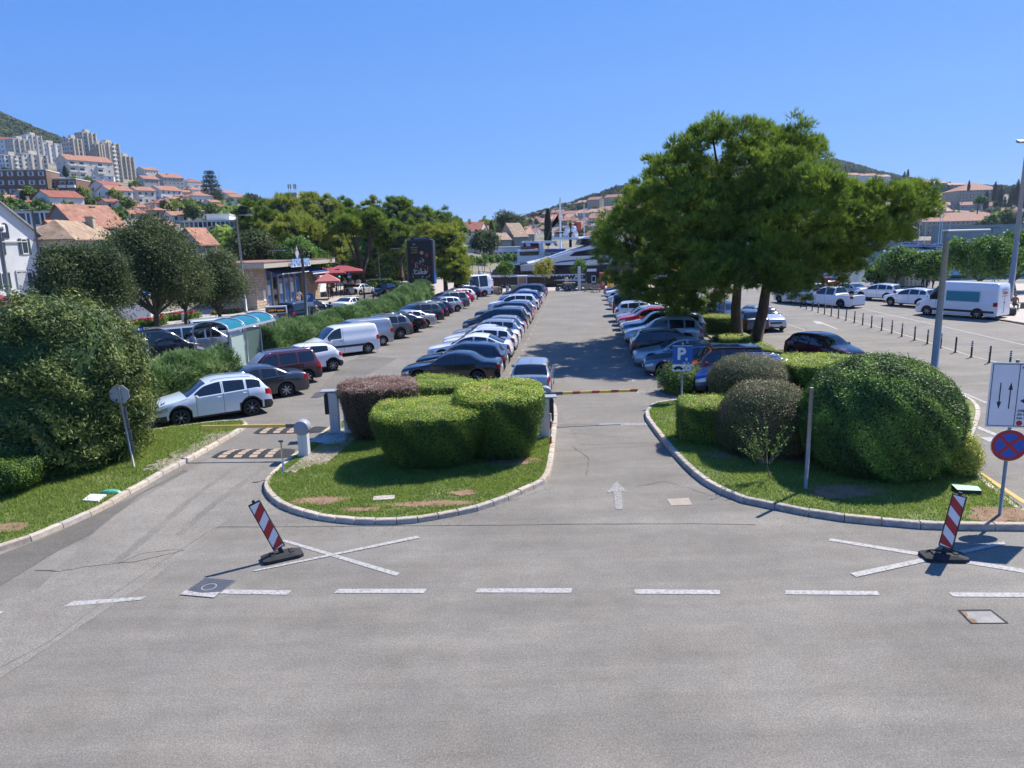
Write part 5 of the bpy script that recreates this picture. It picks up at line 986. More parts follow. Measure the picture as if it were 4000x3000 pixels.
CARS = {
 'hatch': P_(L=4.05, W=1.75, wb=2.52, fo=.82, rw=.31, top=[(0, .60), (.06, .72), (.9, .93), (1.02, .96), (1.78, 1.39), (2.3, 1.475), (3.2, 1.43), (3.5, 1.36), (3.86, 1.0), (4.0, .90), (4.05, .62)], ws=(1.02, 1.78), rg=(3.46, 3.86), belt=[(0, .6), (1.0, .88), (3.6, .99), (4.05, .9)], sw=(1.28, 3.42), pil=[2.25, 3.0], clad=0),
 'suv': P_(L=4.3, W=1.80, wb=2.6, fo=.84, rw=.345, top=[(0, .70), (.06, .86), (1.0, 1.05), (1.12, 1.08), (1.86, 1.50), (2.45, 1.585), (3.5, 1.53), (3.82, 1.46), (4.12, 1.10), (4.25, .98), (4.3, .62)], ws=(1.12, 1.86), rg=(3.78, 4.12), belt=[(0, .7), (1.1, 1.0), (3.7, 1.10), (4.3, 1.0)], sw=(1.4, 3.85), pil=[2.42, 3.28], clad=1, rails=1),
 'bigsuv': P_(L=4.65, W=1.86, wb=2.72, fo=.88, rw=.365, top=[(0, .75), (.06, .92), (1.05, 1.1), (1.18, 1.13), (1.95, 1.58), (2.6, 1.69), (3.85, 1.65), (4.15, 1.58), (4.48, 1.18), (4.6, 1.02), (4.65, .65)], ws=(1.18, 1.95), rg=(4.1, 4.48), belt=[(0, .72), (1.1, 1.04), (4.0, 1.12), (4.65, 1.0)], sw=(1.46, 4.1), pil=[2.55, 3.5], clad=1, rails=1),
 'coupesuv': P_(L=4.65, W=1.88, wb=2.75, fo=.88, rw=.36, top=[(0, .68), (.06, .84), (1.15, 1.02), (1.3, 1.05), (2.1, 1.47), (2.6, 1.55), (3.2, 1.50), (3.35, 1.47), (4.25, 1.12), (4.5, 1.08), (4.65, .62)], ws=(1.3, 2.1), rg=(3.4, 4.25), belt=[(0, .68), (1.2, .98), (3.8, 1.07), (4.65, 1.0)], sw=(1.6, 3.8), pil=[2.6, 3.35], clad=1),
 'sedan': P_(L=4.75, W=1.83, wb=2.8, fo=.88, rw=.325, top=[(0, .56), (.06, .70), (1.25, .93), (1.38, .96), (2.15, 1.37), (2.65, 1.44), (3.15, 1.40), (3.3, 1.37), (4.0, 1.07), (4.45, 1.03), (4.68, .97), (4.75, .6)], ws=(1.38, 2.15), rg=(3.28, 4.0), belt=[(0, .55), (1.2, .88), (3.8, .98), (4.75, .94)], sw=(1.64, 3.75), pil=[2.65, 3.35], clad=0),
 'estate': P_(L=4.65, W=1.80, wb=2.68, fo=.90, rw=.32, top=[(0, .56), (.06, .70), (1.2, .93), (1.32, .96), (2.05, 1.39), (2.6, 1.48), (3.9, 1.42), (4.12, 1.38), (4.45, 1.0), (4.58, .9), (4.65, .6)], ws=(1.32, 2.05), rg=(4.08, 4.45), belt=[(0, .56), (1.2, .88), (4.1, .98), (4.65, .92)], sw=(1.58, 4.05), pil=[2.55, 3.4], clad=0, rails=1),
 'mpv': P_(L=4.75, W=1.88, wb=2.85, fo=.86, rw=.335, top=[(0, .68), (.06, .82), (.95, 1.05), (1.05, 1.1), (2.0, 1.62), (2.6, 1.73), (4.1, 1.70), (4.35, 1.64), (4.6, 1.12), (4.7, .95), (4.75, .62)], ws=(1.05, 2.0), rg=(4.3, 4.6), belt=[(0, .68), (1.0, 1.0), (4.4, 1.06), (4.75, .95)], sw=(1.4, 4.3), pil=[2.55, 3.55], clad=0, rails=1),
 'boxy': P_(L=4.2, W=1.79, wb=2.58, fo=.82, rw=.33, top=[(0, .66), (.06, .84), (.95, 1.02), (1.05, 1.05), (1.62, 1.56), (2.1, 1.65), (3.75, 1.64), (3.88, 1.6), (4.06, 1.05), (4.15, .95), (4.2, .6)], ws=(1.05, 1.62), rg=(3.84, 4.06), belt=[(0, .66), (1.0, .98), (3.9, 1.05), (4.2, .95)], sw=(1.24, 3.82), pil=[2.15, 3.05], clad=1, rails=1),
 'mini': P_(L=3.72, W=1.72, wb=2.42, fo=.68, rw=.315, top=[(0, .66), (.06, .84), (.72, 1.0), (.8, 1.03), (1.42, 1.42), (1.95, 1.50), (2.75, 1.47), (3.05, 1.42), (3.5, 1.06), (3.66, .95), (3.72, .62)], ws=(.8, 1.42), rg=(3.02, 3.5), belt=[(0, .66), (.8, .96), (3.3, 1.12), (3.72, 1.0)], sw=(1.02, 2.9), pil=[1.95], clad=1),
 'van': P_(L=4.4, W=1.81, wb=2.73, fo=.88, rw=.325, top=[(0, .66), (.06, .85), (.78, 1.08), (.86, 1.12), (1.62, 1.70), (2.1, 1.80), (4.1, 1.80), (4.22, 1.77), (4.36, 1.2), (4.39, 1.1), (4.4, .6)], ws=(.86, 1.62), rg=(4.2, 4.36), belt=[(0, .66), (.8, 1.04), (4.4, 1.10)], sw=(1.12, 1.98), pil=[], clad=0, norear=1),
 'bigvan': P_(L=5.9, W=2.0, wb=3.6, fo=.98, rw=.36, top=[(0, .75), (.06, .98), (.72, 1.3), (.8, 1.35), (1.45, 2.18), (1.75, 2.52), (2.3, 2.66), (5.6, 2.64), (5.8, 2.58), (5.87, 1.9), (5.9, .6)], ws=(.8, 1.45), rg=(9, 9.1), belt=[(0, .75), (.8, 1.25), (5.9, 1.25)], sw=(1.08, 1.85), pil=[], clad=0, norear=1),
 'minibus': P_(L=5.1, W=1.92, wb=3.2, fo=.92, rw=.345, top=[(0, .75), (.06, .95), (.8, 1.2), (.9, 1.25), (1.7, 1.85), (2.2, 1.98), (4.75, 1.96), (4.95, 1.9), (5.06, 1.3), (5.09, 1.1), (5.1, .62)], ws=(.9, 1.7), rg=(4.93, 5.06), belt=[(0, .75), (.9, 1.15), (5.1, 1.18)], sw=(1.2, 4.8), pil=[2.1, 3.4], clad=0),
 'camper': P_(L=5.4, W=1.95, wb=3.2, fo=.95, rw=.35, top=[(0, .75), (.06, .95), (.85, 1.2), (.95, 1.25), (1.7, 1.85), (1.85, 1.95), (2.6, 2.55), (4.9, 2.6), (5.25, 2.45), (5.36, 1.5), (5.4, .62)], ws=(.95, 1.7), rg=(9, 9.1), belt=[(0, .75), (.9, 1.15), (5.4, 1.18)], sw=(1.25, 4.7), pil=[2.15, 3.5], clad=1, wtop=1.75),
 'pickup': P_(L=5.25, W=1.85, wb=3.2, fo=.88, rw=.37, top=[(0, .78), (.06, .98), (1.1, 1.14), (1.22, 1.17), (1.8, 1.63), (2.2, 1.76), (3.15, 1.75), (3.35, 1.70), (3.48, 1.22), (3.55, 1.12), (5.1, 1.12), (5.25, 1.08)], ws=(1.22, 1.8), rg=(3.34, 3.48), belt=[(0, .74), (1.2, 1.06), (5.25, 1.08)], sw=(1.42, 3.3), pil=[2.45], clad=0, bed=(3.62, 5.12)),
}
def _whl(r, w, m_r):
    t = MB(); t.lathe([(r*.64, -w/2), (r*.9, -w/2), (r, -w/2+.035), (r, w/2-.035), (r*.9, w/2), (r*.64, w/2)], n=20, axis='Y')
    rm = MB(); y = -w/2+.035
    rm.lathe([(r*.66, -w/2-.004), (r*.62, -w/2-.004), (r*.58, y+.03), (.001, y+.045)], n=20, axis='Y', m=1)
    for k in range(7):
        a = 2*math.pi*k/7; c, s = math.cos(a), math.sin(a)
        p = [(.05, -.022), (r*.62, -.038), (r*.62, .038), (.05, .022)]
        rm.add([(px*c-py*s, -w/2+.0+(.0 if i in (1, 2) else .01), px*s+py*c) for i, (px, py) in enumerate(p)], [(0, 1, 2, 3), (3, 2, 1, 0)], 0)
    rm.lathe([(.001, -w/2+.0), (.055, -w/2+.005), (.06, y+.03)], n=10, axis='Y', m=0)
    hub = MB(); hub.lathe([(.001, -w*.25), (r*.45, -w*.25), (r*.45, w*.3), (.001, w*.3)], n=12, axis='Y')
    return t.mesh('tyre', TYRE), rm.mesh('rim', [m_r, UNDER]), hub.mesh('wheel', UNDER)
_wc = {}
def wheel(r, w=.21, dark=False):
    k = (r, w, dark)
    if k not in _wc: _wc[k] = _whl(r, w, RIMD if dark else RIM)
    return _wc[k]
_cm = {}
def car_meshes(kind):
    if kind in _cm: return _cm[kind]
    c = CARS[kind]; L, Wd = c['L'], c['W']; rw = c['rw']; ra = rw+.065; xf = c['fo']; xr = xf+c['wb']; zb = .20 if not c['clad'] else .23
    seams = [xf+ra+.18, c['pil'][0] if c['pil'] else c['sw'][1]+.1] + ([min(c['pil'][1]+.22, xr-ra*.2)] if len(c['pil']) > 1 else [])
    xs = set(np.round(np.linspace(0, L, 60), 3)) | {0.02, .05, .09, .14, L-.02, L-.05, L-.1, L-.15}
    for xw in (xf, xr): xs |= set(np.round(xw+ra*np.cos(np.linspace(0, np.pi, 15)), 3)) | {xw+ra+.002, xw-ra-.002}
    for s in seams: xs |= {s-.007, s+.007}
    for k in ('ws', 'rg', 'sw'): xs |= set(x for x in c[k] if 0 < x < L)
    for p in c['pil']: xs |= {p-.045, p+.045}
    if 'bed' in c: xs |= {c['bed'][0], c['bed'][0]+.01, c['bed'][1], c['bed'][1]-.01}
    xs = np.array(sorted(x for x in xs if 0 <= x <= L)); keep = [0]
    for i in range(1, len(xs)):
        if xs[i]-xs[keep[-1]] > .004: keep.append(i)
    xs = xs[keep]; n = len(xs)
    zt = pchip([p[0] for p in c['top']], [p[1] for p in c['top']], xs)
    bl = np.interp(xs, [p[0] for p in c['belt']], [p[1] for p in c['belt']])
    hw = Wd/2*np.ones(n)
    u = np.clip(1-xs/.75, 0, 1); hw *= 1-.20*u**2.2
    u = np.clip(1-(L-xs)/.6, 0, 1); hw *= 1-(.13 if kind not in ('van', 'bigvan', 'minibus', 'camper') else .04)*u**2.4
    Hc = max(zt); tum = {'van': .14, 'bigvan': .10, 'minibus': .16, 'camper': .16}.get(kind, .40)
    V = []; NR = 14
    for i in range(n):
        x, z, w, b = xs[i], zt[i], hw[i], bl[i]
        bs = min(b, z-.05); e = max(0, 1-min(x, L-x)/.12); zz = zb+.10*e**1.5
        arch = 0
        for xw in (xf, xr):
            d = abs(x-xw)
            if d < ra: arch = max(arch, rw+math.sqrt(ra*ra-d*d))
        a = max(zz, arch); sh = min(.05+.12*max(0, 1-(z-bs)/.35), .14)
        t = z-bs; ws = w*.975; wt = ws-.03-tum*min(t, .9)*(1 if t > .2 else .9)
        if t > .15: wt = min(wt, ws-.03-tum*t)
        r = [(0, zz), (w-.27, zz), (w-.265, a if arch else zz+.005), (w*.985, max(zz+.012, a)), (w*.995, max(zz+.09, a+.055)), (w, max(zz+(bs-zz)*.45, a+.075)), (w*.998, zz+(bs-zz)*.72 if not arch else max(zz+(bs-zz)*.72, a+.09)), (ws, bs)]
        g0 = (ws-.012-tum*.03, bs+min(.03, t*.25)); g1 = (wt+.012+tum*.05, z-min(.075, t*.42)); gm = ((g0[0]+g1[0])/2+.012*min(1, t*2), (g0[1]+g1[1])/2)
        dz = 0
        if 'bed' in c and c['bed'][0] < x < c['bed'][1]-.0: dz = .42
        r += [g0, gm, g1, (wt-.035, z-min(.02, t*.2)), (wt*.72, z+.008-dz), (0, z+.022-dz)]
        V += [(p[0], p[1]) for p in r]
    V = np.array(V).reshape(n, NR, 2)
    parts = {}
    def put(name, quads, m=0): parts.setdefault(name, []).append((quads, m))
    for i in range(n-1):
        x = (xs[i]+xs[i+1])/2; z = (zt[i]+zt[i+1])/2; b = (bl[i]+bl[i+1])/2; nearw = min(abs(x-xf), abs(x-xr)) < ra+.03; seam = any(abs(x-s) < .008 for s in seams)
        for j in range(NR-1):
            za = V[i:i+2, j:j+2, 1].mean()
            nm, m = 'body', 0
            if j <= 2: m = 1
            elif j == 3 and (c['clad'] or not nearw): m = 2 if c['clad'] or j == 3 and not nearw and x > xf and x < xr and 0 else (2 if c['clad'] else 0)
            elif c['clad'] and j == 4 and (nearw or x < .35 or x > L-.35): m = 2
            if seam and 3 < j < 10 and z > b+(-1 if j < 7 else -1) : m = 1
            if c['ws'][0] < x < c['ws'][1] and j >= 11: nm = 'windscreen'
            elif c['rg'][0] < x < c['rg'][1] and j >= 11 and not (c.get('norear') and kind == 'bigvan'): nm = 'rear_window'
            elif j in (8, 9) and c['sw'][0] < x < c['sw'][1] and z-b > .14 and not any(abs(x-p) < .045 for p in c['pil']):
                nm = 'side_window%d' % sum(x > p for p in c['pil'])
                if kind in ('bigvan', 'camper', 'minibus') and j == 9 and z-b > .7: nm = 'side_window%d' % sum(x > p for p in c['pil'])
            elif x < .42 and j == 6 and za > .5: nm = 'headlight'
            elif x < .03 and j in (12,) : m = 0
            elif x > L-.26 and j in (6,) and za > .5: nm = 'taillight'
            elif x > L-.16 and j in (7,) and kind not in ('sedan', 'pickup') and za > .5: nm = 'taillight'
            elif 4 <= j <= 6 and len(seams) > 1 and seams[0] < x < seams[-1] and not seam and not (nearw and j == 4):
                nm = 'door%d' % sum(x > s for s in seams)
            if 'bed' in c and c['bed'][0] < x < c['bed'][1] and j >= 11: m = 2
            put(nm, (i, j), m)
    out = {}
    def P3(i, j, s): return (L/2-xs[i], s*V[i, j, 0], V[i, j, 1])
    def emit(name, lst, sides):
        vs = {}; me = MB(); fl = []
        for (i, j), m in lst:
            for s in sides:
                q = [(i, j), (i+1, j), (i+1, j+1), (i, j+1)]; idx = []
                for (a, b_) in q:
                    k = (a, b_, s if V[a, b_, 0] > 1e-6 else 0)
                    if k not in vs: vs[k] = len(me.v); me.v.append(P3(a, b_, s))
                    idx.append(vs[k])
                if s < 0: idx = idx[::-1]
                me.f.append(tuple(idx)); me.m.append(m); me.sm.append(j > 2)
        return me
    for nm, lst in parts.items():
        if nm in ('body', 'windscreen', 'rear_window'):
            mb = emit(nm, lst, (1, -1))
            if nm == 'body':
                for i, fl in ((0, 0), (n-1, 1)):
                    pts = [P3(i, j, 1) for j in range(NR)]+[P3(i, j, -1) for j in range(NR-2, 0, -1)]
                    mb.add(pts, [tuple(range(len(pts)))[::(-1 if fl else 1)]], 0)
            out[nm] = [mb]
        else:
            for s in (1, -1): out.setdefault(nm, []).append(emit(nm, lst, (s,)))
    # small fittings
    zn = zt[0]; wn = hw[0]
    g = MB(); g.box((L/2+.004, 0, zn-.08), (.03, wn*1.15, .12)); g.box((L/2+.0, 0, .34), (.04, wn*1.35, .12)); out['grille'] = [g]
    p1 = MB(); p1.box((L/2+.03, 0, .42), (.012, .5, .11)); p2 = MB(); p2.box((-L/2-.012, 0, .72 if kind not in ('bigvan', 'pickup', 'mpv') else .55), (.012, .5, .11)); out['number_plate'] = [p1, p2]
    if c['clad']: q = MB(); q.box((-L/2+.02, 0, .40), (.12, hw[-1]*1.8, .22), bev=.04); out['rear_bumper'] = [q]
    mx = L/2-(c['ws'][0]+.32)
    for s in (1, -1):
        q = MB(); zz = np.interp(L/2-mx, xs, bl)+.06; q.box((mx, s*(Wd/2+.085), zz), (.12, .19, .14 if kind != 'bigvan' else .3), bev=.04); out.setdefault('mirror', []).append(q)
    for s in (1, -1):
        for x in ([seams[1]-.16] + ([seams[2]-.14] if len(seams) > 2 else [])):
            q = MB(); zz = np.interp(x, xs, bl)-.1; yy = np.interp(x, xs, hw); q.box((L/2-x, s*(yy+.008), zz), (.16, .03, .03), bev=.01); out.setdefault('door_handle', []).append(q)
    if c.get('rails'):
        x0, x1 = c['ws'][1]+.25, c['rg'][0]-.15
        for s in (1, -1):
            q = MB(); pts = []
            for t in np.linspace(x0, x1, 7):
                i = min(np.searchsorted(xs, t), n-1); pts.append((L/2-t, s*(V[i, 11, 0]-.03), V[i, 11, 1]+.045))
            pts = [(pts[0][0]+.06, pts[0][1], pts[0][2]-.06)]+pts+[(pts[-1][0]-.06, pts[-1][1], pts[-1][2]-.06)]
            q.tube(pts, .014, n=6); out.setdefault('roof_rail', []).append(q)
    if kind not in ('van', 'bigvan', 'minibus', 'camper'):
        q = MB(); q.tube([(L/2-c['rg'][0]+.25, 0, zt[np.searchsorted(xs, c['rg'][0])-2]+.0), (L/2-c['rg'][0]+.12, 0, zt[np.searchsorted(xs, c['rg'][0])-2]+.22)], .006, n=5); out['aerial'] = [q]
    MM = {'body': [None, UNDER, TRIM], 'windscreen': CARGLASS, 'rear_window': CARGLASS, 'headlight': HEADL, 'taillight': TAILL, 'grille': TRIM, 'number_plate': PLATE, 'rear_bumper': TRIM, 'mirror': [None], 'door_handle': [None], 'roof_rail': CHROME, 'aerial': BLACK}
    res = []
    for nm, l in out.items():
        base = nm.rstrip('0123456789')
        for mb in l:
            mm = CARGLASS if base == 'side_window' else ([None] if base == 'door' else MM[base]); 
            if mm == [None]: mm = [WHITE]; pt = True
            elif isinstance(mm, list): mm = [WHITE]+mm[1:]; pt = True
            else: pt = False
            me = mb.mesh(base, mm); res.append((base, me, pt))
    _cm[kind] = (res, (xf, xr)); return _cm[kind]
NCAR = [0]
def car(kind, col, pos, head, label, group=None, ref='c', cat='car', name=None, roof=None, dark_rim=False, detail=True, plate=None):
    """pos = ground point of the centre ('c'), rear bumper ('r') or nose ('n'); head = direction of the nose, degrees from +X"""
    res, (xf, xr) = car_meshes(kind); c = CARS[kind]; L = c['L']; h = R_(head); d = Vector((math.cos(h), math.sin(h), 0)); pos = Vector((pos[0], pos[1], 0.004))
    if ref == 'r': pos = pos+d*L/2
    if ref == 'n': pos = pos-d*L/2
    nm = name or {'van': 'van', 'bigvan': 'van', 'minibus': 'van', 'camper': 'camper_van', 'pickup': 'pickup_truck'}.get(kind, 'parked_car')
    root = empty(nm, pos, h, label, cat, group); pm = paint(col); rm = paint(roof) if roof else None
    for base, me, pt in res:
        if not detail and base in ('door_handle', 'aerial', 'roof_rail'): continue
        o = link(base, me, root)
        if pt:
            o.material_slots[0].link = 'OBJECT'; o.material_slots[0].material = pm if base not in ('mirror', 'door_handle') or col != 'white' or kind != 'van' else TRIM
    if roof:      # contrast roof panel
        x0, x1 = c['ws'][1]+.05, c['rg'][0]-.05; xs = np.linspace(x0, x1, 9); zt = pchip([p[0] for p in c['top']], [p[1] for p in c['top']], xs); mb = MB(); w = c['W']/2-.27
        vs = [(L/2-x, s*w*a, z+.012+.022*(1-abs(s)*a)) for x, z in zip(xs, zt) for s, a in ((-1, 1), (-1, .6), (0, 1), (1, .6), (1, 1))]
        mb.add(vs, [(5*i+j, 5*i+j+1, 5*i+j+6, 5*i+j+5) for i in range(8) for j in range(4)], 0, True); mb.build('roof', rm, root)
    r = c['rw']; w = .21
    t, ri, hb = wheel(r, w, dark_rim)
    for x in (xf, xr):
        for s in (1, -1):
            wo = link('wheel', hb, root, (L/2-x, s*(c['W']/2-.012-w/2), r), (0, random.uniform(0, 1), 0 if s < 0 else math.pi))
            if s > 0: wo.rotation_euler = (0, random.uniform(0, 1), math.pi)
            link('tyre', t, wo); link('rim', ri, wo)
    NCAR[0] += 1; return root
A0 = 174.5
def rear(y): return Vector((-.45+.098*(y-33.5), y, 0))
GL, GC, GR = 'cars parked at a slant in the left row', 'cars parked in the middle row of the car park', 'cars parked in the right row by the pines'
# left row: nose into the oleander hedge, rears on a slant
HL = 214.5
def lr(p, kind, col, label, back=None, **k):
    """p = ground contact of the visible rear wheel"""
    c = CARS[kind]; h = R_(HL+k.pop('dh', 0)); d = Vector((math.cos(h), math.sin(h), 0)); s = Vector((-d.y, d.x, 0))
    xr = c['fo']+c['wb']; pos = Vector((p[0], p[1], 0))-d*(c['L']/2-xr)-s*(c['W']/2-.05)
    return car(kind, col, pos, math.degrees(h), label, k.pop('group', GL), **k)
lr((-10.33, 27.41), 'suv', 'pearl', 'pale silver-blue small SUV nearest in the left row beside the big bush')
lr((-10.0, 30.8), 'sedan', 'darkgrey', 'dark grey saloon between the pale SUV and the maroon boxy car')
lr((-9.9, 33.75), 'boxy', 'maroon', 'maroon boxy car with silver foil shade in its windscreen')
lr((-9.45, 37.05), 'mini', 'white', 'tiny white hatchback with black wheel arches beside the white van')
lr((-8.7, 42.8), 'van', 'white', 'plain white panel van with a dark side strip in the left row', cat='van')
lr((-8.35, 45.96), 'van', 'lightgrey', 'light grey panel van with roof bars behind the white van', cat='van')
lr((-7.68, 49.17), 'bigsuv', 'grey', 'large slate grey SUV next to the light grey van')
lr((-7.08, 52.28), 'coupesuv', 'black', 'black coupe SUV with dark wheels behind the slate SUV', dark_rim=True)
lr((-6.63, 55.28), 'sedan', 'silver', 'silver saloon low between two dark cars in the left row')
lr((-6.3, 58.2), 'bigsuv', 'darkgrey', 'dark grey SUV with pale roof rails behind the silver saloon')
lr((-6.0, 60.8), 'suv', 'navy', 'navy small SUV in front of the billboard post')
lr((-5.64, 63.49), 'hatch', 'navy', 'dark blue hatchback just right of the billboard post')
lr((-4.99, 67.56), 'hatch', 'silver', 'light silver hatchback with black wheels in the left row')
lr((-4.8, 70.1), 'mpv', 'grey', 'grey people carrier half hidden behind the light silver hatchback')
lr((-4.56, 72.68), 'hatch', 'white', 'white hatchback in front of the red-roofed car')
lr((-4.4, 75.5), 'hatch', 'red', 'red hatchback of which only the roof shows in the left row')
lr((-4.23, 78.35), 'hatch', 'white', 'white hatchback second before the camper van')
lr((-3.87, 81.11), 'suv', 'navy', 'dark blue SUV beside the white camper van')
lr((-3.0, 85.0), 'camper', 'white', 'white high-roofed camper van at the far end of the left row', cat='camper van')
# middle row: rears on the aisle
mid = [(33.4, 'sedan', 'black', 'black saloon nearest in the middle row behind the clipped hedges', {}), (35.9, 'estate', 'navy', 'dark navy estate car behind the black saloon', {}), (38.9, 'coupesuv', 'white', 'white coupe SUV with dark rear lights behind the navy estate', {}),
       (41.4, 'suv', 'white', 'white boxy small SUV with sloping side windows', {}), (43.9, 'sedan', 'white', 'white liftback with red lamps beside the silver estate', {}), (46.5, 'estate', 'silver', 'silver estate car with roof bars in the middle row', {}),
       (49.0, 'hatch', 'lightgrey', 'grey hatchback with rails, nose out past the silver estate', {}), (51.5, 'mpv', 'darkgrey', 'dark grey people carrier in the middle row', {}), (54.3, 'suv', 'silver', 'silver-white SUV behind the dark grey people carrier', {}),
       (56.8, 'bigsuv', 'navy', 'navy SUV with blue sheen on its roof in the middle row', {}), (59.2, 'hatch', 'red', 'red hatchback peeping out behind the navy SUV', {}), (61.6, 'hatch', 'silver', 'pale silver hatchback with its bonnet toward the left aisle', {}),
       (65.2, 'bigsuv', 'white', 'tall white SUV with dark side glass in the middle row', {}), (68.0, 'hatch', 'darkgrey', 'dark grey car behind the tall white SUV', {}), (70.6, 'suv', 'blue', 'bright blue SUV in the far part of the middle row', {}),
       (73.2, 'hatch', 'white', 'white hatchback beyond the bright blue SUV', {}), (75.7, 'sedan', 'silver', 'silver saloon near the far end of the middle row', {}), (78.4, 'mpv', 'darkgrey', 'dark grey van-like car at the far end of the middle row', {}), (81.0, 'suv', 'grey', 'slate car second from the far end of the middle row', {}), (84.0, 'hatch', 'blue', 'blue hatchback last in the middle row before the motorcycles', {})]
for y, k, col, lab, kw in mid: car(k, col, rear(y), A0+random.uniform(-1, 1), lab, GC, 'r', **kw)
# silver small car driving in the lane by the barrier
car('hatch', 'lightgrey', G(2072, 1560), 84, 'silver-blue small hatchback seen from behind, entering past the barrier', None, 'r', name='hatchback_car')
# right row: noses (or tails) on the aisle
def nose(y): return Vector((6.35+.098*(y-36.3), y, 0))
rt = [(29.6, 'suv', 'blue', 'dark blue SUV behind the pink-flowered bush', 'n', dict(dx=2.0)), (31.9, 'boxy', 'orange', 'copper-orange crossover with black roof behind the brown domed shrub', 'n', dict(roof='black', dx=1.4)), (34.2, 'sedan', 'bluegrey', 'blue-grey saloon between the copper crossover and the silver saloon', 'n', dict(dx=.3)),
      (36.6, 'sedan', 'lightgrey', 'silver-grey saloon facing the aisle with its wheel in the shade', 'n', {}), (38.9, 'suv', 'black', 'black SUV parked tail-first to the aisle', 'r', {}), (43.6, 'bigsuv', 'lightgrey', 'light grey SUV with black wheel arches facing the aisle', 'n', {}),
      (46.3, 'pickup', 'bluegrey', 'blue-grey pickup truck with a hard top over its bed', 'n', dict(cat='pickup truck')), (48.8, 'sedan', 'white', 'white saloon between the pickup and the red car', 'n', {}), (51.3, 'suv', 'red', 'red SUV with a high tail spoiler under the pine', 'n', {}), (54.0, 'hatch', 'silver', 'silver hatchback with its nose just out of the pine shade', 'n', {}), (56.6, 'suv', 'pearl', 'pale SUV with its tail to the aisle under the pine', 'r', {}),
      (61.0, 'van', 'black', 'black van with its tail to the aisle, under the pine crown', 'r', dict(cat='van')), (66.5, 'hatch', 'bluegrey', 'blue-grey hatchback far down the right row', 'n', {}), (71.0, 'hatch', 'silver', 'silver car far down the right row', 'n', {}), (76.5, 'suv', 'white', 'white SUV near the kiosk in the right row', 'n', {}), (82, 'hatch', 'darkgrey', 'dark car last in the right row beside the kiosk', 'n', {})]
for y, k, col, lab, ref, kw in rt:
    car(k, col, nose(y)+Vector((kw.pop('dx', 0), 0, 0)), A0 if ref == 'n' else A0+180, lab, GR, ref, **kw)
# hard top of the pickup
for o in list(COL.objects):
    if o.get('label', '').startswith('blue-grey pickup'):
        m = MB(); L = 5.25; xs = [3.5, 3.6, 4.3, 4.9, 5.18]; zs = [1.6, 1.72, 1.74, 1.62, 1.2]; ws_ = [.62, .64, .64, .62, .58]; vs = []
        for x, z, w in zip(xs, zs, ws_): vs += [(L/2-x, -.88, 1.1), (L/2-x, -w, z-.06), (L/2-x, -w*.8, z), (L/2-x, w*.8, z), (L/2-x, w, z-.06), (L/2-x, .88, 1.1)]
        m.add(vs, [(6*i+j, 6*i+j+1, 6*i+j+7, 6*i+j+6) for i in range(4) for j in range(5)], 0, True); m.add(vs[:6], [(0, 1, 2, 3, 4, 5)]); m.add(vs[-6:], [(5, 4, 3, 2, 1, 0)]); m.build('hard_top', paint('bluegrey'), o)
        for s in (1, -1): q = MB(); q.add([(L/2-3.75, s*.835, 1.22), (L/2-4.8, s*.825, 1.22), (L/2-4.7, s*.72, 1.52), (L/2-3.75, s*.745, 1.58)], [(0, 1, 2, 3) if s < 0 else (3, 2, 1, 0)]); q.build('side_window', CARGLASS, o)
    if o.get('label', '').startswith('maroon boxy'):
        q = MB(); L = 4.2; q.add([(L/2-.98, -.62, 1.06), (L/2-.98, .62, 1.06), (L/2-1.6, .5, 1.6), (L/2-1.6, -.5, 1.6)], [(0, 1, 2, 3)]); q.build('sun_shade', SHADE, o)
    if o.get('label', '').startswith('plain white panel'):
        for s in (1, -1): q = MB(); q.box((-.3, s*.915, .62), (2.1, .03, .13)); q.build('side_strip', TRIM, o)
# along the right-hand road
car('hatch', 'darkred', G(3215, 1412), -68, 'dark red small car parked alone beside the right road island', None, 'c')
car('hatch', 'darkgrey', (16.6, 47.3), 95, 'dark grey hatchback seen from behind between the pine trunks', None, 'r')
car('suv', 'black', (16.0, 55.5), -85, 'black small car facing us left of the middle pine trunk', None, 'r')
car('suv', 'silver', (17.6, 52.0), -85, 'silver car half hidden behind the pine trunk', None, 'r')
car('hatch', 'darkgrey', (17.2, 72), -85, 'dark car seen in the gap under the pine crown', None, 'r')
car('pickup', 'white', G(3252, 1196), 118, 'white double-cab pickup truck behind the striped bollards', None, 'c', cat='pickup truck')
car('minibus', 'white', G(3120, 1185), 112, 'white van with dark rear window left of the white pickup', None, 'c', cat='van')
car('suv', 'white', G(3432, 1172), 122, 'white SUV parked left of the two by the white containers', 'two white SUVs by the containers', 'c')
car('suv', 'white', G(3556, 1196), 120, 'white SUV with tall red tail lamps next to the delivery van', 'two white SUVs by the containers', 'c')
dv = car('bigvan', 'white', G(3748, 1236), 122, 'tall white delivery van with a teal side panel and red lettering', None, 'c', cat='van')
car('sedan', 'lightgrey', G(3310, 1160), 112, 'silver-blue saloon behind the white pickup', None, 'c')
car('hatch', 'red', G(3205, 1128), 110, 'red car just visible behind the silver-blue saloon', None, 'c')
q = MB(); q.add([(.75, -1.012, 1.28), (-1.5, -1.012, 1.28), (-1.5, -.985, 1.95), (.75, -.985, 1.95)], [(0, 1, 2, 3), (3, 2, 1, 0)]); 
for s in (1, -1):
    q = MB(); q.box((-.55, s*1.003, 1.62), (2.3, .03, .72), rot=Matrix.Rotation(-s*-.03, 3, 'X')); q.build('teal_panel', mat('teal_print', (.02, .22, .30), .4), dv)
    q = MB(); q.box((-.3, s*1.005, .55), (4.9, .04, .16)); q.build('side_strip', TRIM, dv)
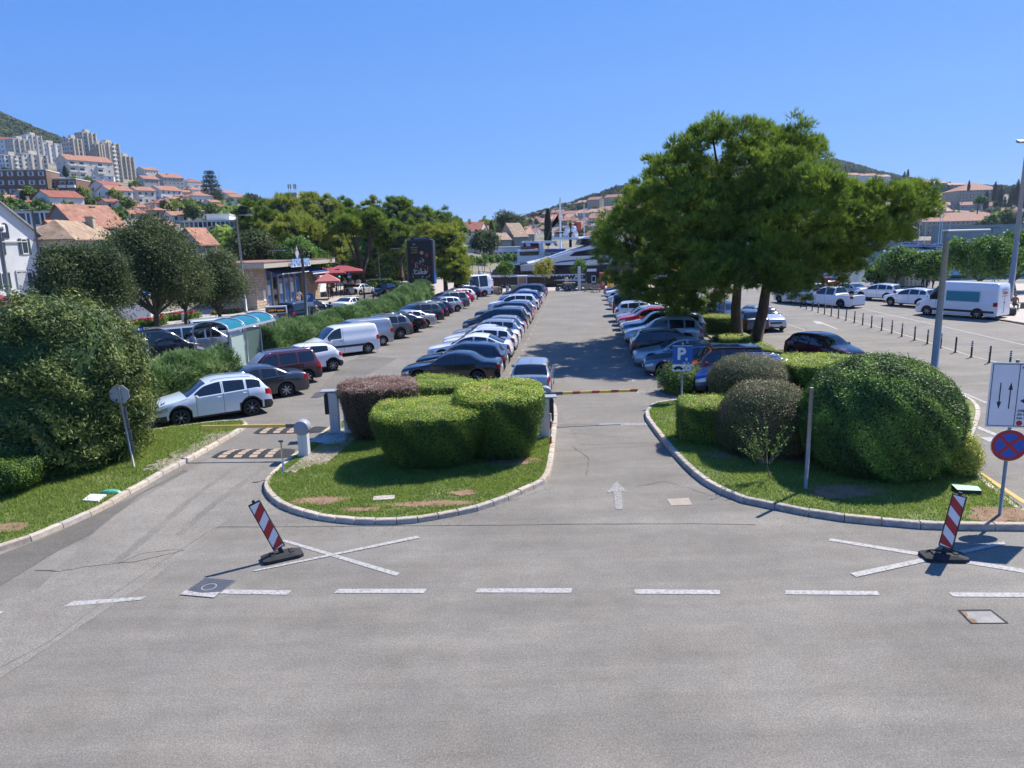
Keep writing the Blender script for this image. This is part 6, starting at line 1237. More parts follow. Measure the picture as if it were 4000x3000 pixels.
text('Tatan', .34, dv, Matrix.Translation((-2.97, 0, 1.95))@Matrix.Rotation(-math.pi/2, 4, 'Z')@Matrix.Rotation(math.pi/2, 4, 'X'), REDR, 'van_lettering', bold=.02)
q = MB(); q.box((-2.965, 0, 1.7), (.012, .9, .03)); q.box((-2.965, 0, 2.17), (.012, .85, .03)); q.build('red_stripe', REDR, dv)
q = MB(); q.box((-2.965, 0, 1.4), (.012, .012, 1.9)); q.build('door_gap', UNDER, dv); q = MB(); q.box((-2.97, 0, 1.22), (.02, .16, .05)); q.build('door_handle', TRIM, dv)
# taxis and cars on the side road behind the oleanders
TX = 'taxis waiting on the side road'
def taxi(root, h):
    m = MB(); m.box((0, 0, h), (.14, .5, .13), bev=.03); m.build('taxi_sign', YELL, root)
taxi(car('hatch', 'white', G(1255, 1245), 71, 'white taxi with yellow roof sign nearest on the side road', TX, 'c'), 1.53)
taxi(car('sedan', 'white', G(1375, 1215), 67, 'white taxi half hidden by the oleander hedge', TX, 'c'), 1.50)
car('sedan', 'cream', G(1413, 1150), 63, 'cream-white saloon stopped by the motorcycles on the side road', None, 'c')
car('hatch', 'black', G(1500, 1152), 250, 'black car with its boot lid raised on the side road', None, 'c')
car('suv', 'black', G(1580, 1155), 240, 'black car beyond the hedge left of the billboard', None, 'c')
taxi(car('minibus', 'navy', G(1200, 1262), 63, 'dark navy van taxi behind the kiosk ticket sign', None, 'c', cat='van'), 2.05)
car('minibus', 'silver', G(770, 1392), 34, 'silver van behind the bus shelter glass', None, 'c', cat='van')
car('minibus', 'pearl', G(900, 1352), 30, 'pale blue-white van beyond the bus shelter', None, 'c', cat='van')
car('minibus', 'black', G(610, 1420), 36, 'black van at the left end behind the oleander hedge', None, 'c', cat='van')
# ---------------- barriers, machines, posts ----------------
ALU = mat('anodised_aluminium', (.50, .52, .54), .4, .35, var=.05, bump=.1, bscale=60, stretch=(1, 1, .02)); WPNL = mat('white_cabinet', (.62, .63, .62), .4, var=.04); GREYP = mat('grey_plastic', (.30, .32, .35), .5, var=.05)
REDP = mat('red_paint', (.50, .10, .05), .45, var=.08); ORANGE = mat('orange_paint', (.62, .24, .04), .5, var=.08); BLUEP = mat('sign_blue', (.012, .11, .42), .4, var=.03); NAVYP = mat('navy_canvas', (.02, .04, .10), .8, var=.1)
def barrier(base, arm_z, tip, label, striped):
    root = empty('barrier_gate', base, 0, label, 'barrier'); t = Vector((tip.x-base.x, tip.y-base.y, 0)); a = math.atan2(t.y, t.x); root.rotation_euler = (0, 0, a); L = t.length
    m = MB(); m.box((0, 0, .5), (.30, .30, 1.0), bev=.03); m.box((0, 0, .02), (.36, .36, .04)); m.build('housing', WPNL, root)
    m = MB(); 
    for y in (-.154, .154): m.box((0, y, .5), (.02, .006, .9))
    m.build('door_trim', ALU, root)
    m = MB(); m.lathe([(.001, -.17), (.21, -.17), (.235, -.14), (.235, .14), (.21, .17), (.001, .17)], (0, 0, arm_z), n=24, axis='Y'); m.build('motor_head', GREYP, root)
    m = MB(); m.box((.35, -.21, arm_z), (.5, .06, .11)); m.lathe([(.001, -.25), (.07, -.25), (.07, -.17)], (0, 0, arm_z), n=12, axis='Y'); m.build('arm_clamp', DSTEEL, root)
    ar_ = MB(); ar_.box((L/2+.05, -.21, arm_z), (L-.1, .045, .10), bev=.01); arm = ar_.build('barrier_arm', YELL, root)
    if striped:
        for k in range(5):
            s = MB(); x = L*(.07+.21*k); s.add([(x, -.2355, arm_z-.045), (x+.28, -.2355, arm_z-.045), (x+.34, -.2355, arm_z+.045), (x+.06, -.2355, arm_z+.045)], [(0, 1, 2, 3)]); s.box((x+.17, -.21, arm_z+.0512), (.28, .045, .002)); s.build('red_stripe', REDP, arm)
    return root
barrier(G(1191, 1779, .1), .92, G(775, 1677, 1.0), 'exit barrier with plain yellow arm over the left lane', False)
barrier(G(2132, 1640, .1), 1.02, G(2484, 1520, 1.12), 'entrance barrier with red and yellow striped arm', True)
def machine(p, rz, label, h=1.45, flip=1):
    root = empty('ticket_machine', p, rz, label, 'ticket machine'); m = MB(); m.box((0, 0, h/2), (.34, .38, h), bev=.03); m.box((0, 0, .02), (.42, .46, .04)); m.build('cabinet', ALU, root)
    m = MB(); m.box((-.235*flip, 0, h-.42), (.14, .36, .72), bev=.02); m.build('control_panel', BLACK, root); m = MB(); m.box((-.10*flip, 0, h+.03), (.62, .42, .04), bev=.01); m.build('rain_roof', GREYP, root)
machine(G(1313, 1686, .14), .1, 'grey ticket machine with black panel beside the exit lane')
machine(G(2128, 1705, .1), 0, 'ticket machine half hidden by the hedge at the entrance lane', 1.35, -1)
m = MB(); m.box((0, 0, .6), (.5, .35, 1.2), bev=.03); m.box((0, -.18, .25), (.3, .02, .1), 1); m.build('cabinet', [WPNL, GREYP], None, G(1378, 1690, .1), label='white cabinet half hidden behind the purplish hedge', cat='cabinet')
# red and white pole at the entrance kerb
root = empty('striped_pole', G(2152, 1733, .12), 0, 'thin red and white pole at the entrance kerb', 'pole'); 
for k in range(4): m = MB(); m.tube([(0, 0, k*.25), (0, 0, k*.25+.25)], .03, n=8); m.build('pole_section', REDR if k % 2 == 0 else WHITER, root)
# speed bumps
def bump(c4, n, label):
    P = [G(*p) for p in c4]; root = empty('speed_bump', P[0], 0, label, 'speed bump'); o = Vector(P[0]); m = MB(); vs = []
    for t in np.linspace(0, 1, 13):
        a, b = P[0].lerp(P[3], t), P[1].lerp(P[2], t); e = min(1, min(t, 1-t)*9)
        for s, z in ((.0, .005), (.15, .035), (.5, .055), (.85, .035), (1, .005)):
            ss = .5+(s-.5)*(.72+.28*e); vs.append(a.lerp(b, ss)-o+Vector((0, 0, z*(.3+.7*e)+.006)))
    m.add(vs, [(5*i+j, 5*i+5+j, 5*i+6+j, 5*i+1+j) for i in range(12) for j in range(4)], 0, True); m.build('rubber_body', RUBBER, root)
    w_ = mat('faded_reflector', (.40, .30, .21), .7, var=.25, scale=20)
    for k in range(n):
        t0 = .12+k*.76/n
        for j in range(4):
            s0, s1 = .06+j*.225, .06+j*.225+.19; q = MB(); 
            for u in range(2): pass
            def pt(t, s): z = .012+.055*math.sin(math.pi*min(max(s, 0.05), .95)); return P[0].lerp(P[3], t).lerp(P[1].lerp(P[2], t), s)-o+Vector((0, 0, z+.008))
            sh = .05*(s0-.5); q.add([pt(t0+sh, s0), pt(t0+.095+sh, s0), pt(t0+.095+sh, s1), pt(t0+sh, s1)], [(0, 1, 2, 3)]); q.build('reflector', w_, root)
bump([(814, 1793), (878, 1757), (1158, 1752), (1140, 1791)], 4, 'black speed bump with faded reflectors nearest the camera in the exit lane')
bump([(983, 1698), (1022, 1670), (1286, 1666), (1262, 1692)], 4, 'black speed bump with faded reflectors beyond the exit barrier arm')
def pole(p, h, r, m_=STEEL, name='pole', root=None, top=None):
    m = MB(); m.tube([(0, 0, 0), (0, 0, h)], [r, top or r], n=10); return m.build(name, m_, root, None if root else p)
# back of the octagonal sign with small plates
p = G(524, 1826, .1); root = empty('stop_sign', p, .12, 'octagonal stop sign seen from behind beside the huge bush', 'sign'); h = HT(p, 1500); lean = Vector((-.04, 0, 0))
m = MB(); m.tube([(0, 0, 0), (-.16, 0, h)], .032, n=8); m.build('post', STEEL, root)
m = MB(); m.extr([(.30*math.cos(R_(22.5+45*k)), .30*math.sin(R_(22.5+45*k))) for k in range(8)], .02, Matrix.Translation((-.15, .04, h-.32))); m.box((-.15, .0, h-.32), (.12, .05, .45)); m.build('sign_plate', mat('sign_back', (.36, .37, .39), .5, .3), root)
for k in range(4): m = MB(); z = h-.86-k*.36; m.box((-.16*z/h+.02, .03, z), (.17, .02, .32)); m.build('back_plate', DSTEEL, root)
# chrome post
root = empty('chrome_post', G(1108, 1843, .12), 0, 'short chrome post with square bracket at the island tip', 'post'); m = MB(); m.tube([(0, 0, 0), (0, 0, .92)], .026, n=10); m.build('post', CHROME, root); m = MB(); m.lathe([(.07, 0), (.05, .03), (.028, .08)], n=10); m.build('foot', CHROME, root); m = MB(); m.box((0, 0, .93), (.13, .05, .06)); m.build('bracket', DSTEEL, root)
pole(G(3147, 1912, .12), HT(G(3147, 1912, .12), 1514), .048, mat('old_galvanised', (.28, .28, .28), .6, .4, var=.2), 'bare_post'); tag(bpy.data.objects['bare_post'], 'bare grey sign post without sign in front of the big dome', 'post')
# parking sign in the pink bush
def extrtext(*a, **k): return text(*a, **k)
g = G(2662, 1562, .12); h = HT(g, 1343); zt = HT(g, 1349); zb_ = HT(g, 1423); zc = HT(g, 1450); w = 75*g.y/FPX*1.02
root = empty('parking_sign', g, R_(-9), 'blue P parking sign with a car plate below, in the pink-flowered bush', 'sign'); pole(None, h+.03, .035, STEEL, 'post', root)
m = MB(); m.box((0, -.05, (zt+zb_)/2), (w, .02, zt-zb_), bev=.008); m.build('sign_plate', BLUEP, root); m = MB(); hh = (zt-zb_)
for c, d in (((0, 0, zt-.012), (w, .024)), ((0, 0, zb_+.012), (w, .024))): m.box((0, -.0615, c[2]), (d[0], .003, .014))
m.build('border', WHITER, root)
text('P', hh*.86, root, Matrix.Translation((-.05, -.064, (zt+zb_)/2+.03))@Matrix.Rotation(math.pi/2, 4, 'X'), WHITER, 'letter_p', bold=.035)
text('00 - 24', .085, root, Matrix.Translation((w*.2, -.064, zb_+.06))@Matrix.Rotation(math.pi/2, 4, 'X'), WHITER, 'hours', bold=.02)
m = MB(); m.add([(w*.2, -.064, zb_+.12), (w*.27, -.064, zb_+.26), (w*.13, -.064, zb_+.26)], [(0, 1, 2)]); m.build('disc_symbol', WHITER, root)
m = MB(); m.box((0, -.05, (zb_+zc)/2-.01), (w, .02, zb_-zc-.03), bev=.006); m.build('sub_plate', WHITER, root)
def carsym(root, c, s, y=-.064):
    m = MB(); pts = [(-1, -.2), (-1, .05), (-.75, .1), (-.45, .42), (.35, .42), (.7, .1), (1, .02), (1, -.2)]
    m.add([(c[0]+a*s, y, c[1]+b*s) for a, b in pts], [tuple(range(8))]); 
    for q in (-.55, .55): m.add([(c[0]+(q+.2*math.cos(t))*s, y-.001, c[1]+(-.22+.2*math.sin(t))*s) for t in np.linspace(0, 5.8, 10)], [tuple(range(10))])
    m.build('car_symbol', BLACK, root)
carsym(root, (-w*.2, (zb_+zc)/2-.01), .2)
m = MB(); c = (w*.3, (zb_+zc)/2-.01)
for k in range(20): a, b = 2*math.pi*k/20, 2*math.pi*(k+1)/20; m.add([(c[0]+r*math.cos(t), -.064, c[1]+r*math.sin(t)) for r, t in ((.15, a), (.15, b), (.13, b), (.13, a))], [(0, 1, 2, 3)])
m.build('clock_ring', DSTEEL, root); text('2h', .1, root, Matrix.Translation((c[0], -.064, c[1]))@Matrix.Rotation(math.pi/2, 4, 'X'), BLACK, 'clock_text')
# no-stopping sign with lane board at the right
g = G(3905, 2010, .13); root = empty('road_sign', g, R_(-14), 'no-stopping roundel under a white lane board at the right edge', 'sign')
zc = (HT(g, 1677)+HT(g, 1796))/2; rr = (HT(g, 1677)-HT(g, 1796))/2; z0, z1 = HT(g, 1668), HT(g, 1414); pole(None, z1+.05, .038, STEEL, 'post', root)
def disc(r0, r1, y, mt, nm, parent, c=(0, 0), n=40, a0=0, a1=2*math.pi):
    m = MB(); A = np.linspace(a0, a1, n+1)
    for a, b in zip(A[:-1], A[1:]): m.add([(c[0]+r*math.cos(t), y, c[1]+r*math.sin(t)) for r, t in (((r1, a), (r1, b), (r0, b), (r0, a)) if r0 > 0 else ((r1, a), (r1, b), (0, 0)))], [(0, 1, 2, 3) if r0 > 0 else (0, 1, 2)])
    return m.build(nm, mt, parent)
m = MB(); m.lathe([(.001, -.02), (rr*1.03, -.02), (rr*1.03, .0), (.001, .0)], (0, -.05, zc), n=36, axis='Y'); pl = m.build('sign_plate', mat('sign_rim', (.6, .58, .5), .5), root)
disc(0, rr, -.0725, BLUER, 'blue_field', root, (0, zc)); disc(rr*.78, rr, -.0745, REDR, 'red_ring', root, (0, zc))
for s in (1, -1): m = MB(); d = Vector((math.cos(.785*s), 0, math.sin(.785*s))); nn = Vector((-d.z, 0, d.x))*rr*.10; C0 = Vector((0, -.0745-.0015*(s > 0), zc)); m.add([C0+d*rr*.8+nn, C0+d*rr*.8-nn, C0-d*rr*.8-nn, C0-d*rr*.8+nn], [(0, 1, 2, 3)]); m.build('red_cross_bar', REDR, root)
W2 = 1.5; x0 = -.52; m = MB(); m.box((x0+W2/2, -.05, (z0+z1)/2), (W2, .02, z1-z0), bev=.006); m.build('lane_board', WHITER, root); k = MB(); zz0, zz1 = z0+.04, z1-.04
for c, d in (((x0+W2/2, zz0), (W2-.08, .014)), ((x0+W2/2, zz1), (W2-.08, .014)), ((x0+.04, (zz0+zz1)/2), (.014, zz1-zz0)), ((x0+W2-.04, (zz0+zz1)/2), (.014, zz1-zz0)), ((x0+.56, (zz0+zz1)/2), (.014, zz1-zz0))): k.box((c[0], -.062, c[1]), (d[0], .003, d[1]))
def arrow(k, x, z0_, z1_, up):
    k.box((x, -.062, (z0_+z1_)/2), (.022, .003, abs(z1_-z0_))); t = z1_ if up else z0_; s = 1 if up else -1; k.add([(x-.045, -.063, t-s*.1), (x+.045, -.063, t-s*.1), (x, -.063, t+s*.07)], [(0, 1, 2) if up else (0, 2, 1)])
H_ = zz1-zz0; arrow(k, x0+.22, zz0+H_*.32, zz0+H_*.70, False); arrow(k, x0+.42, zz0+H_*.28, zz0+H_*.66, True); arrow(k, x0+.75, zz0+H_*.55, zz0+H_*.85, True); k.build('arrow_print', BLACK, root)
carsym(root, (x0+.78, zz0+H_*.42), .14)
for s, z in (('FERRY', zz1-.08), ('OSIM ZA', zz0+H_*.25), ('ZA UKRCAJ', zz0+H_*.19), ('NA TRAJEKT', zz0+H_*.13)): text(s, .075, root, Matrix.Translation((x0+.6, -.064, z))@Matrix.Rotation(math.pi/2, 4, 'X'), BLACK, 'board_text', bold=.01, align='LEFT')
disc(0, .06, -.063, REDR, 'small_roundel', root, (x0+.66, zz0+.07))
# ---------------- tilted marker boards ----------------
def marker(basep, rzb, face, bottom, toppx, label, w=.26):
    root = empty('marker_board', basep, 0, label, 'marker board'); b = MB(); M = Matrix.Rotation(rzb, 3, 'Z')
    pts = [(-.42, -.17), (-.32, -.22), (.32, -.22), (.42, -.17), (.42, .17), (.32, .22), (-.32, .22), (-.42, .17)]; n = 8
    vs = [M@Vector((x, y, .0)) for x, y in pts]+[M@Vector((x, y, .07)) for x, y in pts]+[M@Vector((x*.55, y*.7, .12)) for x, y in pts]
    b.add(vs, [(i, (i+1) % n, n+(i+1) % n, n+i) for i in range(n)]+[(n+i, n+(i+1) % n, 2*n+(i+1) % n, 2*n+i) for i in range(n)]+[tuple(range(2*n, 3*n))]); 
    for x in (-.2, .2): b.box(M@Vector((x, 0, .125)), (.1, .22, .03), rz=rzb, bev=.01)
    b.build('rubber_foot', RUBBER, root)
    # board axis from foot to top, both seen in the photo
    bot = Vector((0, 0, .12)); top = toppx-basep; ax = (top-bot); L = ax.length-.05; ax.normalize(); X = Matrix.Rotation(face, 3, 'Z')@Vector((1, 0, 0)); X = (X-ax*X.dot(ax)).normalized(); Y = ax.cross(X).normalized()
    F = Matrix(((X.x, Y.x, ax.x, bot.x), (X.y, Y.y, ax.y, bot.y), (X.z, Y.z, ax.z, bot.z), (0, 0, 0, 1)))
    m = MB(); m.box((0, 0, L/2+.06), (w, .06, L-.1), bev=.015); m.box((0, 0, .03), (.09, .06, .14)); m.box((0, 0, L+.03), (.06, .05, .06)); bo = m.build('board', BLACK, root); bo.matrix_local = F
    z0, z1 = .14, L-.02; q = MB(); q.box((0, -.032, (z0+z1)/2), (w-.05, .004, z1-z0)); f = q.build('white_face', WHITER, bo); 
    n = 3; hw = (w-.05)/2; per = (z1-z0)/2.6
    for k in range(4):
        c = z0+per*k*.98-.05; sl = -(w-.05)*.9*SGN[0]; quad = [(-hw, c+sl/2), (hw, c-sl/2), (hw, c-sl/2+per*.5), (-hw, c+sl/2+per*.5)]; quad = [(x, min(max(z, z0), z1)) for x, z in quad]
        if abs(quad[0][1]-quad[3][1])+abs(quad[1][1]-quad[2][1]) < .02: continue
        q = MB(); q.add([(x, -.0352, z) for x, z in quad], [(0, 1, 2, 3)]); q.build('red_band', REDR, bo)
    return root
SGN = [1]
bp_ = G(1103, 2178, .004); marker(bp_, R_(28), R_(22), None, AT(988, 1957, bp_.y-.12), 'red and white marker board leaning far to the left')
SGN = [-1]
bp_ = G(3685, 2180, .004); marker(bp_, R_(-6), R_(-38), None, AT(3752, 1925, bp_.y+.02), 'red and white marker board on its black foot at the right')
# ---------------- covers ----------------
IRON = mat('cast_iron', (.09, .095, .105), .6, .3, var=.2, bump=.4)
def cover(c4, label, depth=0, name='manhole_cover'):
    P = [G(*p) for p in c4]; c = sum(P, Vector())/4; root = empty(name, c, 0, label, 'manhole'); L = lambda u, v, z=0: (P[0].lerp(P[1], u)).lerp(P[3].lerp(P[2], u), v)-c+Vector((0, 0, z)); return root, L
root, L = cover([(800, 2257), (927, 2267), (836, 2337), (702, 2325)], 'square iron manhole cover with a round centre and a painted corner')
m = MB(); m.add([L(0, 0, .011), L(1, 0, .011), L(1, 1, .011), L(0, 1, .011)], [(0, 3, 2, 1)]); m.build('frame', mat('iron_rim', (.2, .2, .2), .6, .3), root)
m = MB(); m.add([L(.04, .04, .014), L(.96, .04, .014), L(.96, .96, .014), L(.04, .96, .014)], [(0, 3, 2, 1)]); m.build('lid', IRON, root)
m = MB()
for i in range(11):
    for j in range(11):
        u, v = (i+.5+.25*(j % 2))/11.6+.02, (j+.6)/11.4; 
        if (u-.5)**2+(v-.5)**2 < .055 or u > .95: continue
        e = .034; m.add([L(u-e, v-.012, .017), L(u+e, v-.012, .017), L(u+e, v+.016, .017), L(u-e, v+.016, .017)], [(0, 3, 2, 1)])
m.build('tread_pattern', mat('worn_iron', (.17, .175, .19), .5, .5), root, kind='stuff')
m = MB()
for k in range(20): a, b = 2*math.pi*k/20, 2*math.pi*(k+1)/20; m.add([L(.5+r*math.cos(t), .5+r*math.sin(t), .018) for r, t in ((.20, a), (.20, b), (.16, b), (.16, a))], [(0, 1, 2, 3)])
m.build('centre_ring', mat('bright_iron', (.34, .34, .34), .5, .4), root)
m = MB(); m.add([L(.0, .74, .019), L(.2, .80, .019), L(.55, .83, .019), L(.98, .70, .019), L(1, 1, .019), L(0, 1, .019)], [(0, 5, 4, 3, 2, 1)]); m.build('paint_overrun', MARK, root)
root, L = cover([(3745, 2386), (3872, 2385), (3937, 2436), (3795, 2437)], 'sunken square steel manhole cover with rusty corners')
m = MB(); m.add([L(-.02, -.06, .010), L(1.02, -.06, .010), L(1.03, 1.0, .010), L(-.02, 1.0, .010)], [(0, 3, 2, 1)]); m.build('frame', mat('hole_shadow_frame', (.03, .03, .03), .9), root)  # black sheet painted as the shade around the sunken lid
m = MB(); m.add([L(.03, .10, .013), L(.93, .10, .013), L(.93, .98, .013), L(.03, .98, .013)], [(0, 3, 2, 1)]); m.build('lid', mat('worn_steel_lid', (.15, .155, .17), .6, .2, var=.3, scale=4, col2=(.20, .19, .185)), root)
m = MB(); m.add([L(.03, .10, .015), L(.2, .10, .015), L(.10, .45, .015), L(.03, .5, .015)], [(0, 3, 2, 1)]); m.add([L(.0, .6, .015), L(.2, .72, .015), L(.18, .98, .015), L(.03, .98, .015)], [(0, 3, 2, 1)]); m.build('rust', mat('rust', (.22, .13, .07), .9, var=.3), root)
m = MB(); a, b, c, d = [G(*p, .15)-G(353, 1929, .15) for p in ((353, 1929), (416, 1931), (384, 1956), (322, 1953))]; m.add([a, b, c, d]+[q-Vector((0, 0, .05)) for q in (a, b, c, d)], [(0, 3, 2, 1), (3, 7, 6, 2), (2, 6, 5, 1), (0, 4, 7, 3)]); m.build('utility_lid', WHITE, None, G(353, 1929, .16), label='white square plate lying in the left grass', cat='plate')
m = MB(); o = G(432, 1924, .12); m.lathe([(.3, 0), (.26, .06), (.12, .11), (.0, .12)], n=9); ob = m.build('plastic_bag', mat('green_plastic', (.10, .42, .28), .3, var=.3, scale=12, bump=1, bscale=8), None, o, label='crumpled green plastic bag next to the white plate', cat='bag'); ob.scale = (1, .42, .8)
m = MB(); P = [G(*p, .24)-G(3776, 1906, .24) for p in ((3716, 1891), (3820, 1899), (3835, 1917), (3740, 1913))]; m.add(P+[q-Vector((0, 0, .07)) for q in P], [(0, 3, 2, 1)]); m.build('green_lid', mat('pale_green_plastic', (.36, .55, .42), .45), None, G(3776, 1906, .24), label='pale green hydrant box lid lying on the right grass', cat='lid')
m = MB(); m.add([q-Vector((0, 0, .0)) for q in P]+[q-Vector((0, 0, .10)) for q in P], [(3, 7, 6, 2), (2, 6, 5, 1), (0, 4, 7, 3), (1, 5, 4, 0)]); m.build('lid_side', BLACK, bpy.data.objects['green_lid'])
m = MB(); m.box((0, 0, .02), (.55, .3, .03)); m.build('drain_cover', STONE, None, G(1500, 1948, .105), (0, 0, .1), label='small stone drain cover in the front grass of the centre island', cat='drain')
# ---------------- striped bollards ----------------
bp = [(1910, 703), (1755, 655), (1617, 613), (1490, 577), (1375, 540), (1265, 508), (1155, 478), (1068, 448), (980, 424), (893, 400), (817, 376), (745, 357), (672, 337), (607, 318), (545, 300), (488, 283), (432, 268), (380, 252), (330, 240), (282, 225), (240, 212), (197, 202), (2085, 752), (2290, 815)]
mt = MB(); mt.lathe([(.045, 0), (.042, .84), (.03, .86), (.001, .86)], n=10); BME = mt.mesh('post', BLACK); mt = MB(); mt.lathe([(.047, 0), (.047, .05)], n=10); BBD = mt.mesh('white_band', WHITER); mt = MB(); mt.lathe([(.09, 0), (.085, .025), (.045, .03)], n=10); BFT = mt.mesh('foot', BLACK)
for i, (x, y) in enumerate(bp):
    g = G(3000+x*.4521, 1100+y*.4521); root = empty('bollard', g, 0, 'black flexible bollard with white bands in the row along the right road', 'bollard', 'striped bollards along the right road')
    link('post', BME, root, None, (random.uniform(-.02, .02), random.uniform(-.02, .02), 0)); link('foot', BFT, root)
    for z in (.56, .66, .76): link('white_band', BBD, root, (0, 0, z))
# ---------------- street lamps ----------------
def lamp(p, h, head, label, r=.11, hd=1.2, rz=0, mt=STEEL, top=None, lean=None):
    root = empty('street_lamp', p, rz, label, 'street lamp'); m = MB(); m.tube([(0, 0, 0), (0, 0, h)], [r, top or r*.6], n=12); m.build('pole', mt, root); m = MB(); m.lathe([(r*1.6, 0), (r*1.6, .05), (r*1.1, .3)], n=12); m.build('base', mt, root)
    if head == 'arm': m = MB(); m.box((-hd*.75, 0, h-.02), (hd*1.1, .10, .07), bev=.02); m.build('arm', mt, root); m = MB(); m.box((-hd*1.25, 0, h-.05), (hd*.8, .34, .10), bev=.04); m.build('lamp_head', mt, root)
    elif head == 'disc': m = MB(); m.box((hd*.5, 0, h+.04), (hd*1.15, .42, .07), bev=.03); m.build('lamp_head', mat('pale_lamp_head', (.52, .54, .56), .4, .3), root); m = MB(); m.tube([(0, 0, h-.35), (0, 0, h)], r*.72, n=10); m.build('collar', mt, root)
    elif head == 'flood':
        m = MB(); m.box((0, 0, h), (1.8, .12, .12)); m.build('crossbar', mt, root)
        for x in (-.8, -.3, .3, .8): m = MB(); m.box((x, -.2, h+.05), (.4, .45, .18), rot=Matrix.Rotation(.4, 3, 'X')); m.build('floodlight', mt, root)
    elif head == 'two': m = MB(); m.box((0, 0, h), (2.2, .25, .1)); m.build('lamp_head', mt, root)
    return root
g = G(3642, 1518, .1); lamp(g, HT(g, 905), 'disc', 'thick grey lamp post behind the big dome with a flat lamp arm', .15, 1.5, 0, STEEL, .10)
g = G(3943, 1180); lamp(g, HT(g, 555), 'flood', 'very tall floodlight mast at the right edge', .25, top=.14)
g = G(963, 1226); lamp(g, HT(g, 840), 'arm', 'tall lamp post in front of the kiosk corner', .14, .9, math.pi)
g = G(1203, 1285); lamp(g, HT(g, 975), 'arm', 'lamp post with long flat arm beside the blue parking sign', .13, 1.5, .1, DSTEEL, .1)
g = G(1317, 1146); lamp(g, HT(g, 982), 'arm', 'slim lamp post at the pedestrian crossing by the red parasols', .1, .6, math.pi)
g = AT(993, 1040, 92); g.z = 0; lamp(g, HT(g, 908), 'arm', 'slim lamp post rising behind the kiosk roof', .1, .9, 0)
g = AT(858, 1000, 100); g.z = 0; lamp(g, HT(g, 884), 'arm', 'lamp post in front of the low white building', .1, .8, 0)
g = G(1597, 1152); lamp(g, HT(g, 969), 'arm', 'lamp post directly left of the billboard', .1, 1.2, 0, DSTEEL)
g = G(184, 1200); g = AT(184, 1200, 50); g.z = 0; lamp(g, HT(g, 818), 'arm', 'grey lamp post crossing the white gabled house', .11, .7, 0)
g = AT(42, 1200, 46); g.z = 0; pole(g, HT(g, 780), .13, STEEL, 'light_pole'); tag(bpy.data.objects['light_pole'], 'thick pale pole at the left edge before the white house', 'pole')
g = G(2826, 1280, .1); lamp(g, HT(g, 1080), 'none', 'light grey pole standing between the pine trunks', .09)
g = AT(3865, 1000, 105); g.z = 0; lamp(g, HT(g, 890), 'two', 'dark double-headed lamp behind the leafy trees at the right', .08, mt=DSTEEL)
g = AT(1884, 1030, 150); g.z = 0; lamp(g, HT(g, 965), 'arm', 'small lamp post on the promenade before the dark round tree', .1, .6, math.pi)
g = AT(1485, 1100, 104); g.z = 0; lamp(g, HT(g, 968), 'arm', 'slim lamp post in the park left of the billboard', .09, .6, math.pi)
# ---------------- billboard ----------------
g = G(1665, 1186); D_ = g.y; s = (g-Vector((0, 0, CH))).dot(CF)/FPX; zb_, zt = HT(g, 1110), HT(g, 936); W_ = 100*s; root = empty('billboard', g, R_(-10), 'tall dark digital billboard on a thick post at the end of the left row', 'billboard')
m = MB(); m.box((.1, 0, zb_/2+.2), (.75, .5, zb_+.4), bev=.05); m.build('post', DSTEEL, root)
m = MB(); m.box((-.35, 0, (zb_+zt)/2), (W_, .9, zt-zb_), bev=.06); m.build('housing', mat('billboard_black', (.02, .022, .027), .4), root)
m = MB(); m.box((-.35, .0, zt+.12), (W_*.72, .3, .32)); m.build('header', mat('header_navy', (.02, .025, .04), .5), root); text('LIGHTMEDIA', .24, root, Matrix.Translation((-.25, -.16, zt+.14))@Matrix.Rotation(math.pi/2, 4, 'X'), mat('header_letters', (.45, .5, .6), .5), 'header_text')
m = MB(); m.box((-.35+W_/2+.05, 0, (zb_+zt)/2), (.14, .8, zt-zb_-.1)); m.build('side_panel', mat('side_grey', (.045, .05, .065), .4), root); m = MB(); x = -.35+W_/2+.125; m.add([(x, -.38, zb_+.1), (x, .38, zb_+.1), (x, .38, zb_+.9), (x, -.38, zb_+1.6)], [(0, 1, 2, 3)]); m.build('blue_flash', BLUEP, root)
xc, y = -.35, -.46; z0, z1 = zb_+.2, zt-.15; m = MB(); m.box((xc, -.452, (z0+z1)/2), (W_-.25, .01, z1-z0)); scr = m.build('screen', mat('screen_black', (.006, .006, .008), .3), root)
r = random.Random(5); pc = [mat('poster_'+n, c, .6) for n, c in (('red', (.45, .03, .03)), ('cream', (.6, .5, .4)), ('teal', (.05, .3, .28)), ('gold', (.5, .3, .08)), ('skin', (.5, .28, .2)))]
for i in range(26):
    m = MB(); a = r.uniform(0, 6.28); cx, cz = xc+r.uniform(-.85, .85), z0+(z1-z0)*r.uniform(.12, .52); L_ = r.uniform(.2, .5); wd = r.uniform(.05, .14); pts = []
    for t in np.linspace(0, 1, 6): pts.append((cx+L_*t*math.cos(a+t*1.4), cz+L_*t*math.sin(a+t*1.4)+.25*t, wd*math.sin(math.pi*(.1+.85*t))))
    vs = [(p[0]+p[2]*math.sin(a), y-.001*(i+1)*.4, p[1]-p[2]*math.cos(a)) for p in pts]+[(p[0]-p[2]*math.sin(a), y-.001*(i+1)*.4, p[1]+p[2]*math.cos(a)) for p in pts]
    m.add(vs, [(j, j+1, j+7, j+6) for j in range(5)]); m.build('poster_swirl', pc[i % 5], scr)
for sx_, sz_ in ((.25, .72), (.8, .66)): disc(0, .2, y-.012, pc[4 if sx_ < .5 else 0], 'poster_shape', scr, (xc+sx_, z0+(z1-z0)*sz_), 14)
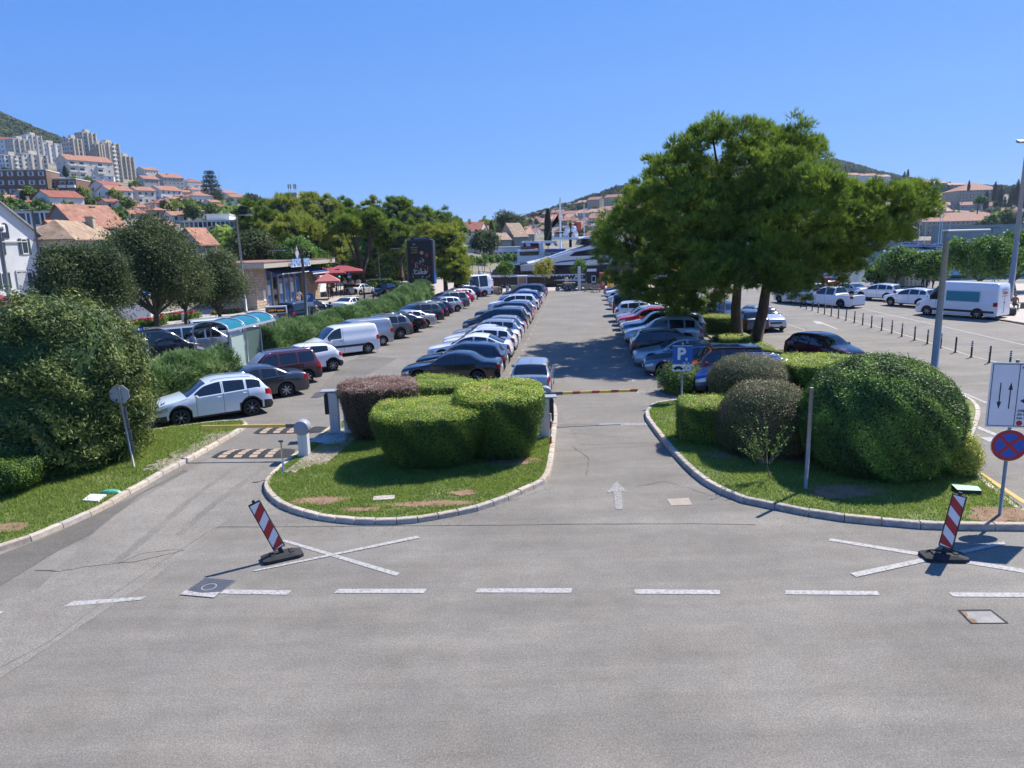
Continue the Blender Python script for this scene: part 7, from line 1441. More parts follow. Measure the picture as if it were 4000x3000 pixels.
for s_, z_, q in (('Let', .93, .22), ('DRINKS', .85, .24), ('YOUR', .79, .24), ('DESIRE', .73, .24)): text(s_, q, root, Matrix.Translation((xc-.55, y-.014, z0+(z1-z0)*z_))@Matrix.Rotation(math.pi/2, 4, 'X'), pc[3] if s_ != 'Let' else WHITER, 'poster_text')
text('Culto', .62, root, Matrix.Translation((xc, y-.016, z0+(z1-z0)*.25))@Matrix.Rotation(math.pi/2, 4, 'X'), WHITER, 'poster_title', bold=.01); text('RESTAURANT & BAR', .15, root, Matrix.Translation((xc, y-.016, z0+.28))@Matrix.Rotation(math.pi/2, 4, 'X'), WHITER, 'poster_text')
# ---------------- stone kiosk ----------------
A, B, C_ = G(1006, 1217), G(1252, 1169), G(939, 1207); fd = (B-A); FL = fd.length; fd.normalize(); fa = math.atan2(fd.y, fd.x); H = HT(A, 1050); root = empty('kiosk', A, fa, 'stone ticket kiosk with blue glass front and a flat overhanging roof', 'kiosk')
SL = 5.0; LIME = mat('limestone_block', (.42, .33, .235), .9, var=.16, scale=3, bump=.4, bscale=20); LIME2 = mat('limestone_block_pale', (.48, .39, .29), .9, var=.14, scale=3, bump=.4); JOINT = mat('mortar', (.20, .16, .12), .95)
m = MB(); m.box((1.22, SL/2+.03, H/2), (2.44, SL, H)); m.box((FL-2.2, SL/2+.03, H/2), (4.4, SL, H)); m.box((FL/2, SL*.6, H/2), (FL-.1, SL*.75, H-.02)); m.build('wall', JOINT, root)
bm1 = MB(); bm1.box((0, 0, 0), (1, .06, 1), bev=.02); bme = [bm1.mesh('stone_block', LIME), bm1.mesh('stone_block', LIME2)]
def blocks(x0, x1, y, rz=0, ox=0, oy=0):
    rows = int(H/.27)
    for k in range(rows):
        x = x0-(.0 if k % 2 else .25)
        while x < x1:
            w = random.uniform(.55, .8); a, b = max(x, x0), min(x+w, x1)
            if b-a > .12:
                cx = (a+b)/2; loc = (cx, y, (k+.5)*H/rows) if rz == 0 else (ox, oy+cx, (k+.5)*H/rows); link('stone_block', random.choice(bme), root, loc, (0, 0, rz), (b-a-.02, 1, H/rows-.02))
            x += w
blocks(0.0, 2.4, -.0); blocks(FL-4.4, FL, -.0); blocks(0, SL, 0, -math.pi/2, -.02, 0.03)
m = MB(); m.box((FL/2+.2, SL/2-.2, H+.32), (FL+2.2, SL+3.0, .55)); m.build('roof_fascia', mat('fascia_stone', (.50, .44, .35), .8, var=.08), root); m = MB(); m.box((FL/2+.2, SL/2-.2, H+.62), (FL+2.3, SL+3.1, .05)); m.build('roof', mat('roof_membrane', (.25, .14, .11), .8, var=.1), root)
BG = mat('blue_window_film', (.06, .19, .45), .15, var=.25, scale=1.2, spec=.7)
n = 6; x0, x1 = 2.5, FL-4.5
for k in range(n):
    a = x0+(x1-x0)*k/n; w = (x1-x0)/n; m = MB(); m.box((a+w/2, .3, H*.36), (w-.3, .04, H*.72-.1)); o = m.build('window', GLASS if k in (1,) else BG, root); m = MB(); m.box((a+w/2, .29, H*.86), (w-.3, .05, H*.22)); o2 = m.build('transom_window', BLUEP, root)
    m = MB(); m.box((a+.05, .27, H/2), (.22, .2, H)); m.build('pillar', mat('pillar_grey', (.30, .30, .28), .8), root)
    if k in (0, 2, 4): q = MB(); q.box((a+w/2, .26, H*.45), (w*.45, .01, H*.25)); q.build('poster', WPNL, o)
text('i', .5, root, Matrix.Translation((x0+1.2, .25, H*.86))@Matrix.Rotation(math.pi/2, 4, 'X'), WHITER, 'window_text')
def awning(x0, x1, z, d, mt, nm='awning', rootx=None, drop=.55):
    m = MB(); m.add([(x0, .15, z), (x1, .15, z), (x1, -d, z-drop), (x0, -d, z-drop), (x0, -d, z-drop-.22), (x1, -d, z-drop-.22)], [(0, 3, 2, 1), (3, 4, 5, 2)]); m.add([(x0, .15, z-.03), (x1, .15, z-.03), (x1, -d, z-drop-.03), (x0, -d, z-drop-.03)], [(0, 1, 2, 3)]); return m.build(nm, mt, rootx or root)
awning(2.2, 9.6, H-.05, 1.3, NAVYP); awning(10.2, 14.4, H-.3, 1.5, mat('blue_canvas', (.015, .07, .24), .8, var=.1)); m = MB(); m.box((6.5, -1.32, H-.72), (6.2, .05, .1)); m.box((12.3, -1.52, H-1.02), (4.2, .05, .12)); m.build('awning_bar', WHITE, root)
text('JADROLINIJA', .95, root, Matrix.Translation((6.6, -1.95, H+.42))@Matrix.Rotation(math.pi/2, 4, 'X'), mat('sign_letters_blue', (.35, .5, .75), .4), 'kiosk_sign', bold=.02, sx=.78, th=.05)
m = MB(); m.box((6.6, -1.9, H+.05), (4.6, .05, .25)); m.build('sign_backing', WHITE, root)
m = MB(); c = (6.3, -1.7, H+1.35); m.extr([(0, -.75), (.42, 0), (0, .8), (-.42, 0)], .08, Matrix.Translation(c)); m.build('diamond_emblem', mat('emblem_pale', (.5, .42, .45), .5), root); m = MB(); m.extr([(0.05, -.7), (.40, -.05), (.25, -.1), (.0, -.5)], .09, Matrix.Translation((c[0]+.05, c[1]-.02, c[2]))); m.build('emblem_stripe', BLUEP, root)
m = MB(); m.box((1.6, -.05, 1.5), (.4, .04, 1.1)); m.build('notice_board', WHITE, root); m = MB(); m.box((FL/2, -1.0, .09), (FL+1, 2.2, .18)); m.build('kiosk_plinth', PAVE, root)
m = MB(); m.box((0, 0, 1.6), (6, 5, 3.2)); m.box((0, 0, 3.3), (6.6, 5.6, .35)); o = m.build('cafe_building', WHITE, None, G(1330, 1148)+Vector((-6.5, 4, 0)), label='white flat-roofed cafe behind the red parasols', cat='building')
def parasol(p, w, h, mt, label, rz=.2):
    root = empty('parasol', p, rz, label, 'parasol'); m = MB(); m.tube([(0, 0, 0), (0, 0, h)], .05, n=6); m.build('pole', DSTEEL, root); m = MB(); a = w/2
    m.add([(-a, -a, h-.65), (a, -a, h-.65), (a, a, h-.65), (-a, a, h-.65), (0, 0, h+.25), (-a, -a, h-.9), (a, -a, h-.9), (a, a, h-.9), (-a, a, h-.9)], [(0, 1, 4), (1, 2, 4), (2, 3, 4), (3, 0, 4), (0, 5, 6, 1), (1, 6, 7, 2), (2, 7, 8, 3), (3, 8, 5, 0)]); m.build('canopy', mt, root)
RC = mat('red_canvas', (.30, .05, .06), .8, var=.1)
parasol(AT(1275, 1080, 93).xy.to_3d(), 5.0, 3.7, RC, 'large dark red square parasol left of the cafe'); parasol(AT(1340, 1080, 95).xy.to_3d(), 5.2, 3.8, RC, 'large dark red square parasol at the right end of the cafe'); parasol(AT(1280, 1110, 86).xy.to_3d(), 2.9, 3.0, mat('pale_red_canvas', (.45, .14, .14), .8), 'smaller faded red parasol beside the kiosk'); parasol(AT(8, 1200, 52).xy.to_3d(), 3.2, 3.4, RC, 'dark red striped parasol cut by the left edge')
# tables and chairs under the parasols
for i in range(7):
    p = AT(1262+i*17, 1130, 90+(i % 3)*2); p.z = 0; root = empty('cafe_table', p, 0, 'small dark cafe table under the red parasols', 'table', 'cafe tables under the red parasols'); m = MB(); m.lathe([(.001, .72), (.38, .72), (.38, .75), (.001, .75)], n=10); m.build('tabletop', BLACK, root); m = MB(); m.tube([(0, 0, 0), (0, 0, .72)], .04, n=6); m.build('leg', BLACK, root)
    root = empty('cafe_chair', p+Vector((.7, .1, 0)), i, 'dark cafe chair under the red parasols', 'chair', 'cafe chairs under the red parasols'); m = MB(); m.box((0, 0, .44), (.42, .42, .05)); m.build('seat', BLACK, root); m = MB(); m.box((0, .2, .7), (.42, .04, .5)); m.build('backrest', BLACK, root)
    for sx_ in (-1, 1):
        for sy in (-1, 1): m = MB(); m.box((sx_*.18, sy*.18, .21), (.03, .03, .42)); m.build('leg', BLACK, root)
# ---------------- bus shelter ----------------
Z = 2.55; r4 = [G(700, 1345, Z), G(893, 1290, Z), G(1069, 1247, Z)]; a, b = G(893, 1291, 2.4), G(1069, 1249, 2.4); d = (b-a).normalized(); a = a-d*0.0; nb = Vector((-d.y, d.x, 0)); L_ = (b-a).length; Wd = 2.0
root = empty('bus_shelter', (a.x, a.y, 0), math.atan2(d.y, d.x), 'glass bus shelter with an arched teal roof behind the oleander hedge', 'bus shelter'); TEAL = mat('teal_roof_glass', (.02, .16, .20), .12, spec=.8, var=.1); CLR = mat('tinted_shelter_glass', (.20, .30, .28), .08, trans=.5, spec=.6)
n = 3
for k in range(n):
    m = MB(); x0, x1 = L_*k/n+.04, L_*(k+1)/n-.04; vs = []
    for t in np.linspace(0, math.pi, 8): vs += [(x0, Wd/2-Wd/2*math.cos(t), 2.4+.45*math.sin(t)), (x1, Wd/2-Wd/2*math.cos(t), 2.4+.45*math.sin(t))]
    m.add(vs, [(2*i, 2*i+1, 2*i+3, 2*i+2) for i in range(7)], 0, True); m.build('roof_panel', TEAL, root)
for k in range(n+1):
    m = MB(); m.tube([(L_*k/n, Wd/2-Wd/2*math.cos(t), 2.42+.45*math.sin(t)) for t in np.linspace(0, math.pi, 8)], .04, n=6); m.build('roof_rib', ALU, root)
    for y_ in (0, Wd): m = MB(); m.tube([(L_*k/n, y_, 0), (L_*k/n, y_, 2.4)], .045, n=6); m.build('post', ALU, root)
for y_ in (0, Wd): m = MB(); m.box((L_/2, y_, 2.38), (L_+.3, .1, .1)); m.build('beam', ALU, root)
for k in range(n): m = MB(); m.box((L_*(k+.5)/n, 0.02, 1.15), (L_/n-.2, .02, 1.9)); m.build('glass_pane', CLR, root)
m = MB(); m.box((L_*.4, Wd*.45, .45), (L_*.6, .4, .06)); m.build('bench', ALU, root); m = MB(); m.box((L_+.02, Wd/2, 1.15), (.03, Wd-.2, 1.7)); m.build('poster_case', WPNL, root); m = MB(); m.box((.7, -.02, 1.2), (1.2, .03, 1.6)); m.build('frosted_panel', mat('frosted_panel', (.36, .46, .42), .5), root)
# second, lower shelter roof end and timetable
g = G(551, 1420); h = HT(g, 1277); root = empty('bus_stop_sign', g, .35, 'blue-edged bus stop timetable sign by the huge bush', 'sign'); pole(None, h, .035, STEEL, 'post', root); m = MB(); m.box((0, 0, h-.45), (.72, .04, .85)); m.build('frame', BLUEP, root); m = MB(); m.box((0, -.03, h-.45), (.6, .02, .7)); m.build('timetable', WPNL, root)
# chain-link fence behind the maroon car
a, b = G(878, 1452), G(1078, 1390); root = empty('mesh_fence', a, math.atan2((b-a).y, (b-a).x), 'grey wire mesh fence between the hedge and the maroon car', 'fence'); L_ = (b-a).length
for k in range(4): m = MB(); m.tube([(L_*k/3, 0, 0), (L_*k/3, 0, 1.5)], .04, n=6); m.build('post', STEEL, root)
m = MB(); m.box((L_/2, 0, 1.5), (L_, .04, .05)); m.build('top_rail', STEEL, root); m = MB()
for k in range(int(L_/.12)): m.box((k*.12, 0, .78), (.012, .012, 1.4))
for k in range(11): m.box((L_/2, 0, .12+k*.13), (L_, .01, .01))
m.build('wire_mesh', STEEL, root, kind='stuff')
# orange information board, small signs, bin
g = G(1086, 1290); root = empty('info_board', g, .25, 'orange-framed roadside LED board in front of the kiosk', 'sign'); s = g.y/FPX; w = 80*s; h = HT(g, 1198)
m = MB(); 
for x in (-w/2+.07, w/2-.07): m.box((x, 0, h*.36), (.14, .3, h*.72))
m.build('orange_leg', ORANGE, root); m = MB(); m.box((0, 0, h-.25), (w, .35, .62), bev=.03); m.build('display_case', WPNL, root); m = MB(); m.box((0, -.18, h-.27), (w-.2, .02, .38)); m.build('display', BLACK, root); text('13:00 P center', .22, root, Matrix.Translation((0, -.195, h-.27))@Matrix.Rotation(math.pi/2, 4, 'X'), mat('led_amber', (.7, .3, .05), .5, emit=(.9, .35, .05, .5)), 'display_text'); m = MB(); m.box((-.25, -.02, h*.36), (w*.5, .05, h*.5)); m.build('map_panel', WPNL, root)
def psign(g, top, bot, w, label, sym='P', sub=True):
    h = HT(g, top); zb_ = HT(g, bot); root = empty('parking_sign' if sym == 'P' else 'crossing_sign', g, .1, label, 'sign'); pole(None, h, .035, STEEL, 'post', root); m = MB(); m.box((0, -.05, (h+zb_)/2), (w, .02, h-zb_)); m.build('sign_plate', BLUEP, root)
    if sym == 'P': text('P', (h-zb_)*.8, root, Matrix.Translation((0, -.065, (h+zb_)/2))@Matrix.Rotation(math.pi/2, 4, 'X'), WHITER, 'letter_p', bold=.03)
    else: m = MB(); m.add([(-w*.35, -.064, zb_+.06), (w*.35, -.064, zb_+.06), (0, -.064, h-.06)], [(0, 1, 2)]); m.build('white_triangle', WHITER, root); m = MB(); m.box((0, -.067, (h+zb_)/2-.06), (w*.12, .003, (h-zb_)*.4)); m.build('pedestrian_symbol', BLACK, root)
    if sub: m = MB(); m.box((0, -.05, zb_-.2), (w, .02, .34)); m.build('sub_plate', WPNL, root)
psign(G(1214, 1275), 1147, 1178, .72, 'blue parking sign beside the lamp post behind the hedge'); psign(G(1369, 1135), 1060, 1076, .55, 'small blue parking sign by the motorcycles'); psign(G(1325, 1158), 1050, 1068, .6, 'blue pedestrian crossing sign above the traffic light', 'x', False)
g = G(1325, 1158)+Vector((.3, -.2, 0)); root = empty('traffic_light', g, 0, 'traffic light showing green in front of the parasols', 'traffic light'); m = MB(); m.tube([(0, 0, 0), (0, 0, 2.4)], .05, n=6); m.build('post', DSTEEL, root); m = MB(); m.box((0, 0, 2.8), (.3, .25, .85), bev=.04); m.build('housing', BLACK, root); m = MB(); m.lathe([(.09, 0), (.001, .0)], (0, -.13, 2.55), n=10, axis='Y'); m.build('green_lens', mat('green_light', (.02, .3, .2), .3, emit=(.02, .7, .4, 2)), root)
m = MB(); m.box((0, 0, .45), (.4, .35, .9), bev=.05); m.build('litter_bin', ALU, None, G(722, 1262), label='grey litter bin in the flower bed', cat='bin')
m = MB(); m.box((0, 0, 1.3), (4.5, .3, 2.6)); m.build('marble_slab', WALLS['white'], None, G(485, 1262), (0, 0, .5), label='white wall slab under the grey-green tree', cat='wall')
m = MB(); m.lathe([(1.6, 0), (1.2, .5), (.001, .8)], n=8); m.tube([(0, 0, -2.2), (0, 0, 0)], .05, n=5); m.build('parasol', mat('bright_blue_canvas', (.03, .2, .6), .7), None, G(565, 1240)+Vector((0, 0, 2.3)), label='bright blue canopy below the left trees', cat='canopy')
# pavement on the far side of the side road, with kerb
pl = [G(480, 1330), G(620, 1302), G(800, 1265), G(960, 1245), G(1100, 1222), G(1260, 1188), G(1420, 1150), G(1540, 1118), G(1640, 1098)]
pf = [p+Vector((-12, 6, 0)) for p in pl[::-1]]
sheet('pavement', pl+pf, PAVE, .13, kind='structure'); kerb('side_road_kerb', catmull(pl, 3), 1.6, 1, h=.135, m=STONES)
sheet('side_road', [G(380, 1600), G(560, 1420), G(560, 1320), G(800, 1268), G(1100, 1224), G(1420, 1152), G(1700, 1090), G(1760, 1100), G(1560, 1165), G(1300, 1240), G(1150, 1330), G(900, 1450), G(640, 1600)], asphalt('side_road_asphalt', .12, .4, 41), .003, kind='structure')
# pavement along the quay end and the right shore
for nm, pts in (('quay_pavement', [(-12, 92.2), (20, 92.2), (20, 98.6), (-1.6, 98.6), (-3, 125), (-7, 180), (-18, 250), (-30, 250), (-16, 125)]),): sheet(nm, pts, PAVE, .02, kind='structure')
sheet('quay_pavement', [G(3880, 1250), G(4000, 1266), G(4300, 1300), G(4300, 1110), G(3800, 1112), G(3640, 1130), G(3400, 1122), G(3380, 1160), G(3600, 1165), G(3850, 1190)], PAVE, .11, kind='structure'); kerb('quay_kerb', [G(3850, 1238), G(3940, 1258), G(4060, 1280)], 1.2, 1, h=.13, m=STONES)
# park greenery behind the parasols: low clipped hedges and lawn
sheet('park_lawn', [AT(1400, 1085, 98).xy.to_3d(), AT(1600, 1075, 90).xy.to_3d(), AT(1600, 1050, 120).xy.to_3d(), AT(1400, 1060, 118).xy.to_3d()], GRASSG, .14, kind='structure')
for i, (x0, x1, py, d) in enumerate([(1345, 1385, 1105, 96), (1410, 1470, 1090, 100), (1480, 1560, 1082, 102), (1440, 1530, 1072, 110), (1545, 1610, 1078, 96)]):
    c = AT((x0+x1)/2, py, d); w = (x1-x0)*d/FPX; clipped('clipped_shrub', Vector((c.x, d, 0)), w/2, .8, 1.1, BOXP, 'box', 'box', 1800, .16, .09, ['low square hedge right behind the traffic light', 'low hedge behind the motorcycles', 'long low hedge left of the billboard lamp', 'low hedge at the back of the park lawn', 'low hedge nearest the billboard'][i], ex=6, z0=.1)
# white containers on the right quay
for x0, x1, y0, y1, d, lab in [(3437, 3530, 1128, 1062, 84, 'white container hut nearest the pine'), (3533, 3632, 1130, 1062, 83, 'white container hut behind the two men'), (3560, 3680, 1118, 1075, 92, 'white container hut farther back under the leafy trees')]:
    p = AT((x0+x1)/2, y0, d); p.z = .1; w = (x1-x0)*d/FPX; h = HT(p, y1); root = empty('container_hut', p, 0, lab, 'container'); m = MB(); m.box((0, 1.2, h/2), (w, 2.4, h)); m.build('wall', WHITE, root); m = MB(); m.box((0, 1.2, h+.04), (w+.15, 2.55, .1)); m.build('roof', WPNL, root)
    for k in range(int(w/.5)): m = MB(); m.box((-w/2+.25+k*.5, -.02, h/2), (.05, .04, h-.1)); m.build('rib', GREYP, root)
    m = MB(); m.box((w*.2, -.03, .95), (.8, .03, 1.9)); m.build('door', WPNL, root)
# quay end: booths, vending machine, white pillar, planters, benches
def booth(px0, px1, py, top, d, mt, label, name='booth', dep=1.2, cat='booth', rz=0):
    p = AT((px0+px1)/2, py, d); p.z = .02; w = (px1-px0)*d/FPX; h = HT(p, top); root = empty(name, p, rz, label, cat); m = MB(); m.box((0, dep/2, h/2), (w, dep, h), bev=.03); m.build('body', mt, root); return root, w, h
r_, w, h = booth(2023, 2060, 1137, 1080, 91.5, ALU, 'grey booth with orange wooden panels on the quay'); 
for z in (.28, .74): m = MB(); m.box((0, -.02, h*z), (w*.82, .04, h*.38)); m.build('orange_panel', mat('orange_wood', (.45, .20, .11), .6, var=.1), r_)
m = MB(); m.box((0, .6, h+.03), (w+.2, 1.4, .12)); m.build('roof', WPNL, r_)
r_, w, h = booth(1903, 1924, 1146, 1094, 88.5, REDP, 'small red and white booth beside the camper van'); m = MB(); m.box((w*.55, .4, h*.45), (.15, .9, h*.9)); m.build('white_side', WHITE, r_); m = MB(); m.box((0, .5, h+.03), (w+.15, 1.3, .1)); m.build('roof', WPNL, r_)
r_, w, h = booth(2293, 2342, 1133, 1036, 92.5, mat('dark_navy_panel', (.012, .016, .028), .5), 'black kiosk with a white sign at the quay end', dep=2.5); m = MB(); m.box((-.2, -.03, h*.80), (w*.75, .04, .35)); m.build('white_sign', WHITE, r_); m = MB(); m.box((.05, -.03, h*.42), (.55, .04, .95)); m.build('window', WPNL, r_); m = MB(); m.box((.05, -.055, h*.44), (.4, .02, .6)); m.build('window_pane', GLASS, r_)
r_, w, h = booth(2342, 2364, 1128, 1066, 92, REDP, 'red drinks vending machine beside the black kiosk', 'vending_machine', 1.0, 'vending machine'); m = MB(); m.box((.1, -.03, h*.5), (w*.3, .03, h*.5)); m.build('display_window', mat('vending_pale', (.5, .4, .4), .4), r_)
r_, w, h = booth(2258, 2269, 1131, 1042, 91, WPNL, 'white square pillar on the quay before the ferry', 'pillar', .4, 'pillar')
r_, w, h = booth(2372, 2398, 1112, 1070, 95, YELL, 'yellow panel seen past the vending machine', 'panel', .1, 'panel')
WOODP = mat('pale_wood', (.36, .28, .19), .8, var=.15)
for px, py, w, lab in [(1942, 1148, 1.0, 'wooden planter next to the red booth'), (2009, 1142, .9, 'wooden planter behind the dark motorcycle'), (2224, 1131, 1.6, 'wooden planter box between the motorcycles')]: m = MB(); m.box((0, 0, .45), (w, .8, .9), bev=.03); m.build('planter', WOODP, None, G(px, py), label=lab, cat='planter')
for px, py, lab in [(2282, 1134, 'wooden crate chair left of the black kiosk'), (2298, 1139, 'second wooden crate chair before the black kiosk'), (2330, 1142, 'wooden bench with an orange box under the seated man')]:
    root = empty('bench', G(px, py), 0, lab, 'bench'); m = MB(); m.box((0, 0, .42), (1.0, .5, .06)); m.build('seat', WOODP, root); m = MB(); m.box((0, .25, .7), (1.0, .05, .5)); m.build('backrest', WOODP, root)
    for sx_ in (-1, 1): m = MB(); m.box((sx_*.42, 0, .2), (.06, .45, .4)); m.build('leg', WOODP, root)
# ---------------- ferry and boats ----------------
HULLB = mat('hull_black', (.010, .011, .014), .25, spec=.5); HULLW = mat('hull_white', (.66, .68, .71), .35, var=.03); SHIPN = mat('ship_window_navy', (.008, .014, .035), .08, spec=.8); STRB = mat('stripe_blue', (.02, .06, .25), .4); TENTW = mat('deck_grey', (.42, .44, .47), .6)
def side(root, px, D, y0, y1, mt, name, shear=0):
    """a ship part: side outline taken at distance D, real width from D+y0 to D+y1"""
    P = [AT(x, y, D) for x, y in px]; o = Vector(root.location); m = MB(); n = len(P); vs = [Vector((p.x, D+y0, p.z))-o for p in P]+[Vector((p.x, D+y1, p.z))-o for p in P]
    m.add(vs, [(i, (i+1) % n, n+(i+1) % n, n+i) for i in range(n)]+[tuple(range(n))[::-1], tuple(range(n, 2*n))]); return m.build(name, mt, root)
D = 101.5; root = empty('ferry', (10, D, -1.3), 0, 'long dark-hulled catamaran ferry with white upper body moored across the car park end', 'ferry')
side(root, [(1916, 1085), (1920, 1064), (1995, 1060), (3300, 1035), (3300, 1150), (2000, 1160), (1918, 1150)], D, 0, 9, HULLB, 'hull')
side(root, [(1914, 1083), (1917, 1074), (2230, 1072), (2230, 1080), (2000, 1082)], D, -.06, 9.05, HULLW, 'rubbing_strake')
side(root, [(2135, 1072), (3300, 1048), (3300, 1092), (2240, 1098), (2160, 1095), (2210, 1088)], D, -.09, 9.08, HULLW, 'white_hull_panel')
side(root, [(1932, 1064), (1916, 1073), (1925, 1060), (1945, 1052), (1990, 1040), (2032, 1036), (2032, 1072), (1918, 1073)], D, 2, 7, HULLB, 'bow')
side(root, [(2032, 1030), (2400, 1028), (3300, 1010), (3300, 1070), (2090, 1072), (2032, 1072)], D, .3, 8.7, SHIPN, 'lower_deck_windows')
side(root, [(2030, 1037), (2110, 1020), (2150, 1010), (2250, 975), (2300, 960), (2345, 948), (3300, 930), (3300, 1016), (2360, 1032), (2130, 1036)], D, 0, 9, HULLW, 'upper_body')
side(root, [(2225, 999), (2245, 985), (2300, 975), (2340, 968), (2420, 966), (3250, 955), (3250, 990), (2430, 998), (2250, 1003)], D, -.06, 9.06, SHIPN, 'upper_deck_windows')
side(root, [(2215, 1001), (2360, 997), (2360, 1000), (2225, 1004)], D, -.10, 9.1, HULLW, 'window_line')
side(root, [(2138, 1031), (2200, 1019), (2300, 1010), (2308, 1009), (2300, 1015), (2210, 1023)], D, -.08, 9.08, STRB, 'blue_stripe')
side(root, [(2268, 958), (2275, 935), (2345, 930), (2420, 930), (2420, 955)], D, 1, 8, SHIPN, 'wheelhouse_windows')
side(root, [(2264, 933), (2290, 924), (2360, 916), (2430, 916), (2430, 930), (2345, 931)], D, .6, 8.4, HULLW, 'wheelhouse_roof')
side(root, [(2034, 1036), (2090, 1034), (2090, 1071), (2034, 1071)], D, .1, 8.5, TENTW, 'boarding_gate')
for x in range(2037, 2090, 6): side(root, [(x, 1040), (x+1.4, 1040), (x+1.4, 1070), (x, 1070)], D, 0.0, .08, WHITE, 'gate_bar')
side(root, [(2165, 935), (2168, 925), (2300, 930), (2300, 936)], D+1, 1, 7, HULLW, 'sun_deck_roof')
p = AT(2300, 1087, D-.12)-Vector(root.location); text('www.krilo.hr', 1.05, root, Matrix.Translation((AT(2152, 1082, D).x-10, -.12, AT(2152, 1082, D).z+1.3))@Matrix.Rotation(math.pi/2, 4, 'X'), BLACK, 'hull_lettering', bold=.04, align='LEFT', sx=1.5)
text('KRILO 1046', .38, root, Matrix.Translation((AT(2094, 1055, D).x-10, .25, AT(2094, 1055, D).z+1.3))@Matrix.Rotation(math.pi/2, 4, 'X'), WHITE, 'ship_name', align='LEFT')
mst = AT(2228, 925, D+4)-Vector(root.location); m = MB(); m.tube([(mst.x, 4, mst.z-1.5), (mst.x, 4, mst.z+2.0)], .22, n=6); m.box((mst.x, 4, mst.z+.6), (4.0, .2, .15)); m.box((mst.x, 4, mst.z+1.7), (1.9, .2, .12)); m.build('radar_mast', BLACK, root)
for x, y in ((2210, 916), (2247, 914), (2217, 898), (2241, 895)): q = AT(x, y, D+4)-Vector(root.location); m = MB(); m.lathe([(.001, -.45), (.35, -.4), (.45, 0), (.35, .4), (.001, .5)], (q.x, 4, q.z), n=12); m.build('radar_dome', WHITE, root)
q = AT(2241, 890, D+4)-Vector(root.location); m = MB(); m.box((q.x+.6, 4.2, q.z), (1.0, .1, 1.6)); m.build('red_flag', REDP, root)
# excursion ship behind with a red dinghy
D2 = 122; root = empty('excursion_boat', (5, D2, -1.3), 0, 'white excursion ship with a red dinghy on its upper deck', 'boat')
side(root, [(2022, 1000), (2025, 980), (2110, 976), (2112, 1040), (2120, 1075), (2022, 1080)], D2, 0, 9, HULLW, 'aft_body'); side(root, [(2030, 984), (2105, 981), (2105, 997), (2030, 999)], D2, -.1, 9.1, GLASS, 'deck_windows'); side(root, [(2022, 1010), (2330, 1000), (2330, 1090), (2022, 1095)], D2, .2, 8.8, HULLW, 'hull'); side(root, [(2105, 950), (2120, 945), (2132, 1030), (2112, 1030)], D2, 0, 9, HULLW, 'funnel_frame')
side(root, [(2040, 975), (2042, 965), (2108, 962), (2108, 970), (2045, 977)], D2, 2, 5, REDP, 'dinghy'); side(root, [(2045, 965), (2050, 950), (2105, 948), (2106, 963)], D2, 2, 5, mat('dark_red_cover', (.12, .02, .03), .7), 'dinghy_canopy'); side(root, [(2040, 948), (2046, 942), (2175, 940), (2180, 962), (2172, 950), (2046, 950)], D2, 1, 8, HULLW, 'canopy_frame'); side(root, [(2056, 951), (2073, 951), (2073, 968), (2056, 968)], D2, 1.8, 1.9, WHITE, 'flag'); side(root, [(2056, 962), (2073, 962), (2073, 968), (2056, 968)], D2, 1.7, 1.78, BLUEP, 'flag_stripe'); side(root, [(2135, 975), (2210, 972), (2210, 982), (2135, 986)], D2, 0, 8, STRB, 'blue_canvas')
text('P-107', 1.1, root, Matrix.Translation((AT(2150, 998, D2).x-5, -.15, AT(2150, 998, D2).z+1.3))@Matrix.Rotation(math.pi/2, 4, 'X'), BLACK, 'boat_number', align='LEFT')
for x in range(2115, 2330, 9): side(root, [(x, 985), (x+1, 985), (x+1, 1003), (x, 1003)], D2, -.05, .05, STEEL, 'rail_post')
m = None
def mast(px, y0, y1, d, label, r=.14, spread=None, flag=False):
    p = AT(px, y0, d); h = (y0-y1)*d/FPX; root = empty('sailing_yacht', (p.x, d, -1.3), 0, label, 'yacht'); z = p.z+1.3; m = MB(); m.tube([(0, 0, 1), (0, 0, z+h)], [r, r*.6], n=8); m.build('mast', WHITE, root)
    m = MB(); m.add([(-6, 0, 1.3), (-4, 1.6, 1.3), (5, 1.6, 1.3), (7, 0, 1.5), (5, -1.6, 1.3), (-4, -1.6, 1.3), (-5.5, 0, 0), (-3.5, 1.1, 0), (4.5, 1.1, 0), (5.8, 0, 0), (4.5, -1.1, 0), (-3.5, -1.1, 0)], [(0, 1, 2, 3, 4, 5)]+[(i, (i+1) % 6, 6+(i+1) % 6, 6+i) for i in range(6)]); m.build('hull', HULLW, root)
    for t in (spread or []): m = MB(); m.box((0, 0, z+h*t), (4.2*(1-t*.5), .08, .08)); m.build('spreader', WHITE, root)
    m = MB(); 
    for s in (-1, 1): m.tube([(s*4.5, 0, 1.3), (0, 0, z+h)], .02, n=4)
    m.build('stay', STEEL, root)
    if flag: m = MB(); m.add([(-.3, 0, z+h*.7), (-1.6, 0, z+h*.5), (-1.4, 0, z+h*.42), (-.3, 0, z+h*.55)], [(0, 1, 2, 3), (3, 2, 1, 0)]); m.build('flag', REDP, root)
mast(2190, 975, 781, 130, 'yacht with the tallest mast and a red flag behind the ferry', .22, (.35, .8), True); mast(2282, 960, 805, 140, 'yacht with the thinner mast right of the radar domes', .15, (.6,)); mast(2092, 950, 890, 135, 'small mast with antenna domes above the red dinghy', .1, (.7,))
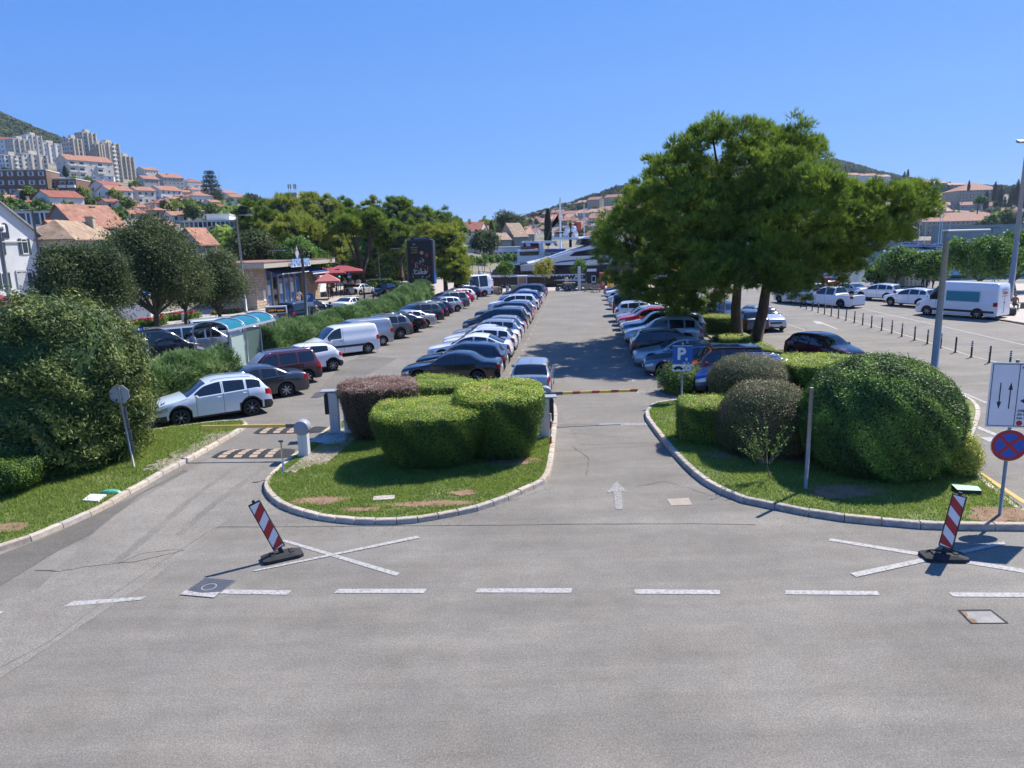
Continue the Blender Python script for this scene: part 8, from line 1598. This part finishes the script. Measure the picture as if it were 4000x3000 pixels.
# marina boats: one hull copied
bo = empty('motor_boat', (0, 0, 0), 0, 'white motor boat moored in the marina', 'boat', 'boats moored in the marina at the right')
m = MB(); a = [(-4, -1.2, 1.1), (-4, 1.2, 1.1), (2, 1.3, 1.2), (4.5, 0, 1.5), (2, -1.3, 1.2)]; b = [(-3.8, -.9, 0), (-3.8, .9, 0), (1.6, .9, 0), (3.6, 0, 0), (1.6, -.9, 0)]; m.add(a+b, [(0, 4, 3, 2, 1)]+[(i, (i+1) % 5, 5+(i+1) % 5, 5+i) for i in range(5)]); m.build('hull', HULLW, bo); m = MB(); m.box((-.5, 0, 1.8), (3.2, 1.9, 1.3), taper=.8); m.build('cabin', HULLW, bo); m = MB(); m.box((-.5, 0, 1.95), (3.25, 1.95, .45)); m.build('window', GLASS, bo); m = MB(); m.box((-.6, 0, 2.6), (3.0, 2.0, .12)); m.build('roof', STRB, bo)
first = True; r = random.Random(11)
spots = [(3470+i*16+r.uniform(-5, 5), 225+r.uniform(-25, 45)) for i in range(30)]+[(3600+i*38, 125+r.uniform(-8, 12)) for i in range(9)]+[(2800+i*45, 130+r.uniform(-10, 30)) for i in range(10)]+[(3560+i*30, 165+r.uniform(-8, 12)) for i in range(14)]
for x, d in spots:
    o = bo if first else copy_tree(bo); first = False; p = AT(x, 1000, d); o.location = (p.x, d, -1.3); o.rotation_euler = (0, 0, r.uniform(-.5, .5)+(math.pi/2 if r.random() < .6 else 0)); s = r.uniform(.8, 1.5); o.scale = (s, s, s)
for i, (x, h) in enumerate([(3583, 12), (3606, 13), (3660, 16), (3670, 12), (3520, 10), (3700, 9)]):
    p = AT(x, 1000, 235); m = MB(); m.tube([(0, 0, 0), (0, 0, h)], .09, n=5); m.build('boat_mast', WHITE, None, (p.x, 235, -.2), label='bare white mast of a moored sailing boat in the marina', cat='mast', group='masts in the marina')
# blue-hulled ferry seen in gaps under the pine and at the right
root = empty('ferry', (35, 108, -1.3), 0, 'blue-hulled ship glimpsed under the pine crown', 'ferry'); side(root, [(2900, 1010), (3180, 1005), (3180, 1100), (2900, 1105)], 108, 0, 8, mat('bright_blue_hull', (.02, .16, .48), .4), 'hull'); side(root, [(2920, 985), (3150, 980), (3150, 1006), (2920, 1011)], 108, .5, 7, HULLW, 'upper_deck')
root = empty('ferry', (60, 118, -1.3), 0, 'boat with blue sides lying behind the leafy trees at the right', 'ferry'); side(root, [(3620, 985), (3800, 978), (3990, 1030), (3990, 1060), (3620, 1060)], 118, 0, 7, mat('mid_blue_hull', (.03, .14, .30), .4), 'hull'); side(root, [(3640, 1040), (4100, 1050), (4100, 1075), (3640, 1075)], 116, 0, 7, HULLW, 'lower_hull')
# construction crane on the ridge
p = slope(1938, 870); root = empty('crane', p, 0, 'yellowish construction crane on the far ridge', 'crane'); s = p.y/FPX; m = MB(); m.tube([(0, 0, 0), (0, 0, 42*s)], .6, n=4); m.build('tower', TENTW, root); m = MB(); m.tube([(-12*s, 0, 24*s), (115*s, 0, 30*s)], .5, n=4); m.build('jib', TENTW, root); m = MB(); m.tube([(0, 0, 42*s), (60*s, 0, 27*s)], .15, n=4); m.build('stay', TENTW, root); m = MB(); m.box((-12*s, 0, 22*s), (6*s, 3*s, 7*s)); m.build('counterweight', TENTW, root)
p = slope(865, 770); m = MB(); m.tube([(0, 0, 0), (0, 0, 105*p.y/FPX)], [.9, .15], n=4); m.build('radio_mast', TENTW, None, p, label='slim lattice radio mast beside the cedar', cat='mast')
# ---------------- people ----------------
SKIN = mat('skin', (.50, .29, .20), .6); HAIRD = mat('dark_hair', (.03, .02, .015), .7); HAIRB = mat('brown_hair', (.14, .08, .045), .7); STRAW = mat('straw_hat', (.62, .52, .36), .85)
CL = {k: mat('cloth_'+k, c, .85, var=.1) for k, c in dict(white=(.62, .60, .56), blue=(.25, .38, .62), teal=(.05, .22, .30), dark=(.03, .03, .04), khaki=(.30, .25, .17), brown=(.12, .07, .05), grey=(.25, .25, .26), print=(.16, .12, .10), navy=(.03, .05, .12)).items()}
J = {'pelvis': 0, 'chest': 1, 'neck': 2, 'head': 3, 'top': 4}
def person(p, rz, kind, top, bottom, label, hair=HAIRD, hat=None, h=1.72, bag=None):
    P, lg, am = pose(kind); m2 = BODY[kind].copy(); m2.name = 'body'
    m2.materials.clear(); 
    for q in (SKIN, CL[top], CL[bottom], CL['dark']): m2.materials.append(q)
    hip = P['pelvis'][2]; sh = P['neck'][2]
    for f in m2.polygons:
        f.use_smooth = True; c = f.center; arm = abs(c.x) > .21 and c.z > hip-.15
        if c.z > sh-.03: f.material_index = 0
        elif arm: f.material_index = 1 if c.z > hip+.28 else 0
        elif c.z > hip+.02 and abs(c.y) < .25: f.material_index = 1
        elif c.z < .07: f.material_index = 3
        else: f.material_index = 2 if (c.z > (.52 if kind != 'sit' else .30)) or bottom in ('dark', 'navy', 'brown') else 0
    s = h/1.75; root = empty('person', p, rz, label, 'person'); root.scale = (s, s, s); link('body', m2, root)
    t = Vector(P['head']); m = MB(); m.lathe([(.001, .155), (.07, .14), (.105, .08), (.108, .0), (.09, -.05)], t+Vector((0, .02, 0)), n=12); m.build('hair', hair, root)
    if hat: m = MB(); m.lathe([(.22, .06), (.21, .075), (.115, .085), (.11, .17), (.001, .20)], t, n=14); m.build('hat', hat, root)
    if bag: m = MB(); m.box((.32, -.05, .75 if kind != 'sit' else .3), (.18, .36, .32), bev=.05); m.build('bag', bag, root)
    return root
pg = lambda x, y, z=0.0: G(x, y, z)
person(pg(1172, 1192, .16), R_(160), 'walk', 'white', 'white', 'person in white shirt and shorts walking out of the kiosk with a tray', HAIRD, bag=ORANGE)
person(pg(1284, 1164, .13), R_(200), 'walk', 'print', 'print', 'person in a patterned outfit walking away past the kiosk corner', HAIRB); person(pg(1296, 1166, .13), R_(200), 'walk', 'brown', 'dark', 'person in brown wearing a straw hat beside the patterned one', HAIRB, STRAW); person(pg(1350, 1133, .13), R_(30), 'walk', 'grey', 'dark', 'person in a grey top walking near the small parking sign', HAIRB)
person(pg(577, 1438), R_(250), 'stand', 'blue', 'khaki', 'person in a wide straw hat and light blue shirt behind the oleanders', HAIRB, STRAW, 1.7); person(pg(762, 1408), R_(150), 'stand', 'blue', 'dark', 'person with dark hair and light blue top at the bus shelter', HAIRD)
person(pg(1240, 1275), R_(180), 'stand', 'khaki', 'dark', 'person with short blond hair whose head shows over the hedge', STRAW, None, 1.75); person(pg(1294, 1255), R_(180), 'stand', 'dark', 'dark', 'person with dark hair whose head shows over the hedge near the white taxi', HAIRD)
person(pg(1424, 1172), R_(90), 'stand', 'dark', 'dark', 'person in dark clothes standing behind the open boot', HAIRD); person(pg(1460, 1170), R_(90), 'stand', 'white', 'navy', 'person in white beside the raised boot lid', HAIRB)
person(AT(3600, 1160, 80).xy.to_3d()+Vector((0, 0, .11)), R_(200), 'stand', 'teal', 'dark', 'person in a teal shirt standing by the white container', HAIRB); r_ = person(AT(3640, 1160, 79).xy.to_3d()+Vector((0, 0, .11)), R_(90), 'stand', 'grey', 'dark', 'person carrying a yellow cardboard box by the container', HAIRD, STRAW)
m = MB(); m.box((0, 0, 0), (.6, .45, .5), bev=.02); m.build('cardboard_box', mat('cardboard', (.48, .34, .16), .85), None, AT(3633, 1160, 78.6).xy.to_3d()+Vector((0, 0, 1.35)), label='yellow cardboard box carried past the container', cat='box')
person(pg(3908, 1210, .11), R_(60), 'sit', 'blue', 'dark', 'seated person in a blue shirt behind the delivery van', HAIRD); person(pg(3960, 1213, .11), R_(-20), 'sit', 'print', 'dark', 'seated person with a red cap bending forward at the right edge', mat('red_cap', (.35, .05, .04), .7))
root = empty('bench', pg(3935, 1205, .11), 0, 'low bench under the two people at the right edge', 'bench'); m = MB(); m.box((0, 0, .45), (3.0, .5, .07)); m.build('seat', WOODP, root); 
for s in (-1.2, 1.2): m = MB(); m.box((s, 0, .21), (.08, .4, .42)); m.build('leg', DSTEEL, root)
m = MB(); m.box((0, 0, .3), (.6, .4, .6), bev=.1); m.build('backpack', BLACK, None, pg(3950, 1232, .11), label='black backpack on the ground by the bench', cat='bag')
person(pg(2331, 1140), R_(10), 'sit', 'dark', 'grey', 'seated person in grey trousers in front of the vending machine', HAIRD); person(pg(2214, 1128)+Vector((0, .9, .4)), R_(20), 'sit', 'white', 'dark', 'person with bare shoulders sitting by the motorcycles', HAIRB)
person(AT(1874, 1080, 118).xy.to_3d(), .4, 'walk', 'blue', 'grey', 'far person in pale blue on the promenade', HAIRD); person(AT(1890, 1080, 116).xy.to_3d(), .8, 'walk', 'white', 'khaki', 'far person in pale clothes on the promenade', HAIRB)
# ---------------- motorcycles ----------------
def moto(p, rz, col, label, scooter=False, group=None):
    root = empty('scooter' if scooter else 'motorcycle', p, rz, label, 'motorbike', group)
    for x in (-.62, .62):
        m = MB(); m.lathe([(.20, -.045), (.285, -.05), (.30, 0), (.285, .05), (.20, .045)], n=16, axis='Y'); w = m.build('wheel', TYRE, root, (x, 0, .30)); m = MB(); m.lathe([(.001, -.03), (.19, -.025), (.19, .025), (.001, .03)], n=12, axis='Y'); m.build('rim', RIM, w)
    m = MB(); m.tube([(.62, .05, .30), (.45, .05, .72), (.36, 0, .95)], .028, n=6); m.tube([(.62, -.05, .30), (.45, -.05, .72), (.36, 0, .95)], .028, n=6); m.build('fork', STEEL, root)
    m = MB(); 
    if scooter: m.add([(.45, -.16, .25), (.45, .16, .25), (.38, .2, .95), (.38, -.2, .95), (.5, -.1, .25), (.5, .1, .25), (.42, .12, .98), (.42, -.12, .98)], [(0, 1, 2, 3), (4, 7, 6, 5), (0, 3, 7, 4), (1, 5, 6, 2), (3, 2, 6, 7)]); m.box((0, 0, .27), (.75, .3, .07), bev=.02); m.box((-.45, 0, .55), (.7, .3, .36), bev=.1)
    else: m.box((.08, 0, .78), (.5, .3, .26), bev=.09); m.box((-.5, 0, .72), (.45, .2, .14), bev=.05); m.box((.62, 0, .63), (.34, .12, .05), bev=.02); m.box((.0, 0, .42), (.5, .28, .32), bev=.06)
    m.build('body', paint(col), root); m = MB(); m.box((-.35, 0, .80 if scooter else .84), (.7, .26, .09), bev=.04); m.build('seat', TRIM, root); m = MB(); m.tube([(.3, -.34, 1.02), (.38, 0, .98), (.3, .34, 1.02)], .018, n=6); m.build('handlebar', BLACK, root); m = MB(); m.lathe([(.001, -.05), (.09, -.04), (.09, .04), (.001, .05)], (.46, 0, .88), n=10, axis='X'); m.build('headlamp', HEADL, root)
    m = MB(); m.tube([(-.1, -.15, .3), (-.75, -.17, .4)], .045, n=8); m.build('exhaust', CHROME, root)
    if scooter: m = MB(); m.box((-.82, 0, .98), (.32, .36, .28), bev=.08); m.build('top_box', TRIM, root)
    return root
moto(G(1956, 1150), R_(-100), 'black', 'black scooter facing us left of the three at the quay', True); moto(G(1984, 1147), R_(-95), 'silver', 'white scooter with a tall screen, middle of the three at the quay', True); moto(G(2008, 1140), R_(-80), 'maroon', 'dark red motorcycle beside the grey and orange booth'); moto(G(2196, 1137), R_(15), 'black', 'black motorcycle left of the wooden planter box'); moto(G(2246, 1134), R_(170), 'darkgrey', 'dark motorcycle right of the planter box beside the white pillar'); moto(G(2170, 1112), R_(-80), 'black', 'black motorcycle hidden behind the last blue car')
cols = ['red', 'black', 'white', 'maroon', 'black', 'silver', 'blue', 'black', 'cream']
for i, cc in enumerate(cols): x = 1378+i*13; moto(G(x, 1122-i*1.2, .1), R_(-60+random.uniform(-15, 15)), cc, 'motorcycle in the tight row beside the side road', i % 2 == 0, 'motorcycles parked in a row by the side road')
moto(G(1497, 1112, .1), R_(-10), 'mint', 'mint green classic scooter at the end of the motorcycle row', True)
# ---------------- air ----------------
hz = MB(); hz.box((400, 600, 148), (3600, 1750, 302)); hzm = bpy.data.materials.new('haze_air'); hzm.use_nodes = True; hn = hzm.node_tree; hn.nodes.remove(hn.nodes['Principled BSDF'])
pv_ = hn.nodes.new('ShaderNodeVolumePrincipled'); pv_.inputs['Color'].default_value = (.62, .78, 1, 1); pv_.inputs['Density'].default_value = .0001; pv_.inputs['Anisotropy'].default_value = .2
hn.links.new(pv_.outputs[0], hn.nodes['Material Output'].inputs['Volume']); hz.build('haze', hzm, kind='stuff')
